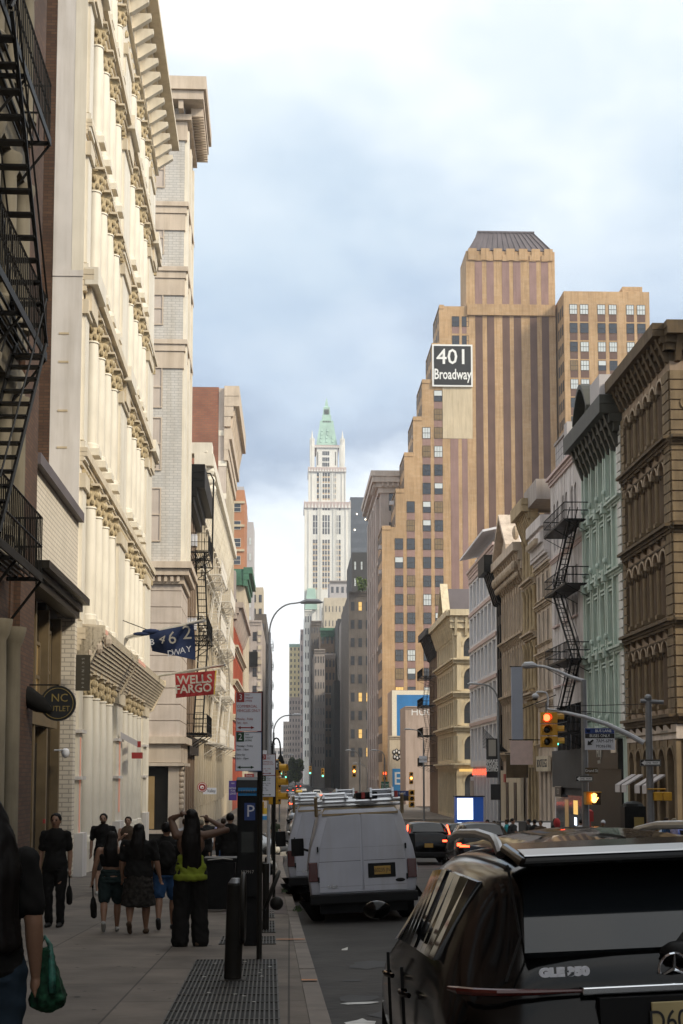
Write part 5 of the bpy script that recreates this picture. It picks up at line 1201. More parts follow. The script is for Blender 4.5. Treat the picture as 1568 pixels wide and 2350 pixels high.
def wheel(parent, x, y, r, w=.23):
    mb = MB().use('rubber'); s = 1 if x > 0 else -1; prof = [(r*.62,-w/2),(r*.94,-w/2),(r,-w*.35),(r,w*.35),(r*.94,w/2),(r*.62,w/2)]
    mb.tube([(x+s*z,y,r) for q, z in prof], [q for q, z in prof], 20, cap=False); o = mb.build('wheel', parent, smooth=True, raw=True)
    h = MB().use('rail_silver'); h.tube([(x+s*w*.2,y,r),(x+s*w*.36,y,r)], [r*.62,r*.58], 14)
    for i in range(5): t = 2*PI*i/5; h.use('rubber').ball((x+s*w*.36,y+r*.38*math.cos(t),r+r*.38*math.sin(t)), (.01,r*.12,r*.12), 6, 4)
    h.build('rim', o, raw=True); return o
def plate(parent, x, y, z, key, txt, tk='sign_black', w=.32, h=.16, ts=.085):
    o = MB().use(key); o.box(x-w/2,x+w/2,y-.012,y,z-h/2,z+h/2); p = o.build('license_plate', parent, raw=True, bevel=.004)
    if txt:
        c = bpy.data.curves.new('l','FONT'); c.body = txt; c.size = ts*1.38; c.align_x = 'CENTER'; c.align_y = 'CENTER'; c.extrude = .002; t = bpy.data.objects.new('l', c); COL.objects.link(t)
        me = bpy.data.meshes.new_from_object(t.evaluated_get(bpy.context.evaluated_depsgraph_get())); bpy.data.objects.remove(t)
        for v in me.vertices: v.co = Vector((x+v.co.x*.8, y-.014-v.co.z, z+v.co.y))
        me.materials.clear(); me.materials.append(M[tk]); q = bpy.data.objects.new('plate_number', me); COL.objects.link(q); q.parent = p
    return p
def ltext(parent, txt, x, y, z, h, key, ws=1., tilt=0):
    c = bpy.data.curves.new('l','FONT'); c.body = txt; c.size = h*1.38; c.align_x = 'CENTER'; c.align_y = 'CENTER'; c.extrude = .004; c.offset = .004; t = bpy.data.objects.new('l', c); COL.objects.link(t)
    me = bpy.data.meshes.new_from_object(t.evaluated_get(bpy.context.evaluated_depsgraph_get())); bpy.data.objects.remove(t)
    for v in me.vertices: v.co = Vector((x+v.co.x*ws, y+v.co.y*math.sin(tilt)-v.co.z, z+v.co.y*math.cos(tilt)))
    me.materials.clear(); me.materials.append(M[key]); q = bpy.data.objects.new('badge', me); COL.objects.link(q); q.parent = parent; return q
SUV = [(0,.60,.42,.74,.60,.72,.80,.62,.84,0),(.04,.74,.36,.83,.66,.80,.95,.66,1.02,0),(.12,.82,.30,.90,.72,.86,1.08,.69,1.20,0),(.22,.85,.27,.945,.75,.89,1.12,.68,1.27,0),(.36,.87,.26,.965,.76,.915,1.15,.655,1.36,0),(.62,.88,.25,.975,.76,.93,1.17,.60,1.60,0),(.78,.88,.25,.975,.76,.93,1.17,.60,1.68,0),(1.3,.88,.25,.97,.76,.925,1.16,.65,1.705,0),(2.0,.88,.25,.965,.76,.92,1.14,.655,1.72,0),(2.6,.88,.25,.965,.75,.92,1.12,.64,1.69,0),(2.95,.88,.25,.965,.74,.92,1.11,.61,1.62,0),(3.55,.88,.25,.965,.72,.90,1.09,.74,1.14,0),(4.2,.86,.26,.95,.68,.86,1.0,.70,1.06,0),(4.65,.78,.3,.86,.62,.78,.82,.62,.88,0),(4.82,.6,.36,.66,.55,.6,.70,.5,.74,0)]
def make_car(name, label, cat, st, key, group=None, lights='lamp_red', rails=None, L=4.8, r=.36, glass_rear=(.24,.60), sides=((.95,1.7),(1.85,2.6),(2.68,3.05)), bar=True, plateno=None):
    root = thing(name, label, cat, (0,0,0), group)
    V, F = loft(st); mb = MB().use(key); mb.add(V, F); bo = mb.build('body', root, smooth='all', raw=True); sd_ = bo.modifiers.new('smooth', 'SUBSURF'); sd_.levels = sd_.render_levels = 2
    for ya, yb in sides:
        for s in (-1,1): g = MB().use('car_glass'); sideglass(g, st, s, ya, yb); g.build('side_window', root, raw=True)
    g = MB().use('car_glass'); topglass(g, st, *glass_rear); g.build('rear_window', root, smooth=False, raw=True)
    wi = [i for i in range(len(st)-1) if st[i][0] > L*.5 and st[i][8]-st[i+1][8] > .2]
    if wi: g = MB().use('car_glass'); topglass(g, st, st[wi[0]][0]+.05, st[wi[0]+1][0]-.05); g.build('windscreen', root, raw=True)
    for s in (-1,1):
        wheel(root, s*.80, .92, r); wheel(root, s*.80, L-.92, r)
        q = interp(st, .10); t = MB().use(lights); t.box(*sorted((s*.83,s*.52)), .0, .10, .90, .97); t.box(*sorted((s*.90,s*.78)), .02, .16, .93, 1.03); (t.build('tail_light', root, raw=True) if bar else None)
        m = MB().use(key); m.ball((s*1.0,3.05,1.32), (.085,.05,.055), 10, 7); m.build('mirror', root, smooth=True, raw=True)
    if bar: b = MB().use(lights); b.box(-.28,.28,.66,.70,st[5][8]-.06,st[5][8]-.02); b.build('brake_bar', root, raw=True)
    b = MB().use('car_trim'); b.box(-.80,.80,-.05,.15,.30,.50); b.build('rear_bumper', root, raw=True, bevel=.03)
    if plateno is not None: plate(root, 0, -.0, .76, 'plate_ny', plateno)
    return root
def place(o, x, d, yaw=.0, roll=0.):
    pitch = math.atan((gz(d+2.4)-gz(d))/2.4); o.location = (x, d, rz(x, d)); o.rotation_euler = (pitch, rad(roll), yaw)
# --- the black SUV in the foreground
car = make_car('parked_car', 'glossy black SUV with roof rails filling the lower right corner', 'car', SUV, 'car_black', lights='tail_dark', bar=False, glass_rear=(.24,.60))
place(car, 1.63, 5.72, rad(.9), -2.2)
b = MB().use('car_glass'); gv = []
for i in range(9):
    for j in range(9): u, v = -1+2*i/8, j/8; gv.append((u*.52, .95+1.75*v, 1.70+.085*(1-u*u)*(1-(2*v-1)**4*.6)))
b.add(gv, [(i*9+j, i*9+j+1, i*9+j+10, i*9+j+9) for i in range(8) for j in range(8)]); b.build('glass_roof', car, smooth='all', raw=True)
b = MB().use('car_black'); b.hexa([(-.57,.42,1.635),(.57,.42,1.635),(.58,.90,1.70),(-.58,.90,1.70),(-.55,.42,1.68),(.55,.42,1.68),(.56,.9,1.735),(-.56,.9,1.735)]); b.build('roof_spoiler', car, raw=True, bevel=.02)
sp = MB().use('rail_silver'); sp.hexa([(-.54,.43,1.683),(.54,.43,1.683),(.54,.60,1.706),(-.54,.60,1.706),(-.54,.44,1.689),(.54,.44,1.689),(.54,.60,1.711),(-.54,.60,1.711)]); sp.build('spoiler_glint', car, raw=True)  # silver strip stands in for the sky reflected along the spoiler edge
for s in (-1,1):
    rl = MB().use('rail_silver'); rl.tube([(s*.56,.95,1.68),(s*.56,1.03,1.725),(s*.56,1.15,1.755),(s*.565,1.6,1.775),(s*.565,2.3,1.77),(s*.56,2.75,1.74),(s*.55,2.9,1.68)], .024, 8); rl.build('roof_rail', car, smooth=True, raw=True)
    tl = MB().use('tail_dark'); tl.tube([(s*.36,.075,1.147),(s*.6,.082,1.150),(s*.74,.10,1.153),(s*.83,.145,1.155),(s*.88,.215,1.155),(s*.912,.31,1.155)], [.006,.013,.016,.017,.017,.01], 8); tl.build('light_cluster', car, raw=True)
b = MB().use('chrome'); b.box(-.40,.48,.06,.13,1.13,1.162); b.build('chrome_strip', car, raw=True, bevel=.006)
b = MB().use('car_trim'); b.box(-.34,.36,.028,.08,.84,1.12); b.build('plate_recess', car, raw=True)
plate(car, 0.02, .024, 1.02, 'plate_yellow', 'D60\u00b7WV', w=.31, h=.155, ts=.085)
ltext(car, 'GLE 350', -.47, .062, 1.226, .032, 'sign_white', 1.3)
em = MB().use('chrome'); pts = [(.062*math.cos(2*PI*i/20), .135-.02*math.sin(2*PI*i/20), 1.215+.062*math.sin(2*PI*i/20)) for i in range(21)]; em.tube(pts, .006, 6, cap=False)
for i in range(3): t = PI/2+2*PI*i/3; em.tube([(0,.13,1.215),(.06*math.cos(t),.13-.02*math.sin(t),1.215+.06*math.sin(t))], [.011,.003], 5)
em.build('star_emblem', car, raw=True)
wp = MB().use('car_trim'); wp.tube([(.05,.23,1.27),(.10,.27,1.33),(.55,.29,1.345)], [.035,.028,.014], 6); wp.ball((.05,.2,1.27), (.09,.06,.05), 8, 6); wp.build('rear_wiper', car, smooth=True, raw=True)
h = MB().use('car_black'); 
for y in (1.55, 2.5): h.tube([(-.965,y,.98),(-1.0,y+.05,.985),(-1.0,y+.17,.985),(-.965,y+.22,.98)], .014, 6)
h.build('door_handle', car, smooth=True, raw=True)
sm_ = MB().use('car_trim'); sm_.tube([(-.70,.12,1.19),(-.60,.30,1.35),(-.585,.62,1.64)], .006, 5); sm_.tube([(.70,.12,1.19),(.60,.30,1.35),(.585,.62,1.64)], .006, 5)
for y in (1.78, 2.64): sm_.box(-.985,-.968,y,y+.008,.4,1.1)
sm_.box(-.985,-.968,.9,3.4,.34,.42); sm_.build('door_seam', car, raw=True)
# --- white work vans with ladder racks
VAN = [(0,.94,.50,1.0,.95,.93,1.35,.70,2.02,0),(.03,.96,.46,1.01,.95,.94,1.35,.72,2.05,0),(.5,.97,.42,1.01,.95,.945,1.35,.735,2.09,0),(3.4,.97,.42,1.01,.95,.945,1.35,.735,2.10,0),(3.9,.97,.42,1.01,.95,.93,1.32,.71,2.02,0),(4.6,.95,.42,1.0,.92,.90,1.25,.70,1.32,0),(5.3,.92,.45,.95,.85,.85,1.05,.70,1.12,0),(5.55,.85,.5,.85,.8,.78,.95,.65,.98,0)]
van = thing('work_van', 'dirty white cargo van stopped by the kerb with ladders on its roof rack', 'van', (0,0,0), 'white cargo vans with roof racks')
V, F = loft(VAN); mb = MB().use('van_white'); mb.add(V, F); mb.build('body', van, smooth=True, raw=True)
def vdoor(s):
    d = MB().use('van_white'); P = [(s*.012,.56),(s*.80,.56),(s*.80,1.0),(s*.775,1.35),(s*.60,1.93),(s*.012,1.96)]
    d.uprism(Fr((0,0),(1,0),(0,-1)), .0, .022, P); o = d.build('rear_door', van, raw=True, bevel=.008)
    h_ = MB().use('car_trim'); h_.box(*sorted((s*.79,s*.82)), -.035, .0, .75, .85); h_.box(*sorted((s*.79,s*.82)), -.035, .0, 1.30, 1.40); h_.build('hinge', o, raw=True)
    q = MB().use('car_trim'); q.box(*sorted((s*.03,s*.79)), -.0235, -.022, 1.115, 1.122); q.box(*sorted((s*.03,s*.78)), -.0235, -.022, .665, .668); q.box(*sorted((s*.03,s*.78)), -.0235, -.022, 1.36, 1.362); q.build('door_crease', o, raw=True); return o
vdoor(-1); dr = vdoor(1)
for s in (-1,1):
    t = MB().use('tail_dark'); t.box(*sorted((s*.82,s*.985)), -.03, .06, .77, 1.12); t.build('tail_light', van, raw=True, bevel=.012)
    m = MB().use('car_trim'); m.tube([(s*.95,4.35,1.25),(s*1.1,4.3,1.3)], .03, 6); m.box(*sorted((s*1.05,s*1.32)), 4.25, 4.37, 1.15, 1.52); m.build('mirror', van, raw=True, bevel=.02)
    for y in (1.05, 4.55): wheel(van, s*.84, y, .37, .25)
    g = MB().use('car_glass'); sideglass(g, VAN, s, 3.3, 4.0, .05, .85); g.build('side_window', van, raw=True)
b = MB().use('car_trim'); b.box(-.98,.98,-.16,.05,.36,.54); b.build('rear_bumper', van, raw=True, bevel=.02)
b = MB().use('car_trim'); b.box(-.80,.80,.1,5.2,.18,.42); b.build('underbody', van, raw=True)
b = MB().use('car_trim'); b.box(.10,.60,-.035,-.022,.80,1.06); b.build('plate_recess', van, raw=True, bevel=.02); plate(van, .36, -.036, .93, 'plate_ny', '60235 JN', w=.30, h=.15, ts=.07)
ltext(van, 'E-250', -.56, -.026, .665, .045, 'chrome', 1.2)
b = MB().use('car_trim'); b.ball((.68,-.024,.74), (.09,.012,.035), 14, 6); b.build('oval_badge', van, smooth=True, raw=True)
b = MB().use('van_rust'); b.hexa([(-.70,-.012,1.95),(.70,-.012,1.95),(.66,.3,2.085),(-.66,.3,2.085),(-.70,-.006,1.985),(.70,-.006,1.985),(.66,.3,2.10),(-.66,.3,2.10)]); b.build('rusty_roof_edge', van, raw=True)
for i, y in enumerate((.35, 2.2, 3.7)):
    r_ = MB().use('rail_silver'); r_.tube([(-.78,y,2.0),(-.80,y,2.22),(.80,y,2.22),(.78,y,2.0)], .028, 8)
    if i == 0: r_.tube([(-.83,y,2.13),(.83,y,2.13)], .03, 8)
    r_.build('rack_bar', van, raw=True)
for s in (-1,1): r_ = MB().use('van_rust'); r_.tube([(s*.79,.3,2.16),(s*.79,3.75,2.16)], .022, 6); r_.tube([(s*.80,.35,1.95),(s*.80,.2,2.3)], .035, 6); r_.build('rack_rail', van, raw=True)
for x, z, ln in ((-.45,2.31,4.4),(.42,2.30,4.0),(.42,2.39,3.6)):
    l = MB().use('bright_alu'); w = .2
    for s in (-1,1): l.box(x+s*w-.02,x+s*w+.02,.0,ln,z-.04,z+.04)
    for i in range(13): l.tube([(x-w,.15+i*(ln-.3)/12,z),(x+w,.15+i*(ln-.3)/12,z)], .016, 5)
    l.build('ladder', van, raw=True)
for z, x0, x1 in ((2.27,-.68,-.2),(2.34,-.68,-.25),(2.20,-.68,.62)):
    l = MB().use('bright_alu'); l.tube([(x0,.16,z),(x1,.16,z)], .032, 8); l.build('cross_pipe', van, raw=True)
l = MB().use('car_trim'); l.box(-.05,.35,.2,1.4,2.24,2.36); l.build('roof_box', van, raw=True, bevel=.02)
for x in (.05,.66): l = MB().use('sign_red'); l.box(x,x+.06,.12,.2,2.24,2.36); l.build('marker_light', van, raw=True)
place(van, 1.38, 26.2, rad(-.4), -2.6)
v2 = dup(van, (0,0,0), label='second white cargo van half hidden ahead of the dirty one with a taller rack load'); place(v2, .98, 33.6, rad(-.3), -2.2); v2.scale = (1,1,1.07)
# --- traffic
blk = make_car('traffic_car', 'black SUV braking with its left tail lamp glowing just right of the white van', 'car', SUV, 'car_black', 'traffic on the avenue', plateno=''); place(blk, 6.25, 45.5, rad(-1))
c2 = dup(blk, (0,0,0), label='black SUV with upright red lamp strips stopped ahead of the braking one'); place(c2, 5.55, 57, rad(-.5)); c2.scale = (1.06,1,1.02)
def recol(root, frm, to):
    for c in kids(root):
        for o in [c]+kids(c):
            if any(m and m.name == frm for m in o.data.materials):
                o.data = o.data.copy()
                for i, m in enumerate(o.data.materials):
                    if m.name == frm: o.data.materials[i] = M[to]
t = MB().use('lamp_red')
for s in (-1,1): t.hexa([(s*.82,.02,1.02),(s*.87,.02,1.02),(s*.87,.10,1.02),(s*.82,.10,1.02),(s*.72,.55,1.55),(s*.77,.55,1.55),(s*.77,.62,1.55),(s*.72,.62,1.55)])
t.build('tall_lamp', c2, raw=True)
wsv = dup(blk, (0,0,0), label='white SUV with a lit red lamp at the kerb beyond the vans'); recol(wsv, 'car_black', 'car_white'); place(wsv, .95, 68, 0)
SED = [(0,.62,.42,.80,.60,.78,.80,.70,.84,0),(.06,.8,.34,.90,.62,.86,.90,.74,.96,0),(.6,.84,.26,.92,.66,.86,.95,.72,1.02,0),(.95,.84,.24,.92,.66,.87,.97,.68,1.08,0),(1.5,.84,.24,.92,.66,.87,.96,.60,1.38,0),(2.3,.84,.24,.92,.66,.87,.95,.60,1.44,0),(2.8,.84,.24,.92,.66,.87,.93,.58,1.38,0),(3.5,.84,.24,.92,.64,.86,.90,.72,.97,0),(4.2,.80,.26,.88,.6,.8,.8,.65,.86,0),(4.6,.6,.34,.66,.5,.6,.62,.5,.66,0)]
sed = make_car('traffic_car', 'white sedan far along the road behind the kerbside pedestrians', 'car', SED, 'car_white', 'traffic on the avenue', L=4.6, r=.33, glass_rear=(1.0,1.46), sides=((1.35,2.1),(2.2,2.95)), bar=False); place(sed, .9, 118, 0)
def far(src, lab, x, d, frm=None, to=None, yaw=0, sc=None):
    c = dup(src, (0,0,0), label=lab)
    if to: recol(c, frm, to)
    place(c, x, d, yaw)
    if sc: c.scale = sc
    return c
far(sed, 'silver sedan turning out of the cross street by the kerb', -4.6, 84, 'car_white', 'car_silver', rad(-84))
far(blk, 'dark grey boxy van with a black rear door in the kerb lane', .9, 190, 'car_black', 'car_silver', 0, (1.05,1,1.3))
far(sed, 'silver car with bright brake lamps beyond the boxy van', .75, 250, 'car_white', 'car_silver')
far(blk, 'yellow taxi braking in the second lane far off', 3.0, 245, 'car_black', 'taxi_yellow')
far(sed, 'grey car at the head of the kerb lane far off', .4, 330, 'car_white', 'car_grey'); far(sed, 'pale car beside the far taxi', 4.6, 300)
far(blk, 'distant black SUV under the green traffic lights', 1.5, 420); far(blk, 'most distant dark car near the street tree', 3.2, 520); far(sed, 'distant white car beyond the taxi in the second lane', 3.9, 400)
far(blk, 'dark SUV braking at the head of the second lane', 2.7, 205, 'car_black', 'car_grey'); far(sed, 'red car in the kerb lane beyond the braking silver one', .6, 285, 'car_white', 'tail_dark'); far(blk, 'white van like SUV far ahead beside the yellow taxi', 5.2, 270, 'car_black', 'car_white', 0, (1.05,1,1.25)); far(sed, 'second yellow taxi deeper in the queue of brake lamps', 2.4, 370, 'car_white', 'taxi_yellow'); far(blk, 'black SUV deep in the queue left of the second taxi', .2, 385)
far(sed, 'silver car stopped behind the crossing at the kerb lane', .75, 150, 'car_white', 'car_silver')
far(blk, 'blue SUV crossing on the side street behind the grey pole', 15.4, 60.5, 'car_black', 'car_blue', rad(-88)); far(blk, 'black SUV parked on the right beyond the two braking ones', 9.2, 76)

# ================================================================== STREET FURNITURE
def pole_at(x, y): p = gp(x, y); return p
SG = Fr((0,0),(1,0),(0,-1))
def board(root, name, x0, x1, y, z0, z1, key, th=.02, edge=None):
    b = MB().use(key); b.box(x0,x1,y,y+th,z0,z1); o = b.build(name, root)
    if edge:
        e = MB().use(edge); w = (x1-x0)*.018
        for a in ((x0+w,x0+2*w,z0+w,z1-w),(x1-2*w,x1-w,z0+w,z1-w),(x0+2*w,x1-2*w,z0+w,z0+2*w),(x0+2*w,x1-2*w,z1-2*w,z1-w)): e.box(a[0],a[1],y-.003,y,a[2],a[3])
        e.build('border', root)
    return o
def frat(x, y): return Fr((x,y),(1,0),(0,-1))
# --- parking sign pole
def parking_sign(lab, xc, d, zb, s, group, plabel):
    """xc,zb: left bottom corner of the lower panel"""
    z0 = gz(d); w, h = .305*s, .457*s; y = d-.05
    pl = thing('sign_pole', plabel, 'pole', (xc+w-.02, d, z0)); b = MB().use('dark_pole'); b.tube([(xc+w-.02,d,z0),(xc+w-.02,d,zb+2*h+.02)], .032*s, 8); b.build('post', pl)
    for k in range(2):
        zb_ = zb+k*(h+.005); red = k == 1; root = thing('parking_sign', lab[k], 'sign', (xc, y, zb_), group)
        o = board(root, 'panel', xc, xc+w, y, zb_, zb_+h, 'sign_white'); e = MB().use('sign_red' if red else 'sign_blue'); t = .006*s
        for a in ((xc,xc+t,zb_,zb_+h),(xc+w-t,xc+w,zb_,zb_+h),(xc+t,xc+w-t,zb_,zb_+t),(xc+t,xc+w-t,zb_+h-t,zb_+h)): e.box(a[0],a[1],y-.003,y,a[2],a[3])
        e.build('border', root); ck = 'sign_red' if red else 'sign_green'; q = MB().use(ck); q.box(xc+.01*s,xc+.10*s,y-.003,y-.0005,zb_+h-.115*s,zb_+h-.008*s); q.build('number_block', root)
        F_ = frat(0, y); T = lambda tx, u, z, hh, key=ck, al='LEFT': text(tx, F_, u, .003, z, hh, key, root, align=al, wscale=.85, ext=.001)
        T('3' if red else '2', xc+.055*s, zb_+h-.062*s, .075*s, 'letter_white', 'CENTER')
        for i, wd in enumerate(('hour','metered','parking')): T(wd, xc+.112*s, zb_+h-(.028+.034*i)*s, .022*s)
        if red:
            T('COMMERCIAL', xc+.014*s, zb_+h-.165*s, .032*s); T('VEHICLES ONLY', xc+.014*s, zb_+h-.215*s, .032*s); T('Monday - Friday', xc+.012*s, zb_+.145*s, .025*s); T('7am - 6pm', xc+.012*s, zb_+.10*s, .025*s)
        else:
            T('Monday - Friday', xc+.012*s, zb_+h-.165*s, .025*s, 'charcoal'); T('6pm - 10pm', xc+.012*s, zb_+h-.205*s, .025*s, 'charcoal'); T('Saturday', xc+.012*s, zb_+h-.265*s, .025*s, 'charcoal'); T('8am - 10pm', xc+.012*s, zb_+h-.31*s, .025*s, 'charcoal')
        a = MB().use(ck); za = zb_+.045*s; a.box(xc+.04*s,xc+.20*s,y-.003,y-.0005,za-.006*s,za+.006*s)
        for xx, sg in ((xc+.02*s,1),(xc+.22*s,-1)): a.add([(xx,y-.003,za),(xx+sg*.04*s,y-.003,za-.018*s),(xx+sg*.04*s,y-.003,za+.018*s)], [(0,1,2)])
        a.build('arrow', root)
p = W(540.5, 1770, 18.2)
parking_sign(('white parking sign for a green 2 hour limit, lower panel on the near pole', 'white parking sign for a red 3 hour commercial limit, upper panel on the near pole'), p.x, 18.2, p.z, 1.09, 'parking signs on the kerb poles', 'dark square post carrying the large near parking signs')
p = W(599.5, 1829, 31.0)
parking_sign(('small lower parking sign on the pole behind the near one', 'small upper red parking sign on the pole behind the near one'), p.x, 31.0, p.z, 1.0, 'parking signs on the kerb poles', 'thin dark post carrying the smaller parking signs behind')
# --- muni meter
p = gp(598, 2172); d = p.y; X0, X1 = W(541,1900,d).x, W(602,1900,d).x
mt = thing('parking_meter', 'tall dark parking pay station with a big white P on blue', 'meter', (p.x, d, gz(d)))
zt = W(570,1800,d).z; zb_ = W(570,2060,d).z
b = MB().use('trash_black'); b.box(X0+.02,X1-.02,d,d+.34,zb_,zt-.12); b.prism(Fr((X0,d),(1,0),(0,-1)), 0, X1-X0, [(.03,zt-.12),(-.36,zt-.12),(-.36,zt+.10),(-.1,zt+.06)]); b.build('cabinet', mt, bevel=.012)
b = MB().use('trash_black'); b.box(X0+.12,X1-.04,d+.04,d+.30,gz(d),zb_); b.build('pedestal', mt, bevel=.01)
b = MB().use('poster_blue'); b.box(X0+.03,X1-.08,d-.012,d,zt-.16,zt-.05); b.build('id_strip', mt); text('103917', frat((X0+X1)/2-.02,d), 0, .014, zt-.105, .05, 'letter_grey', mt, ext=.001)
b = MB().use('sign_blue'); b.box(X0+.12,X1-.10,d-.008,d,zt-.50,zt-.26); b.build('p_panel', mt); text('P', frat((X0+X1)/2+.02,d), 0, .011, zt-.38, .17, 'sign_grey', mt, 'letter_p', ext=.001)
text('103917', frat((X0+X1)/2-.02,d), 0, .004, zb_+.35, .045, 'letter_grey', mt, ext=.001); b = MB().use('lens_off'); b.box(X0+.08,X1-.12,d-.01,d,zt-.95,zt-.66); b.build('screen', mt)
b = MB().use('orange_paint'); b.box(X0+.09,X0+.15,d-.006,d,zb_+.1,zb_+.22); b.build('sticker', mt)
# --- old meter post with bike ring
p = gp(536, 2251); d = p.y
bp = thing('bike_rack_post', 'thick dark old meter post with a bike ring and base plate on the grating', 'bike rack', (p.x, d, gz(d)))
b = MB().use('dark_pole'); b.box(p.x-.14,p.x+.14,d-.14,d+.14,gz(d),gz(d)+.025); b.build('base_plate', bp)
zt = W(545,2022,d).z; b = MB().use('dark_pole'); b.tube([(p.x-.01,d,gz(d)+.02),(p.x+.02,d,zt-.04),(p.x+.02,d,zt)], [.095,.095,.06], 12); b.build('post', bp, smooth=True)
b = MB().use('steel_pole'); b.tube([(p.x+.02,d,zt-.02),(p.x+.02,d,zt+.03)], [.085,.05], 12); b.build('cap', bp, smooth=True)
b = MB().use('dark_pole'); b.tube([(p.x+.1,d+.36*math.cos(2*PI*i/24),gz(d)+.78+.36*math.sin(2*PI*i/24)) for i in range(25)], .028, 8, cap=False); b.build('bike_ring', bp, smooth=True)
# --- second bike post right of the meter (edge-on ring)
p2 = gp(620, 2135); d = p2.y; bq = thing('bike_rack_post', 'dark bike ring on a post right of the pay station seen edge on', 'bike rack', (p2.x, d, gz(d)))
b = MB().use('dark_pole'); b.tube([(p2.x-.07,d,gz(d)),(p2.x-.07,d,gz(d)+1.05)], .055, 10); b.build('post', bq, smooth=True)
b = MB().use('dark_pole'); b.tube([(p2.x+.02+.12*math.sin(2*PI*i/20),d+.34*math.cos(2*PI*i/20),gz(d)+.62+.30*math.sin(2*PI*i/20)) for i in range(21)], .03, 8, cap=False); b.ball((p2.x+.10,d,gz(d)+.42), (.11,.10,.11), 10, 8); b.build('bike_ring', bq, smooth=True)
# --- bins and rubbish
p = gp(505, 2093); d = p.y; tb = thing('trash_bin', 'black square litter bin behind the woman in the lime top', 'trash bin', (p.x, d, gz(d)))
w = .24; z0 = gz(d); b = MB().use('trash_black'); b.hexa([(p.x-w,d,z0+.04),(p.x+w,d,z0+.04),(p.x+w,d+.45,z0+.04),(p.x-w,d+.45,z0+.04),(p.x-w-.05,d-.04,z0+.95),(p.x+w+.05,d-.04,z0+.95),(p.x+w+.05,d+.5,z0+.95),(p.x-w-.05,d+.5,z0+.95)]); b.build('bin', tb, bevel=.02)
b = MB().use('trash_black'); b.box(p.x-w-.08,p.x+w+.08,d-.07,d+.53,z0+.95,z0+1.03); b.build('lid', tb, bevel=.015); b = MB().use('letter_grey'); b.tube([(p.x-w,d-.09,z0+.99),(p.x+w*.2,d-.1,z0+1.02),(p.x+w,d-.09,z0+1.0)], .012, 5); b.build('rim_strip', tb)
def bag(name, lab, x, y, key, r, n=5, seed=0, d=None):
    p = gp(x, y); r_ = random.Random(seed); b = MB().use(key)
    for i in range(n): b.ball((p.x+r_.uniform(-.5,.5)*r, p.y+r_.uniform(-.2,.5)*r, p.z+r*r_.uniform(.55,1.0)), (r*r_.uniform(.5,.75),r*r_.uniform(.5,.7),r*r_.uniform(.5,.7)), 9, 7)
    b.ball((p.x,p.y,p.z+r*1.6), (r*.2,r*.2,r*.35), 7, 5); o = b.build(name, loc=tuple(p), smooth='all'); tag(o, lab, 'garbage bag', 'rubbish piled along the kerb'); return o
bag('garbage_bag', 'white garbage bag lying on dark sacks at the kerb', 620, 2000, 'trash_white', .26, seed=1); bag('garbage_bag', 'black garbage sack under the white bag', 611, 2008, 'trash_black', .30, seed=2)
bag('garbage_bag', 'clear bag with red wrappers farther along the kerb', 632, 1962, 'trash_white', .30, seed=3); bag('garbage_bag', 'dark sack beyond the bag of red wrappers', 617, 1962, 'trash_black', .34, seed=4)
b = MB().use('cloth_red'); p = gp(632,1961); b.ball((p.x,p.y-.22,p.z+.28), (.15,.05,.1), 8, 6); o = b.build('red_wrappers', loc=tuple(p)); tag(o, 'crumpled red wrappers showing in the clear bag', 'litter')
p = gp(652, 1964); b = MB().use('trash_white'); b.hexa([(p.x-.2,p.y,p.z),(p.x+.25,p.y,p.z),(p.x+.2,p.y+.5,p.z),(p.x-.15,p.y+.5,p.z),(p.x-.18,p.y+.02,p.z+.18),(p.x+.2,p.y,p.z+.22),(p.x+.2,p.y+.5,p.z+.2),(p.x-.1,p.y+.5,p.z+.17)]); o = b.build('white_box', loc=tuple(p)); tag(o, 'flattened white carton on the road edge by the kerb bags', 'box')
lt = MB().use('trash_white'); p = gp(784, 2181); lt.add([(p.x,p.y,p.z+.0),(p.x+.08,p.y,p.z+.0),(p.x+.09,p.y+.1,p.z+.03),(p.x+.01,p.y+.12,p.z+.0)], [(0,1,2,3)]); o = lt.build('litter', loc=tuple(p)); tag(o, 'scrap of paper lying on the asphalt behind the van', 'litter')
for i, (x, y) in enumerate(((652,2052),(684,2096))):
    p = gp(x, y); b = MB().use('leaf_green'); r_ = random.Random(i)
    for k in range(60):
        q = Vector((r_.gauss(0,.035), r_.gauss(0,.12), abs(r_.gauss(0,.035)))); a = r_.uniform(0,6); b.add([p+q+Vector((0,0,.02)), p+q+Vector((.03*math.cos(a),.03*math.sin(a),.05)), p+q+Vector((.01,.03,.08))], [(0,1,2)])
    o = b.build('weed', loc=tuple(p)); tag(o, ('small green weeds in the kerb gap beside the van', 'weed tuft in the kerb joint nearer the camera')[i], 'plant')
# --- street lamps
def lamp(lab, x, d, ztop, reach, side, key='steel_pole', r=.07, curve=True, base=None):
    root = thing('street_lamp', lab, 'street lamp', (x, d, gz(d)), 'curved street lamps'); z0 = gz(d) if base is None else base
    b = MB().use(key); b.tube([(x,d,z0),(x,d,ztop-reach*.9)], [r*1.3,r], 10); b.build('pole', root, smooth=True)
    a = MB().use(key); n = 10; pts = [(x+side*reach*(1-math.cos(PI/2*i/n))*.75, d, ztop-reach*.9+reach*.9*math.sin(PI/2*i/n)) for i in range(n+1)]+[(x+side*reach, d, ztop+.04)]; a.tube(pts, r*.55, 8); a.build('arm', root, smooth=True)
    h = MB().use('lamp_grey'); h.tube([(x+side*(reach-.05),d,ztop+.02),(x+side*(reach+.12),d,ztop+.06),(x+side*(reach+.45),d,ztop+.06),(x+side*(reach+.6),d,ztop+.03)], [.04,.075,.07,.02], 8); h.build('lamp_head', root, smooth=True); return root
P_ = lambda x, y, d: W(x, y, d)
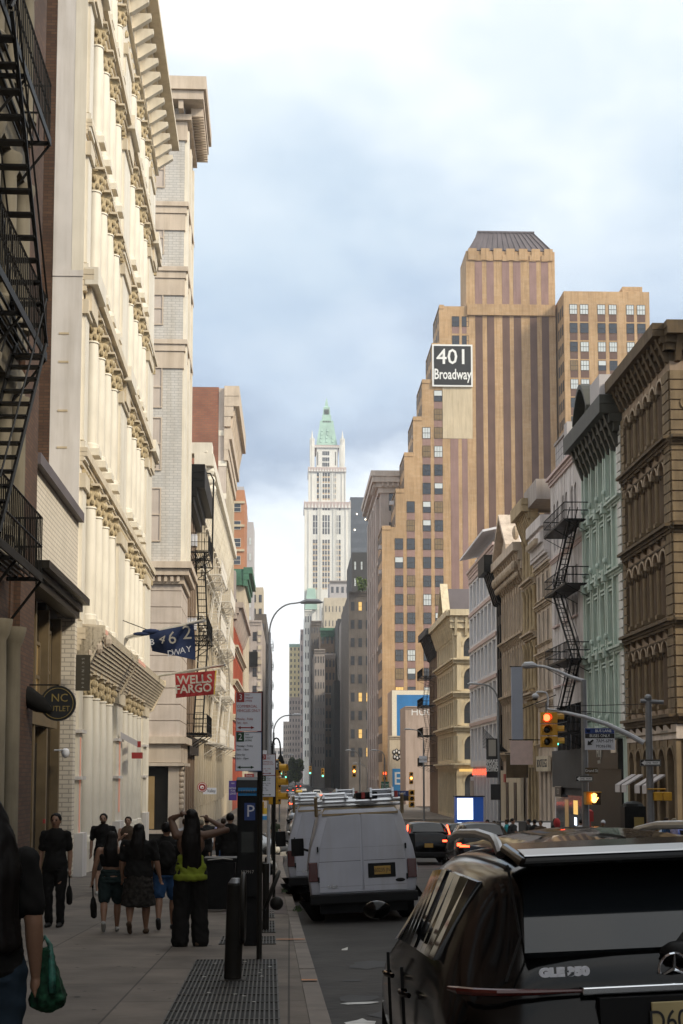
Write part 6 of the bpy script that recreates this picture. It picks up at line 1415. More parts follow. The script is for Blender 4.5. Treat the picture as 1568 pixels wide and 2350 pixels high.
d = 41.; a, h = P_(618,1600,d), P_(750,1385,d); lamp('tall street lamp with a long curved arm on the left kerb', a.x, d, h.z, (P_(694,1385,d)-a).x, 1, key='lamp_grey', r=.042)
d = 92.; a, h = P_(628,1700,d), P_(690,1642,d); lamp('second curved street lamp farther along the left kerb', a.x, d, h.z, (P_(672,1642,d)-a).x, 1)
d = 150.; lamp('third curved lamp beside the street tree in the distance', P_(642,1740,d).x, d, P_(668,1733,d).z, .9, 1); 
d = 150.; lamp('left of the two curved lamps in front of the dark right row', P_(826,1800,d).x, d, P_(795,1723,d).z, (P_(826,1800,d)-P_(806,1800,d)).x, -1)
d = 190.; lamp('small lower curved lamp in front of the dark right row', P_(843,1800,d).x, d, P_(806,1753,d).z, (P_(843,1800,d)-P_(820,1800,d)).x, -1)
d = 130.; lamp('curved lamp in front of the low painted house', P_(883,1800,d).x, d, P_(853,1723,d).z, (P_(883,1800,d)-P_(865,1800,d)).x, -1)
d = 118.; lamp('curved lamp in front of the blank pinkish block', P_(973,1800,d).x, d, P_(925,1675,d).z, (P_(973,1800,d)-P_(944,1800,d)).x, -1)
d = 78.; lamp('grey street lamp arching in front of the white grid building', P_(1145,1800,d).x, d, P_(1066,1571,d).z, (P_(1145,1800,d)-P_(1100,1800,d)).x, -1)
# ornate bishop's crook
d = 62.; a = P_(641,1760,d); ol = thing('ornate_lamp', 'black ornate scroll lamp hanging a bell lantern above the traffic signal', 'street lamp', (a.x-1.0, d, gz(d)))
b = MB().use('iron_black'); xb = a.x-.30; zt = P_(632,1692,d).z; b.tube([(xb,d,gz(d)),(xb,d,zt-.4)]+[(xb+.17-.17*math.cos(PI*i/8), d, zt-.4+.36*math.sin(PI*i/8)) for i in range(9)]+[(xb+.36,d,zt-.75)], .035, 7); b.build('pole', ol, smooth=True)
b = MB().use('iron_black'); b.tube([(xb-.05+.16*math.cos(t_*.4)*(1-t_*.045), d, zt-.33+.16*math.sin(t_*.4)*(1-t_*.045)) for t_ in range(20)], .018, 6); b.build('scroll', ol, smooth=True)
b = MB().use('iron_black'); b.lathe((xb+.36,d,zt-1.15), [(.15,0),(.17,.05),(.12,.25),(.05,.38),(.03,.45)], 10); b.build('bell_lantern', ol, smooth=True)
# --- traffic lights
def signal(lab, x, y, z, s, lit, facing=0, tint=True, group='traffic signals'):
    root = thing('traffic_light', lab, 'traffic light', (x,y,z), group, facing)
    b = MB().use('signal_yellow')
    for k in range(3): b.box(-.17*s,.17*s,-.12*s,.12*s,(k-1)*.36*s-.165*s,(k-1)*.36*s+.165*s)
    b.build('housing', root, raw=True, bevel=.012*s)
    for k, c in enumerate(('lamp_green','lamp_amber','lamp_red')):
        l = MB().use(c if lit == k else 'lens_off'); l.ball((0,-.12*s,(k-1)*.36*s), (.105*s,.035*s,.105*s), 14, 8); l.build('lens', root, smooth=True, raw=True)
        v = MB().use('signal_yellow'); n = 8; zc = (k-1)*.36*s
        for i in range(n):
            t0, t1 = PI*(-.1+1.2*i/n), PI*(-.1+1.2*(i+1)/n); R_ = .13*s; v.add([(R_*math.cos(t0),-.12*s,zc+R_*math.sin(t0)),(R_*math.cos(t1),-.12*s,zc+R_*math.sin(t1)),(R_*math.cos(t1),-.32*s,zc+R_*math.sin(t1)),(R_*math.cos(t0),-.32*s,zc+R_*math.sin(t0))], [(0,1,2,3)])
        v.build('visor', root, raw=True)
    return root
p = W(1254,1675,48); signal('red traffic light facing the camera under the mast arm', p.x, 48, p.z, 1.13, 2); p = W(1270,1675,48); signal('traffic light turned sideways right of the red one', p.x+.03, 48.1, p.z, 1.13, 0, rad(80))
p = W(631,1798,38); signal('yellow traffic light seen side on below the black one way sign', p.x, 38, p.z, 1.05, -1, rad(75)); p = W(626,1790,38.4); signal('yellow traffic light facing half away beside the side-on one', p.x-.05, 38.5, p.z, 1.05, -1, rad(150))
for lab, x, y, d, s, l in (('red traffic light over the road left of the green highway sign',883,1787,150,1.5,2),('amber lit signal above the distant vans',813,1770,190,1.5,1),('yellow traffic signal on the right beyond the white van',945,1833,112,1.3,-1),('small yellow signal with a lit hand beside the mural wall',944,1786,150,1.2,1),('green traffic light left of the distant tree',645,1769,300,1.6,0),('green traffic light far down the right lanes',712,1768,300,1.6,0),('green traffic light over the far middle lanes',741,1774,260,1.5,0),('farthest green traffic light before the tree',656,1778,340,1.6,0)): p = W(x,y,d); signal(lab, p.x, d, p.z, s, l)
# --- signal mast with arm, right corner
d = 47.5; a = W(1490,1700,d); zt = W(1490,1610,d).z; ms_ = thing('signal_mast', 'grey corner mast with a long bent arm over the road and a flat cap bar', 'pole', (a.x, d, gz(d)))
b = MB().use('steel_pole'); b.tube([(a.x,d,gz(d)),(a.x,d,zt)], [.14,.11], 12); b.build('pole', ms_, smooth=True)
b = MB().use('steel_pole'); l_, r_ = W(1470,1613,d), W(1523,1616,d); b.tube([(l_.x,d,zt+.02),(r_.x,d,zt-.03)], .07, 8); b.ball((a.x,d,zt+.12), (.13,.13,.13), 8, 6); b.build('cap_bar', ms_)
pts = [(1478,1705),(1440,1684),(1390,1661),(1340,1645),(1290,1634),(1256,1628)]; b = MB().use('lamp_grey'); b.tube([tuple(W(x,y,d+.5*i/5)) for i, (x, y) in enumerate(pts)], [.09,.085,.075,.065,.055,.04], 8); b.build('mast_arm', ms_, smooth=True)
w_ = MB().use('dark_pole'); w_.tube([tuple(W(1480,1616,d)), tuple(W(1256,1622,d))], .012, 4); w_.tube([tuple(W(1495,1640,d)), tuple(W(1256,1629,d))], .012, 4); w_.build('stay_wire', ms_)
h_ = MB().use('steel_pole'); q = W(1254,1640,48); h_.tube([(q.x,48,q.z+.4),(q.x,48,q.z-.1)], .03, 6); h_.build('hanger', ms_)
# --- lamp pole with camera and its signs
d = 50.; a = W(1342,1700,d); lp = thing('street_lamp', 'grey lamp pole at the far right corner with its arm over the road', 'street lamp', (a.x, d, gz(d)), 'curved street lamps')
b = MB().use('steel_pole'); b.tube([(a.x,d,gz(d)),(a.x,d,W(1340,1560,d).z)], [.14,.10], 12); b.build('pole', lp, smooth=True)
b = MB().use('lamp_grey'); b.tube([tuple(W(x,y,d)) for x, y in ((1340,1563),(1310,1553),(1280,1540),(1250,1530),(1228,1528))], [.07,.06,.05,.05,.05], 8); b.build('arm', lp, smooth=True)
b = MB().use('lamp_grey'); b.tube([tuple(W(x,y,d)) for x, y in ((1232,1528),(1222,1526),(1205,1527),(1198,1529))], [.06,.12,.12,.04], 8); b.build('lamp_head', lp, smooth=True)
cm = thing('traffic_camera', 'small dome camera on a bent grey tube above the red signal', 'camera', tuple(W(1254,1625,48)))
b = MB().use('lamp_grey'); b.tube([tuple(W(x,y,48)) for x, y in ((1257,1630),(1258,1600),(1254,1590),(1245,1588),(1233,1588),(1230,1592))], .035, 7); b.build('bracket', cm, smooth=True); b = MB().use('lamp_grey'); q = W(1229,1598,48); b.ball(tuple(q), (.13,.13,.10), 10, 7); b.use('lens_off').ball((q.x,q.y,q.z-.07), (.09,.09,.08), 10, 7); b.build('dome', cm, smooth=True)
def signboard(name, lab, x0, y0, x1, y1, d, key, lines, edge=None, group=None, cat='sign', panels=None):
    A, B = W(x0,y1,d), W(x1,y0,d); root = thing(name, lab, cat, (A.x, d, A.z), group); board(root, 'panel', A.x, B.x, d, A.z, B.z, key, edge=edge); F_ = frat(0, d)
    for (u0,v0,u1,v1,k) in (panels or []): q = MB().use(k); q.box(A.x+(B.x-A.x)*u0, A.x+(B.x-A.x)*u1, d-.004, d-.0005, A.z+(B.z-A.z)*v0, A.z+(B.z-A.z)*v1); q.build('colour_field', root)
    for (tx, u, v, h, k, ws, *rest) in lines: text(tx, F_, A.x+(B.x-A.x)*u, .008, A.z+(B.z-A.z)*v, (B.z-A.z)*h, k, root, wscale=ws, ext=.002, bold=(rest[0] if rest else 0))
    return root
r = signboard('bus_lane_sign', 'blue, black and white bus lane sign beside the grey lamp pole', 1343, 1671, 1411, 1721, 49.6, 'sign_grey', [('BUS LANE',.62,.865,.13,'letter_white',.95),('BUSES ONLY',.5,.64,.135,'letter_white',.9),('7AM-6PM',.66,.40,.15,'sign_black',.95),('MON-FRI',.62,.16,.14,'sign_black',.9)], panels=[(.01,.75,.99,.99,'sign_blue'),(.01,.53,.99,.745,'sign_black'),(.06,.82,.17,.92,'letter_white')])
A = W(1355,1705,49.5); b = MB().use('sign_black'); b.tube([(A.x+.12,49.58,A.z+.1),(A.x,49.58,A.z)], .035, 5); b.add([(A.x-.08,49.58,A.z-.08),(A.x+.09,49.58,A.z-.06),(A.x-.06,49.58,A.z+.09)], [(0,1,2)]); b.build('arrow', r)
def oneway(lab, x0, y0, x1, y1, d, part=None):
    r = signboard('one_way_sign', lab, x0, y0, x1, y1, d, 'sign_black', [], group='one way signs', edge='letter_grey'); A, B = W(x0,y1,d), W(x1,y0,d); h = B.z-A.z; w = B.x-A.x
    q = MB().use('letter_white'); zc = (A.z+B.z)/2; q.add([(A.x+w*.07,d-.006,zc),(A.x+w*.24,d-.006,zc-h*.36),(A.x+w*.24,d-.006,zc-h*.24),(A.x+w*.93,d-.006,zc-h*.24),(A.x+w*.93,d-.006,zc+h*.24),(A.x+w*.24,d-.006,zc+h*.24),(A.x+w*.24,d-.006,zc+h*.36)], [(0,1,2,3,4,5,6)]); q.build('arrow', r)
    text(part or 'ONE  WAY', frat(0,d), A.x+w*.57, .010, zc, h*.3, 'sign_black', r, wscale=.88, ext=.002); return r
oneway('one way sign on the tall grey corner mast', 1469, 1743, 1518, 1759, 47.2); oneway('one way sign low on the grey lamp pole', 1321, 1780, 1362, 1795, 49.6); oneway('black one way sign above the left traffic signals', 590, 1745, 641, 1767, 37.5)
signboard('street_name_sign', 'small dark street name sign reading Grand St', 1344, 1762, 1372, 1776, 49.7, 'brown_trim', [('Grand St',.5,.5,.5,'letter_white',.85)])
r = thing('pedestrian_signal', 'yellow pedestrian signal showing a lit orange hand', 'pedestrian signal', tuple(W(1345,1835,49.6))); A, B = W(1346,1847,49.5), W(1379,1817,49.5); b = MB().use('signal_yellow'); b.box(A.x,A.x+.20,49.5,49.9,A.z,B.z); b.box(A.x,B.x,49.35,49.9,B.z-.03,B.z); b.use('lens_off').box(A.x+.22,B.x,49.5,49.85,A.z,B.z-.04); b.build('housing', r)
H_ = W(1364,1832,49.45); b = MB().use('hand_orange'); b.ball((H_.x,49.45,H_.z-.06), (.09,.02,.10), 10, 7)
for i, (dx, l) in enumerate(((-.06,.15),(-.02,.19),(.02,.19),(.06,.16))): b.tube([(H_.x+dx*.9,49.45,H_.z-.02),(H_.x+dx*1.3,49.45,H_.z-.02+l)], .019, 6)
b.tube([(H_.x+.07,49.45,H_.z-.08),(H_.x+.14,49.45,H_.z+.02)], .02, 6); b.build('hand_symbol', r)
r = thing('pedestrian_signal', 'amber pedestrian signal box on the tall corner mast seen from behind', 'pedestrian signal', tuple(W(1505,1825,47.2))); A, B = W(1503,1838,47.2), W(1542,1818,47.2); b = MB().use('signal_yellow'); b.box(A.x,A.x+(B.x-A.x)*.48,47.2,47.5,A.z,B.z); b.box(A.x+(B.x-A.x)*.5,B.x,47.15,47.5,A.z,B.z); b.box(A.x-.2,B.x-.15,47.3,47.4,B.z+.08,B.z+.12); b.build('housing', r, bevel=.02)
# --- flags on the left
def flag(name, lab, corners, key, nx=14, ny=8, wave=.10, seed=0, edge=None):
    """corners: hoist-bottom, hoist-top, fly-top, fly-bottom (world)"""
    c = [Vector(v) for v in corners]; mb = MB().use(key); vs = []; r_ = random.Random(seed)
    for j in range(ny+1):
        for i in range(nx+1):
            u, v = i/nx, j/ny; p = (c[0]*(1-u)+c[3]*u)*(1-v)+(c[1]*(1-u)+c[2]*u)*v; p = p+Vector((0,1,0))*wave*(math.sin(u*7+v*2+seed)*.6+math.sin(u*3.1-v*4+seed))*(1-.5*v); vs.append(p)
    k = nx+1; fs = [[j*k+i,j*k+i+1,(j+1)*k+i+1,(j+1)*k+i] for j in range(ny) for i in range(nx)]; o_ = len(vs); vs += [p+Vector((0,.012,0)) for p in vs]; fs += [[a+o_ for a in f[::-1]] for f in fs]; mb.add(vs, fs)
    root = thing(name, lab, 'flag', tuple(c[0])); mb.build('cloth', root, smooth='all'); return root
def pole3(root, pts, r, key, name='flagpole'): b = MB().use(key); b.tube(pts, r, 8); b.build(name, root, smooth=True)
d = 55.; cs = [W(348,1493,d), W(342,1453,d), W(445,1431,d), W(449,1515,d)]; r = flag('navy_flag', 'navy blue building flag with white script drooping from a slanted pole', cs, 'flag_navy', wave=.16, seed=1)
pole3(r, [tuple(W(262,1470,62)), tuple(W(470,1424,53.5))], [.10,.06], 'bright_alu'); pole3(r, [tuple(W(240,1408,61)), tuple(W(345,1448,57))], .018, 'dark_pole', 'guy_wire'); w0 = W(341,1448,d); b = MB().use('flag_navy'); b.ball((w0.x+.1,d-.05,w0.z-.02), (.35,.12,.10), 8, 6); b.ball((w0.x-.25,d-.05,w0.z-.12), (.35,.1,.08), 8, 6); b.build('furled_end', r)
F_ = frat(0,d-.36)
for tx, x, y, h, up_ in (('2',431,1455,.55,.06),('6',397,1467,.5,.1),('4',374,1470,.34,-.3)): q = W(x,y,d); text(tx, F_, q.x, 0, q.z, h, 'letter_grey', r, up=up_, ext=.003)
for tx, x, y in (('B',351,1476),('D',393,1502),('W',406,1499),('A',421,1495),('Y',435,1492)): q = W(x,y,d); text(tx, F_, q.x, 0, q.z, .24, 'sign_grey', r, up=.1, ext=.003)
d = 64.; cs = [W(404,1602,d), W(402,1547,d), W(494,1539,d), W(490,1594,d)]; r = flag('red_flag', 'red bank flag with white block letters and a yellow edge hanging from a pole', cs, 'flag_red', wave=.08, seed=3)
pole3(r, [tuple(W(335,1556,72)), tuple(W(516,1526,62))], [.08,.05], 'bright_alu'); pole3(r, [tuple(W(420,1493,70)), tuple(W(470,1530,65))], .012, 'iron_white', 'guy_wire'); F_ = frat(0,d-.32); 
q = W(448,1561,d); text('WELLS', F_, q.x, 0, q.z, .38, 'trash_white', r, wscale=1.0, bold=.012, up=.06, ext=.003); q = W(445,1582,d); text('FARGO', F_, q.x, 0, q.z, .38, 'trash_white', r, wscale=.95, bold=.012, up=.06, ext=.003); e = MB().use('yellow_paint'); a, b2 = cs[2], cs[3]; e.tube([tuple(b2+Vector((.03,0,0))), tuple(a+Vector((.03,0,0)))], .03, 6); e.build('gold_fringe', r)
# --- projecting shop signs, left
A, B = W(173,1585,44.5), W(207,1503,44.5); r = thing('blade_sign', 'narrow dark vertical blade sign lettered down its face on the cream building', 'sign', tuple(A)); board(r, 'panel', A.x, B.x, 44.5, A.z, B.z, 'sign_brown', th=.08)
for i, ch in enumerate('SKIN1004'): text(ch, frat(0,44.5), (A.x+B.x)/2, .004, B.z-(B.z-A.z)*(.11+.113*i), .085, 'letter_grey', r, up=-PI/2, ext=.002)
q = W(132,1614,36); R_ = (W(173,1614,36)-q).x; r = thing('round_sign', 'round black hanging shop sign with a gold ring partly hidden by a dark cloth', 'sign', tuple(q)); b = MB().use('sign_black'); b.tube([(q.x,36.05,q.z),(q.x,36.15,q.z)], R_, 28); b.build('disc', r)
b = MB().use('sign_gold'); b.tube([(q.x+R_*.86*math.cos(2*PI*i/32),36.04,q.z+R_*.86*math.sin(2*PI*i/32)) for i in range(33)], .009, 5, cap=False); b.build('ring', r); text('NC', frat(0,36.04), q.x+.04, .004, q.z+.13, .21, 'sign_gold', r, ext=.002); text('OUTLET', frat(0,36.04), q.x-.02, .004, q.z-.14, .14, 'sign_gold', r, ext=.002, wscale=.9)
b = MB().use('iron_black'); b.tube([tuple(W(20,1572,36.1)), tuple(W(135,1572,36.1))], .02, 6); b.build('bracket', r)
cl = MB().use('cloth_black'); s0, s1 = W(26,1586,35.8), W(118,1632,35.8); cl.tube([(s0.x,35.85,s0.z+.02),(s0.x+.35,35.85,s0.z-.1),(s1.x-.3,35.85,s1.z+.16),(s1.x,35.85,s1.z-.02)], [.10,.26,.22,.06], 10); o = cl.build('dark_cloth', loc=tuple(s0), smooth='all'); tag(o, 'bunched dark cloth banner hanging across the round black sign', 'banner')
sc = thing('security_camera', 'white dome security camera on the brick pier of the low shop', 'camera', tuple(W(152,1732,44.2))); b = MB().use('sign_white'); q = W(150,1731,44.2); b.lathe((q.x,q.y,q.z-.12), [(.02,0),(.10,.06),(.13,.16),(.11,.26),(.05,.3)], 10); b.build('dome', sc, smooth=True); b = MB().use('sign_white'); b.tube([(q.x-.1,q.y,q.z+.12),(q.x-.35,q.y+.1,q.z+.12)], .03, 6); b.build('bracket', sc)
for lab, x0, y0, x1, y1, d, k in (('small red box sign projecting from the cream columns',302,1727,325,1741,60,'sign_red'),('round red alarm bell on the dark shopfront',98,1880,103,1890,38,'sign_red')):
    A, B = W(x0,y1,d), W(x1,y0,d); b = MB().use(k); b.box(A.x,B.x,d,d+.5 if x0 > 200 else d+.1,A.z,B.z); o = b.build('red_box_sign' if x0 > 200 else 'alarm_bell', loc=tuple(A)); tag(o, lab, 'sign' if x0 > 200 else 'alarm')
A, B = W(277,1680,58), W(316,1712,61); b = MB().use('cool_grey'); b.hexa([(A.x,58,A.z-.25),(B.x,61,B.z-.05),(B.x,61.1,B.z-.05),(A.x,58.1,A.z-.25),(A.x,58,A.z),(B.x,61,B.z+.2),(B.x,61.1,B.z+.2),(A.x,58.1,A.z)]); b.use('sign_red').box(B.x-.02,B.x+.12,60.95,61.15,B.z-.06,B.z+.2); o = b.build('projecting_banner', loc=tuple(A)); tag(o, 'thin pale projecting strip sign with a red tip on the cream columns', 'sign')
# far left signs
signboard('bank_sign', 'white rectangular bank sign projecting near the cream fire escapes', 466, 1808, 497, 1823, 88, 'sign_white', [('Valley',.62,.5,.5,'sign_black',.8)])
q = W(464,1807,87); r = thing('round_sign', 'round red shop emblem left of the white bank sign', 'sign', tuple(q)); b = MB().use('sign_red'); b.tube([(q.x,87,q.z),(q.x,87.1,q.z)], .30, 20); b.build('disc', r); b = MB().use('letter_white'); b.tube([(q.x+.24*math.cos(2*PI*i/20),86.98,q.z+.24*math.sin(2*PI*i/20)) for i in range(21)], .018, 5, cap=False); b.ball((q.x,86.97,q.z), (.12,.02,.10), 8, 6); b.use('sign_red').ball((q.x+.03,86.95,q.z), (.06,.02,.04), 6, 5); b.build('emblem', r)
signboard('lease_sign', 'tall purple lease sign with white lettering', 525, 1792, 544, 1837, 70, 'sign_purple', [('RETAIL',.5,.62,.10,'sign_grey',.85),('FOR',.5,.48,.10,'sign_grey',.85),('LEASE',.5,.34,.10,'sign_grey',.85),('nnnn',.5,.88,.09,'sign_grey',.7)])
signboard('luggage_sign', 'red shop sign with two lines of white lettering behind the parking signs', 561, 1776, 583, 1790, 96, 'sign_red', [('Empire',.5,.70,.32,'letter_white',.8),('Luggage',.5,.30,.32,'letter_white',.8)])
signboard('poster_sign', 'grey and white poster panel on the pole behind the near signs', 601, 1722, 613, 1760, 60, 'sign_white', [], panels=[(.05,.05,.95,.55,'charcoal')])
signboard('yellow_box_sign', 'large yellow signal cabinet behind the pay station', 570, 1840, 606, 1868, 48, 'signal_yellow', [], cat='cabinet')
signboard('shop_sign', 'lit yellow and blue shop panel beyond the yellow cabinet', 596, 1855, 618, 1882, 90, 'yellow_paint', [], cat='sign', panels=[(.0,.0,1,.35,'poster_blue'),(.0,.35,1,.5,'letter_white')])
# right side signs and kiosk
signboard('street_banner', 'black and white street banner reading make your mark soho', 1117, 1695, 1142, 1785, 77.5, 'sign_black', [('MAKE',.5,.42,.085,'letter_white',.95,.01),('YOUR',.5,.345,.085,'letter_white',.95,.01),('MARK',.5,.27,.085,'letter_white',.95,.01),('SOHO',.5,.195,.085,'letter_white',.95,.01)], panels=[(.2,.55,.85,.97,'letter_grey'),(.05,.46,.2,.9,'charcoal')], cat='banner')
A, B = W(1176,1697,92), W(1199,1531,92); r = thing('blank_banner', 'tall blank pale grey vertical banner sign on the tan facades', 'banner', tuple(A)); board(r, 'panel', A.x, B.x, 92, A.z, B.z, 'banner_grey', th=.25); b = MB().use('iron_black'); b.box(A.x-.1,B.x+1.2,92.05,92.15,B.z,B.z+.06); b.box(A.x,B.x+2,92.05,92.15,A.z-.06,A.z); b.tube([(B.x,92.1,A.z+2),(B.x+2.2,92.1,A.z+2.9)], .03, 5); b.build('bracket', r)
A, B = W(1050,1877,84), W(1098,1832,84); r = thing('advertising_kiosk', 'glowing white advertising screen in a blue kiosk on the right sidewalk', 'kiosk', tuple(A)); b = MB().use('screen_blue'); b.box(A.x-.06,B.x-.24,84.02,85.0,gz(84),B.z+.06); b.box(B.x-.22,B.x+.30,84.0,85.0,gz(84),B.z+.06); b.build('shelter', r); b = MB().use('screen'); b.box(A.x,B.x-.32,84.0,84.02,A.z-.1,B.z); b.build('screen', r); b = MB().use('car_trim'); b.box(A.x-.12,B.x+.38,83.9,85.1,B.z+.07,B.z+.13); b.build('roof', r)
signboard('highway_sign', 'green highway direction sign with white lines of text', 875, 1794, 893, 1822, 130, 'highway_green', [('Holland',.5,.78,.2,'letter_white',.7),('Tunnel',.5,.55,.2,'letter_white',.7)])
signboard('bus_sign', 'dark blue bus lane board right of the green highway sign', 895, 1815, 940, 1838, 128, 'sign_black', [('BUS LANE',.5,.75,.25,'sign_grey',.8)], panels=[(0,.5,1,1,'sign_blue')])
signboard('speed_sign', 'small pale sign hung on a lamp pole before the pinkish block', 962, 1735, 980, 1750, 110, 'sign_grey', [('NO TURN',.5,.4,.3,'charcoal',.7)])
signboard('black_notice', 'black notice box on the lamp pole by the white grid building', 1127, 1800, 1149, 1836, 76, 'sign_black', [], cat='cabinet')
r = thing('mailbox', 'red alarm post standing left of the crossing blue SUV', 'call box', tuple(W(1352,1880,58))); q = W(1354,1880,58); b = MB().use('sign_red'); b.box(q.x-.16,q.x+.16,58,58.4,q.z-.1,q.z+.3); b.ball((q.x,58.2,q.z+.3), (.18,.2,.1), 8, 5); b.build('box', r); b = MB().use('sign_red'); b.tube([(q.x,58.2,gz(58)),(q.x,58.2,q.z-.1)], .09, 8); b.build('post', r)
p = W(1465,1885,53); r = thing('trash_bin', 'black litter bin with a pale label by the tall corner mast', 'trash bin', (p.x, 53, gz(53))); b = MB().use('trash_black'); b.box(p.x-.5,p.x+.3,53,53.7,gz(53),p.z+.55); b.ball((p.x-.1,53.35,p.z+.55), (.42,.36,.2), 10, 6); b.build('bin', r); b = MB().use('sign_gold'); b.box(p.x-.15,p.x+.22,52.98,53,p.z-.35,p.z+.15); b.build('label_panel', r)
r = thing('vendor_cart', 'low vendor cart with white side panels on the right pavement', 'cart', tuple(W(1195,1895,66))); q = W(1195,1893,66); b = MB().use('charcoal'); b.box(q.x-1.0,q.x+2.0,66,66.8,q.z-.5,q.z+.15); b.build('frame', r); b = MB().use('sign_white'); b.box(q.x-.9,q.x-.1,65.97,65.99,q.z-.3,q.z+.1); b.box(q.x+.3,q.x+1.4,65.97,65.99,q.z-.3,q.z+.1); b.build('side_panel', r)

fr = frR(77.6, 88.1); r = thing('shop_lettering', 'small white raised shop name on the black front under the mint facade', 'sign', fr.p(5,.32,3.4)); text('MUJI', fr, 4.6, .33, 3.5, .5, 'letter_grey', r, ext=.01); text('SOHO', fr, 4.6, .33, 3.0, .2, 'letter_grey', r, ext=.01)
fr = frR(100, 106.3); g = thing('shop_sign', 'pale lettered fascia sign over the tan house shop with green doors', 'sign', fr.p(3,.3,2.6)); b = MB().use('far_cream'); b.fbox(fr, .6, 5.6, .1, .3, 2.5, 3.6); b.build('board', g); text('BOOTLEGS', fr, 3.1, .31, 3.05, .6, 'charcoal', g, ext=.01)
for k, (u, z, key, lab) in enumerate(((2.0,3.2,'brown_trim','dark square blade sign on the ochre house'),(4.2,4.2,'pink_trim','pinkish upper blade sign on the ochre house'))):
    fr = frR(106.4, 111.4); b = MB().use(key); b.fbox(fr, u, u+.12, .3, 2.0, z-1.2, z+.6); b.use('iron_black').fbox(fr, u+.03, u+.09, .0, 2.1, z+.65, z+.72); o = b.build('blade_sign', loc=fr.p(u,.3,z)); tag(o, lab, 'sign')
fr = frR(111.5, 124.4); b = MB().use('iron_black')
for i in range(14): b.tube([fr.p(1.5+i*.12,.1,4.2), fr.p(.8-.0*i,1.9,4.6+i*.13)], .025, 4)
o = b.build('fan_grille', loc=fr.p(1,.1,4)); tag(o, 'black fan of iron rods over the pediment building shop', 'grille')
b = MB().use('sign_red'); b.fbox(fr, 3.2, 4.1, .42, .5, 1.6, 2.3); o = b.build('shop_sign', loc=fr.p(3.2,.42,1.6)); tag(o, 'small dark red square sign on the pale shopfront under the pediment', 'sign')
fr = frR(160.8, 182); fn = frN(RX(160.8), RX(160.8)+16, 160.8); b = MB().use('glass_lit'); b.fbox(fn, .2, 3.4, .62, .7, 2.55, 2.85); o = b.build('lit_fascia', loc=fn.p(.2,.62,2.5)); tag(o, 'glowing yellow fascia strip on the cream corner block', 'lamp')
fr = frR(127.9, 148); b = MB().use('far_grey'); b.fbox(fr, .3, 3, .05, .12, -2.5, 1.6); o = b.build('shop_panel_sign', loc=fr.p(.3,.05,0)); tag(o, 'grey printed panel on the white grid shopfront', 'sign')
rs = random.Random(11); b = MB().use('seam')
for i in range(150):
    x = rs.uniform(-6, .1); y = rs.uniform(11.5, 40); r_ = rs.uniform(.012, .035); b.add([(x+r_*math.cos(2*PI*k/6), y+1.3*r_*math.sin(2*PI*k/6), gz(y+1.3*r_*math.sin(2*PI*k/6))+.003) for k in range(6)], [tuple(range(6))])
o = b.build('pavement_gum_spots'); o['kind'] = 'stuff'
b = MB().use('trash_white')
for i in range(16):
    x = rs.uniform(curbX(14)-1.3, curbX(14)-.5); y = rs.uniform(11.8, 17.8); r_ = rs.uniform(.015, .03); b.add([(x+r_*math.cos(2*PI*k/6), y+.7*r_*math.sin(2*PI*k/6), gz(y)+.018) for k in range(6)], [tuple(range(6))])
o = b.build('grating_litter_specks'); o['kind'] = 'stuff'

# ================================================================== PEOPLE
def remesh(mb_, key, name, parent, voxel, smooth=2):
    o = mb_.build(name, raw=True); o.data.materials.clear(); o.data.materials.append(M[key])
    md = o.modifiers.new('r', 'REMESH'); md.mode = 'VOXEL'; md.voxel_size = voxel
    if smooth: m2 = o.modifiers.new('s', 'SMOOTH'); m2.iterations = smooth; m2.factor = .5
    bpy.context.view_layer.update(); me = bpy.data.meshes.new_from_object(o.evaluated_get(bpy.context.evaluated_depsgraph_get())); bpy.data.objects.remove(o)
    amp = .011 if key.startswith('cloth') else .008 if key.startswith('hair') else 0
    if amp:
        from mathutils import noise
        hs_ = key.startswith('hair'); me.update(); nn = [v.normal.copy() for v in me.vertices]; so_ = len(bpy.data.objects)*.37
        for v, n in zip(me.vertices, nn):
            q = Vector((v.co.x*38, v.co.y*38, v.co.z*4+so_)) if hs_ else Vector((v.co.x*9+so_, v.co.y*9, v.co.z*13+v.co.x*10))
            v.co += n*amp*noise.noise(q)*(1 if hs_ else 1.3)
    me.polygons.foreach_set('use_smooth', [True]*len(me.polygons)); me.materials.clear(); me.materials.append(M[key])
    ob = bpy.data.objects.new(name, me); COL.objects.link(ob)
    if parent is not None: ob.parent = parent
    return ob
def limb(mb, pts, rs, seg=9):
    mb.tube(pts, rs, seg)
    for p, r in zip(pts, rs): mb.ball(p, r*.99, 9, 6)
V3 = Vector
def hand(mb, w, dirv, side, curl=.5, s=1., detail=True):
    """palm and five fingers hanging from wrist w along dirv"""
    d = V3(dirv).normalized(); a = V3((side*.2,.9,0)); a = (a-d*a.dot(d)).normalized(); n = d.cross(a)
    pc = V3(w)+d*.045*s; mb.ball(pc, (.030*s,.036*s,.045*s), 8, 6, Matrix((a,n,d)).transposed() if False else None)
    if not detail: mb.ball(pc+d*.05*s, (.024*s,.03*s,.045*s), 7, 5); return
    for i, l in enumerate((.066,.076,.072,.056)):
        b = pc+d*.030*s+a*(.030-.02*i)*s; c1 = b+(d*(1-.3*curl)+n*side*.5*curl)*l*.5*s; c2 = c1+(d*(1-curl)+n*side*curl)*l*.55*s; limb(mb, [b, c1, c2], [.0105*s,.0095*s,.008*s], 6)
    b = V3(w)+d*.03*s+a*.03*s; limb(mb, [b, b+(d*.6+a*.6)*.04*s, b+(d*.95+a*.3)*.075*s], [.012*s,.0105*s,.009*s], 6)
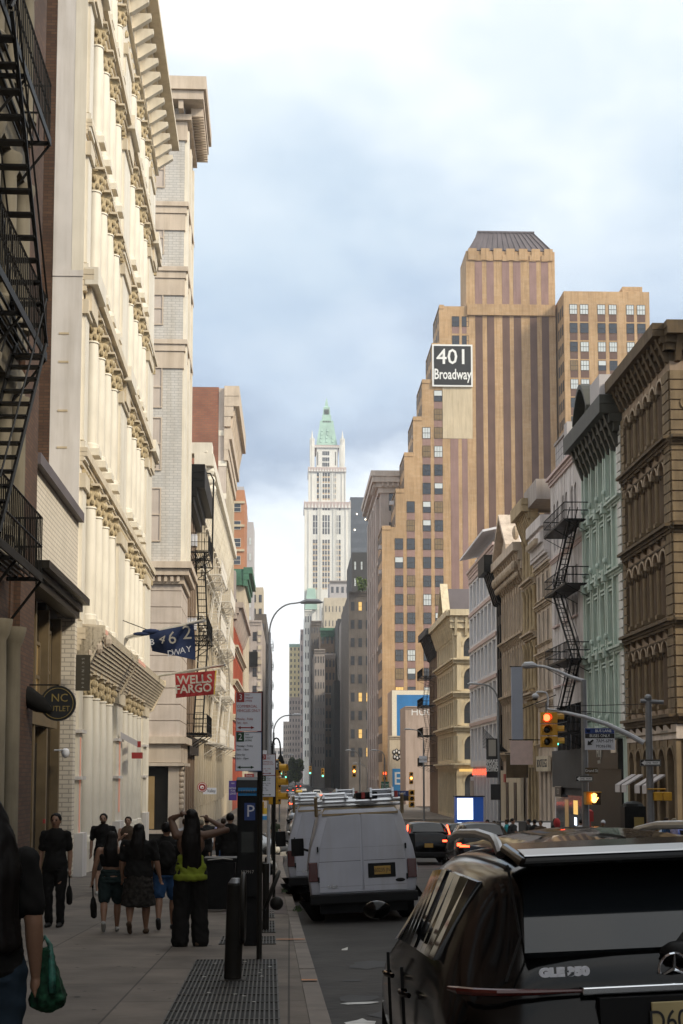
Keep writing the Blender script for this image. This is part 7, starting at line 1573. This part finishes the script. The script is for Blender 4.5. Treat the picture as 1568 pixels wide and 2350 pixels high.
def person(label, x, y, H, yaw, pose='stand', arms=('down','down'), skin='skin_tan', hair=('hair_black','short'), top=None, bottom=None, shoes='shoe_black', fem=True, far=False, group='pedestrians', d=None, face=False, build=1., stride=.16):
    """built facing +y, x right; y,x grid position of the feet unless d is given"""
    P0 = gp(x, y) if d is None else V3((W(x,1800,d).x, d, gz(d)))
    H *= 1.06; build *= 1.08; root = thing('person', label, 'person', tuple(P0), group, yaw); k = H/1.70; B = build; vx = .022 if far else .0105
    hipz, shz, neck = .90*k, 1.385*k, 1.46*k; hw = .085*k*B; sw = (.165 if fem else .195)*k*B
    st = stride*k if pose == 'walk' else .02*k; J = {}
    for s, n in ((-1,'l'),(1,'r')):
        ph = s if pose == 'walk' else 0; f = st*ph
        hip = V3((s*hw,0,hipz)); kn = V3((s*(hw+.005),f*.55+.03*k,.48*k+(.02*k if ph < 0 else 0))); an = V3((s*(hw-.005),f*1.35-.02*k,.085*k+(.10*k if ph < 0 and pose == 'walk' else 0)))
        J[n] = (hip, kn, an, ph)
        sh = V3((s*sw,0,shz)); a = arms[0 if s < 0 else 1]
        if a == 'down': el = sh+V3((s*.045,-.02-.03*ph,-.275))*k; wr = el+V3((s*.01,.05-.08*ph,-.245))*k
        elif a == 'out': el = sh+V3((s*.07,-.02,-.27))*k; wr = el+V3((s*.045,.06,-.24))*k
        elif a == 'bent': el = sh+V3((s*.06,-.03,-.27))*k; wr = el+V3((-s*.10,.20,.06))*k
        elif a == 'chest': el = sh+V3((s*.07,.02,-.25))*k; wr = el+V3((-s*.17,.15,.13))*k
        elif a == 'up': el = sh+V3((s*.27,.04,.06))*k; wr = el+V3((-s*.22,.05,.13))*k
        elif a == 'upin': el = sh+V3((s*.06,.10,.20))*k; wr = el+V3((-s*.10,-.08,.05))*k
        elif a == 'phone': el = sh+V3((s*.07,.05,-.25))*k; wr = el+V3((-s*.05,.2,.16))*k
        J['a'+n] = (sh, el, wr)
    # one continuous body
    mb = MB().use(skin)
    mb.ball((0,0,.95*k), (.155*k*B,.115*k*B,.13*k), 14, 9); mb.ball((0,.0,1.10*k), (.125*k*B,.09*k*B,.16*k), 14, 9); mb.ball((0,0,1.27*k), (.155*k*B,.10*k*B,.17*k), 14, 9)
    limb(mb, [V3((-sw*.8,0,shz)), V3((0,0,1.40*k)), V3((sw*.8,0,shz))], [.055*k,.07*k,.055*k]); limb(mb, [V3((0,-.01*k,1.38*k)), V3((0,.01*k,1.52*k))], [.058*k,.052*k])
    mb.ball((0,.01*k,1.60*k), (.073*k,.09*k,.105*k), 14, 10); mb.ball((0,.04*k,1.545*k), (.05*k,.055*k,.055*k), 10, 7)
    if face: mb.ball((0,.105*k,1.585*k), (.013*k,.02*k,.022*k), 8, 6)
    for s in (-1,1): mb.ball((s*.074*k,.0,1.59*k), (.012*k,.02*k,.03*k), 7, 5)
    for n, s in (('l',-1),('r',1)):
        hip, kn, an, ph = J[n]; limb(mb, [hip, hip.lerp(kn,.5)+V3((0,.01,0)), kn, kn.lerp(an,.35)+V3((0,-.015*k,0)), an], [.088*k*B,.075*k*B,.052*k*B,.052*k*B,.034*k])
        if ph < 0 and pose == 'walk': limb(mb, [an+V3((0,-.02*k,-.01)), an+V3((0,.03*k,-.07*k)), an+V3((0,.06*k,-.10*k))], [.034*k,.03*k,.022*k])
        else: limb(mb, [an+V3((0,-.03*k,-.045*k)), an+V3((0,.07*k,-.05*k)), an+V3((0,.14*k,-.06*k))], [.033*k,.032*k,.022*k])
        sh, el, wr = J['a'+n]; limb(mb, [sh, sh.lerp(el,.5), el, el.lerp(wr,.3), wr], [.050*k*B,.044*k*B,.036*k*B,.036*k*B,.025*k]); hand(mb, wr, wr-el, s, .5, k, not far)
    remesh(mb, skin, 'body', root, vx)
    def torso(m, z0, z1, grow, belly=0.):
        n = 8
        pr = [(.90,.168,.13),(.98,.165,.128),(1.06,.142,.108),(1.14,.138,.104),(1.24,.160,.112),(1.33,.170,.112),(1.40,.15,.095),(1.455,.085,.075)]
        for (za, a, b), (zb, a2, b2) in zip(pr, pr[1:]):
            if zb < z0 or za > z1: continue
            for t in (0,.33,.66,1.):
                z = za+(zb-za)*t
                if z0-.01 <= z <= z1+.01: m.ball((0,0,z*k), ((a+(a2-a)*t)*k*B+grow,(b+(b2-b)*t)*k*B+grow,.05*k), 14, 6)
    if top:
        key, kind = top[0], top[1]; m = MB().use(key); z0 = {'tee':.88,'crop':1.13,'tank':.95,'lime':.86,'jacket':.82}.get(kind,.9)
        torso(m, z0, 1.455 if kind not in ('lime','crop') else (1.12 if kind == 'lime' else 1.30), .016 if kind != 'jacket' else .03)
        if kind == 'lime':
            for z in (.84,.86,.88): m.ball((0,0,z*k), (.20*k*B,.165*k*B,.035*k), 14, 5)
            limb(m, [V3((-.11,.09,1.1))*k, V3((-.10,.10,1.35))*k], [.02,.02]); limb(m, [V3((.11,.09,1.1))*k, V3((.10,.10,1.35))*k], [.02,.02]); m.ball((0,.08*k,1.25*k), (.14*k,.06*k,.12*k), 10, 7)
        if kind in ('tee','jacket'):
            for n, s in (('l',-1),('r',1)):
                sh, el, wr = J['a'+n]; e = sh.lerp(el,.72 if kind == 'tee' else 1.)
                limb(m, [V3((s*sw*.6,0,shz+.02*k)), sh+V3((0,0,.01)), e], [.055*k,.059*k*B,.058*k*B])
                if kind == 'jacket': limb(m, [el, wr], [.055*k,.042*k])
        remesh(m, key, 'top', root, .013 if not far else .024, 3)
    if bottom:
        key, kind = bottom; m = MB().use(key); zl = {'pants':.07,'wide':.07,'shorts':.56,'skirt':.46,'knee':.5}[kind]
        for z in (.86,.92,.98,1.03): m.ball((0,0,z*k), (.172*k*B-(z-.9)*.1,.132*k*B-(z-.9)*.06,.055*k), 14, 6)
        if kind == 'skirt':
            for i in range(12): z = .46+.45*i/11; q = 1.30-.30*i/11; m.ball((0,-.0,z*k), (.17*k*B*q+.008*math.sin(i*3),.145*k*B*q,.045*k), 16, 5)
        else:
            for n, s in (('l',-1),('r',1)):
                hip, kn, an, ph = J[n]
                if kind == 'shorts': limb(m, [hip, hip.lerp(kn,.45), hip.lerp(kn,.78)], [.103*k*B,.096*k*B,.092*k*B])
                elif kind == 'wide': limb(m, [hip, kn+V3((s*.01,0,0)), V3((an.x*1.4,an.y,.06*k))], [.106*k*B,.096*k*B,.100*k*B])
                else: limb(m, [hip, hip.lerp(kn,.5), kn, an+V3((0,0,.0))], [.102*k*B,.090*k*B,.070*k*B,.058*k*B])
        remesh(m, key, {'pants':'trousers','wide':'wide_trousers','shorts':'shorts','skirt':'skirt','knee':'shorts'}[kind], root, .013 if not far else .024, 2)
    if shoes:
        for n, s in (('l',-1),('r',1)):
            an, ph = J[n][2], J[n][3]; m = MB().use(shoes)
            if ph < 0 and pose == 'walk': limb(m, [an+V3((0,-.05*k,.0)), an+V3((0,.01*k,-.065*k)), an+V3((0,.055*k,-.135*k))], [.042*k,.046*k,.036*k])
            else: limb(m, [an+V3((0,-.055*k,-.045*k)), an+V3((0,.05*k,-.048*k)), an+V3((0,.15*k,-.055*k))], [.042*k,.045*k,.032*k])
            remesh(m, shoes, 'shoe', root, .012 if not far else .02, 1)
    if hair:
        key, kind = hair; m = MB().use(key); m.ball((0,-.012*k,1.628*k), (.088*k,.102*k,.092*k), 14, 9)
        if kind in ('long','verylong'):
            zb_ = 1.18 if kind == 'long' else 1.0
            for i in range(26): t = i/25; z = 1.62-(1.62-zb_)*t; m.ball((.008*math.sin(t*9)*k,(-.045-.055*min(1,t*2.0))*k,z*k), ((.092+.035*math.sin(min(1,t*1.4)*PI*.6))*k,(.055+.02*math.sin(t*PI))*k,.06*k), 12, 6)
        if kind == 'mane':
            for i in range(30): t = i/29; z = 1.64-.62*t; w = .10+.10*min(1,t*2.2); m.ball((.015*math.sin(t*7)*k,(-.03-.08*min(1,t*2))*k,z*k), (w*k,(.075+.02*t)*k,.05*k), 14, 6)
        if kind == 'bun': m.ball((0,-.10*k,1.66*k), (.05*k,.05*k,.05*k), 9, 7)
        if kind == 'tail':
            for i in range(6): m.ball((0,(-.10-.01*i)*k,(1.62-.06*i)*k), (.03*k,.03*k,.045*k), 8, 6)
        if kind == 'cap': m.ball((0,.11*k,1.645*k), (.06*k,.06*k,.012*k), 9, 5)
        if face:                                       # keep the face clear
            m2 = [v for v in m.v]
            m.v = [(v[0], min(v[1], .062*k if v[2] < 1.665*k else .10*k), v[2]) for v in m.v]
        remesh(m, key, 'hair' if kind != 'cap' else 'cap', root, .012 if not far else .02, 4)
    if face:
        for s in (-1,1):
            m = MB().use('hair_black'); m.ball((s*.03*k,.094*k,1.605*k), (.014*k,.008*k,.007*k), 8, 5); m.ball((s*.031*k,.096*k,1.625*k), (.019*k,.006*k,.004*k), 8, 5); m.build('eye', root, smooth='all', raw=True)
        m = MB().use('cloth_red' if False else 'skin_brown'); m.ball((0,.096*k,1.545*k), (.024*k,.008*k,.007*k), 8, 5); m.build('mouth', root, smooth='all', raw=True)
    root['J'] = 0; del root['J']
    R_ = Matrix.Rotation(yaw, 4, 'Z'); root_w = lambda v: tuple(V3(P0)+(R_ @ V3(v)))
    return root, J, root_w, k
def umbrella(lab, wpt, tilt=(.05,0), L=.48):
    p = V3(wpt); root = thing('umbrella', lab, 'umbrella', wpt, 'folded umbrellas'); dn = V3((tilt[0],tilt[1],-1)).normalized()
    m = MB().use('cloth_black'); m.tube([p+dn*.02, p+dn*.16, p+dn*.2, p+dn*.30, p+dn*(L-.03), p+dn*L], [.014,.012,.035,.055,.048,.02], 9); m.build('canopy', root, smooth='all')
    h = MB().use('iron_black'); h.tube([p-dn*.06, p+dn*.03], [.018,.016], 8); h.build('handle', root, smooth='all'); return root
# near group on the left pavement (faces: 0 = away from the camera, pi = towards it)
r, J, rw, k = person('person in black facing the camera with tied-back dark hair, umbrella in one hand', 124, 2128, 1.74, PI-.1, 'stand', ('down','down'), 'skin_tan', ('hair_black','bun'), ('cloth_black','tee'), ('cloth_black','pants'), 'shoe_black', True, face=True)
umbrella('black folded umbrella hanging from the hand of the person in black', rw(J['al'][2]+V3((0,.02,-.09))), (.02,0))
r, J, rw, k = person('bearded man in a black T-shirt walking toward the camera', 235, 2052, 1.80, PI, 'walk', ('out','down'), 'skin_light', ('hair_black','short'), ('cloth_black','tee'), ('cloth_char','shorts'), 'shoe_white', False, face=True, stride=.12)
bd = MB().use('hair_brown'); bd.ball((0,.062*k,1.525*k), (.056*k,.048*k,.04*k), 10, 7); bd.build('beard', r, smooth='all', raw=True)
person('person with sunglasses pushed up on their head and a strap across a dark top', 292, 2040, 1.74, PI, 'stand', ('down','chest'), 'skin_light', ('hair_brown','bun'), ('cloth_brown','tank'), ('cloth_char','pants'), 'shoe_black', True, face=True)
sg_ = [o for o in bpy.data.objects if o.name.startswith('person')][-1]
r, J, rw, k = person('person walking away in a cropped black top and dark teal shorts, umbrella in hand', 253, 2140, 1.47, .05, 'walk', ('out','bent'), 'skin_tan', ('hair_black','long'), ('cloth_black','crop'), ('cloth_teal','shorts'), 'shoe_white', True, build=1.12)
umbrella('black folded umbrella held by the person in teal shorts', rw(J['al'][2]+V3((0,.02,-.09))), (.06,0), .50)
person('long-haired person walking away in a black top and dark patterned skirt', 316, 2144, 1.58, -.05, 'walk', ('down','out'), 'skin_tan', ('hair_black','long'), ('cloth_black','tee'), ('cloth_pattern','skirt'), 'cloth_brown', True, build=1.22, stride=.10)
r, J, rw, k = person('person walking away in denim shorts with a black backpack', 380, 2135, 1.60, 0, 'walk', ('down','down'), 'skin_tan', ('hair_black','short'), ('cloth_black','tee'), ('cloth_denim','shorts'), 'shoe_black', True, build=1.08)
m = MB().use('cloth_black'); m.ball((0,-.19*k,1.2*k), (.17*k,.10*k,.23*k), 12, 8); m.ball((0,-.22*k,1.10*k), (.13*k,.09*k,.11*k), 10, 7); o = remesh(m, 'cloth_black', 'backpack', None, .014, 1); o.location = r.location; o.rotation_euler = r.rotation_euler; tag(o, 'black backpack worn by the person in denim shorts', 'backpack')
person('person in a lime green top and wide black trousers, an elbow raised beside their hair', 436, 2172, 1.77, .15, 'stand', ('upin','up'), 'skin_brown', ('hair_black','verylong'), ('cloth_lime','lime'), ('cloth_black','wide'), 'cloth_brown', True, build=1.06)
# foreground figure with the green bag
r, J, rw, k = person('dark long-haired figure cut by the left edge carrying a green bag, seen from behind', 10, 0, 1.74, .12, 'stand', ('down','down'), 'skin_tan', ('hair_black','mane'), ('cloth_black','tee'), ('cloth_denim_dark','pants'), 'shoe_black', True, d=7.3, build=1.12)
r.location.x = -1.55; r.location.z = gz(7.3)
wp_ = V3((-1.245, 7.42, 1.50))
gb = thing('tote_bag', 'large crinkled green fabric bag hanging at the side of the foreground figure', 'bag', tuple(wp_)); hs = MB().use('bag_green'); c = wp_+V3((0,0,-.17)); r_ = random.Random(2)
hs.hexa([c+V3(v) for v in ((-.06,-.08,-.16),(.11,-.08,-.12),(.11,.08,-.12),(-.06,.08,-.16),(-.04,-.04,.12),(.03,-.04,.14),(.03,.04,.14),(-.04,.04,.12))]); hs.ball(c+V3((.02,0,-.12)), (.10,.09,.065), 12, 8); hs.ball(c+V3((0,0,-.02)), (.06,.06,.12), 12, 8)
o = remesh(hs, 'bag_green', 'bag_body', None, .012, 3); o.data.transform(Matrix.Translation(-wp_)); o.parent = gb
tx = bpy.data.textures.new('crumple', 'CLOUDS'); tx.noise_scale = .05; md = o.modifiers.new('crumple', 'DISPLACE'); md.texture = tx; md.strength = .03; md.mid_level = .5
hd = MB().use('bag_green_lit'); hd.tube([c+V3((-.045,-.05,.02)), wp_+V3((-.03,-.02,-.02)), wp_+V3((.0,0,.02)), wp_+V3((.03,-.02,-.02)), c+V3((.05,-.06,.0)), c+V3((.055,-.085,-.08))], [.015,.014,.012,.014,.022,.018], 7); hd.build('handle', gb, smooth='all')
# the crowd behind
CR = [(424,2032,'white-shirted person with brown hair behind the raised arms',1.70,0,('hair_brown','short'),('cloth_white','tee'),('cloth_char','pants'),False),
      (460,2030,'person with grey blond hair and dark clothes in the crowd',1.68,0,('hair_grey','short'),('cloth_black','jacket'),('cloth_black','pants'),True),
      (474,1998,'person in a black cap at the back of the crowd',1.74,0,('hair_black','cap'),('cloth_char','tee'),('cloth_char','pants'),False),
      (512,2010,'person in a pink and white striped shirt beside the pay station',1.72,.2,('hair_brown','short'),('cloth_lav','tee'),('cloth_denim','pants'),False),
      (527,2060,'broad man in black walking away beside the pay station',1.80,0,('hair_black','short'),('cloth_black','jacket'),('cloth_black','pants'),False)]
for x, y, lab, H, yw, hr, tp, bt_, fem in CR: person(lab, x, y, H, yw, 'walk', ('down','down'), 'skin_light', hr, tp, bt_, 'shoe_black', fem, far=True)
person('man in an olive T-shirt and shorts stepping past the kerb bags', 632, 1951, 1.78, .4, 'walk', ('down','down'), 'skin_light', ('hair_brown','short'), ('cloth_olive','tee'), ('cloth_char','shorts'), 'shoe_black', False, far=True)
RP = [(1118,64,'person in dark clothes left of the lamp by the glowing kiosk',('cloth_black','jacket'),'hair_black'),(1133,66,'long-haired person in black right of the glowing kiosk',('cloth_black','tee'),'hair_black'),(1163,63,'person in a bright teal top by the lamp pole',('cloth_teal_bright','tee'),'hair_brown'),(1176,60,'person in a dark jacket standing beside the teal top',('cloth_char','jacket'),'hair_black'),(1226,62,'tall dark figure behind the vendor cart',('cloth_black','jacket'),'hair_black'),(1240,61,'brown-haired person by the vendor cart',('cloth_brown','tee'),'hair_brown'),(1213,64,'person bending behind the white cart panels',('cloth_char','tee'),'hair_black'),(1274,60,'person with a red backpack outside the dark shop',('cloth_char','tee'),'hair_brown'),(1332,55,'person in a white T-shirt left of the red alarm post',('cloth_white','tee'),'hair_black'),(1383,55,'person in a white cap and olive shirt before the blue SUV',('cloth_olive','tee'),'cloth_white'),(1545,52,'fair-haired person at the right edge behind the car roof',('cloth_lav','tee'),'hair_grey'),(1529,53,'person in blue near the right edge beside the litter bin',('cloth_denim','jacket'),'hair_brown')]
for i, (x, d, lab, tp, hk) in enumerate(RP): person(lab, x, 0, (1.70,1.66,1.72,1.74)[i % 4], (.4,2.5,1.2,4.0)[i % 4], 'stand', ('down','bent'), 'skin_tan', (hk,'cap' if hk == 'cloth_white' else ('long' if 'long' in lab else 'short')), tp, ('cloth_char','pants'), 'shoe_black', i % 2 == 0, far=True, d=d, group='people on the right pavement')
p = W(1278,1884,59.8); m = MB().use('cloth_red'); m.ball((p.x,59.75,p.z-.1), (.15,.12,.22), 10, 7); o = m.build('backpack', loc=(p.x,59.75,p.z), smooth='all'); tag(o, 'red backpack outside the dark shop on the right', 'backpack')
bpy.context.view_layer.update()

# ================================================================== HAZE
hz = MB().use('charcoal'); hz.box(-1000, 1000, -80, 1400, -6, 300); o = hz.build('haze'); o.data.materials.clear(); o['kind'] = 'stuff'
hm = bpy.data.materials.new('haze'); hm.use_nodes = True; hn = hm.node_tree; hn.nodes.clear(); pv = hn.nodes.new('ShaderNodeVolumePrincipled'); pv.inputs['Color'].default_value = (.93, .95, 1, 1); pv.inputs['Density'].default_value = .00022; pv.inputs['Anisotropy'].default_value = .2
ho = hn.nodes.new('ShaderNodeOutputMaterial'); hn.links.new(pv.outputs[0], ho.inputs['Volume']); o.data.materials.append(hm)
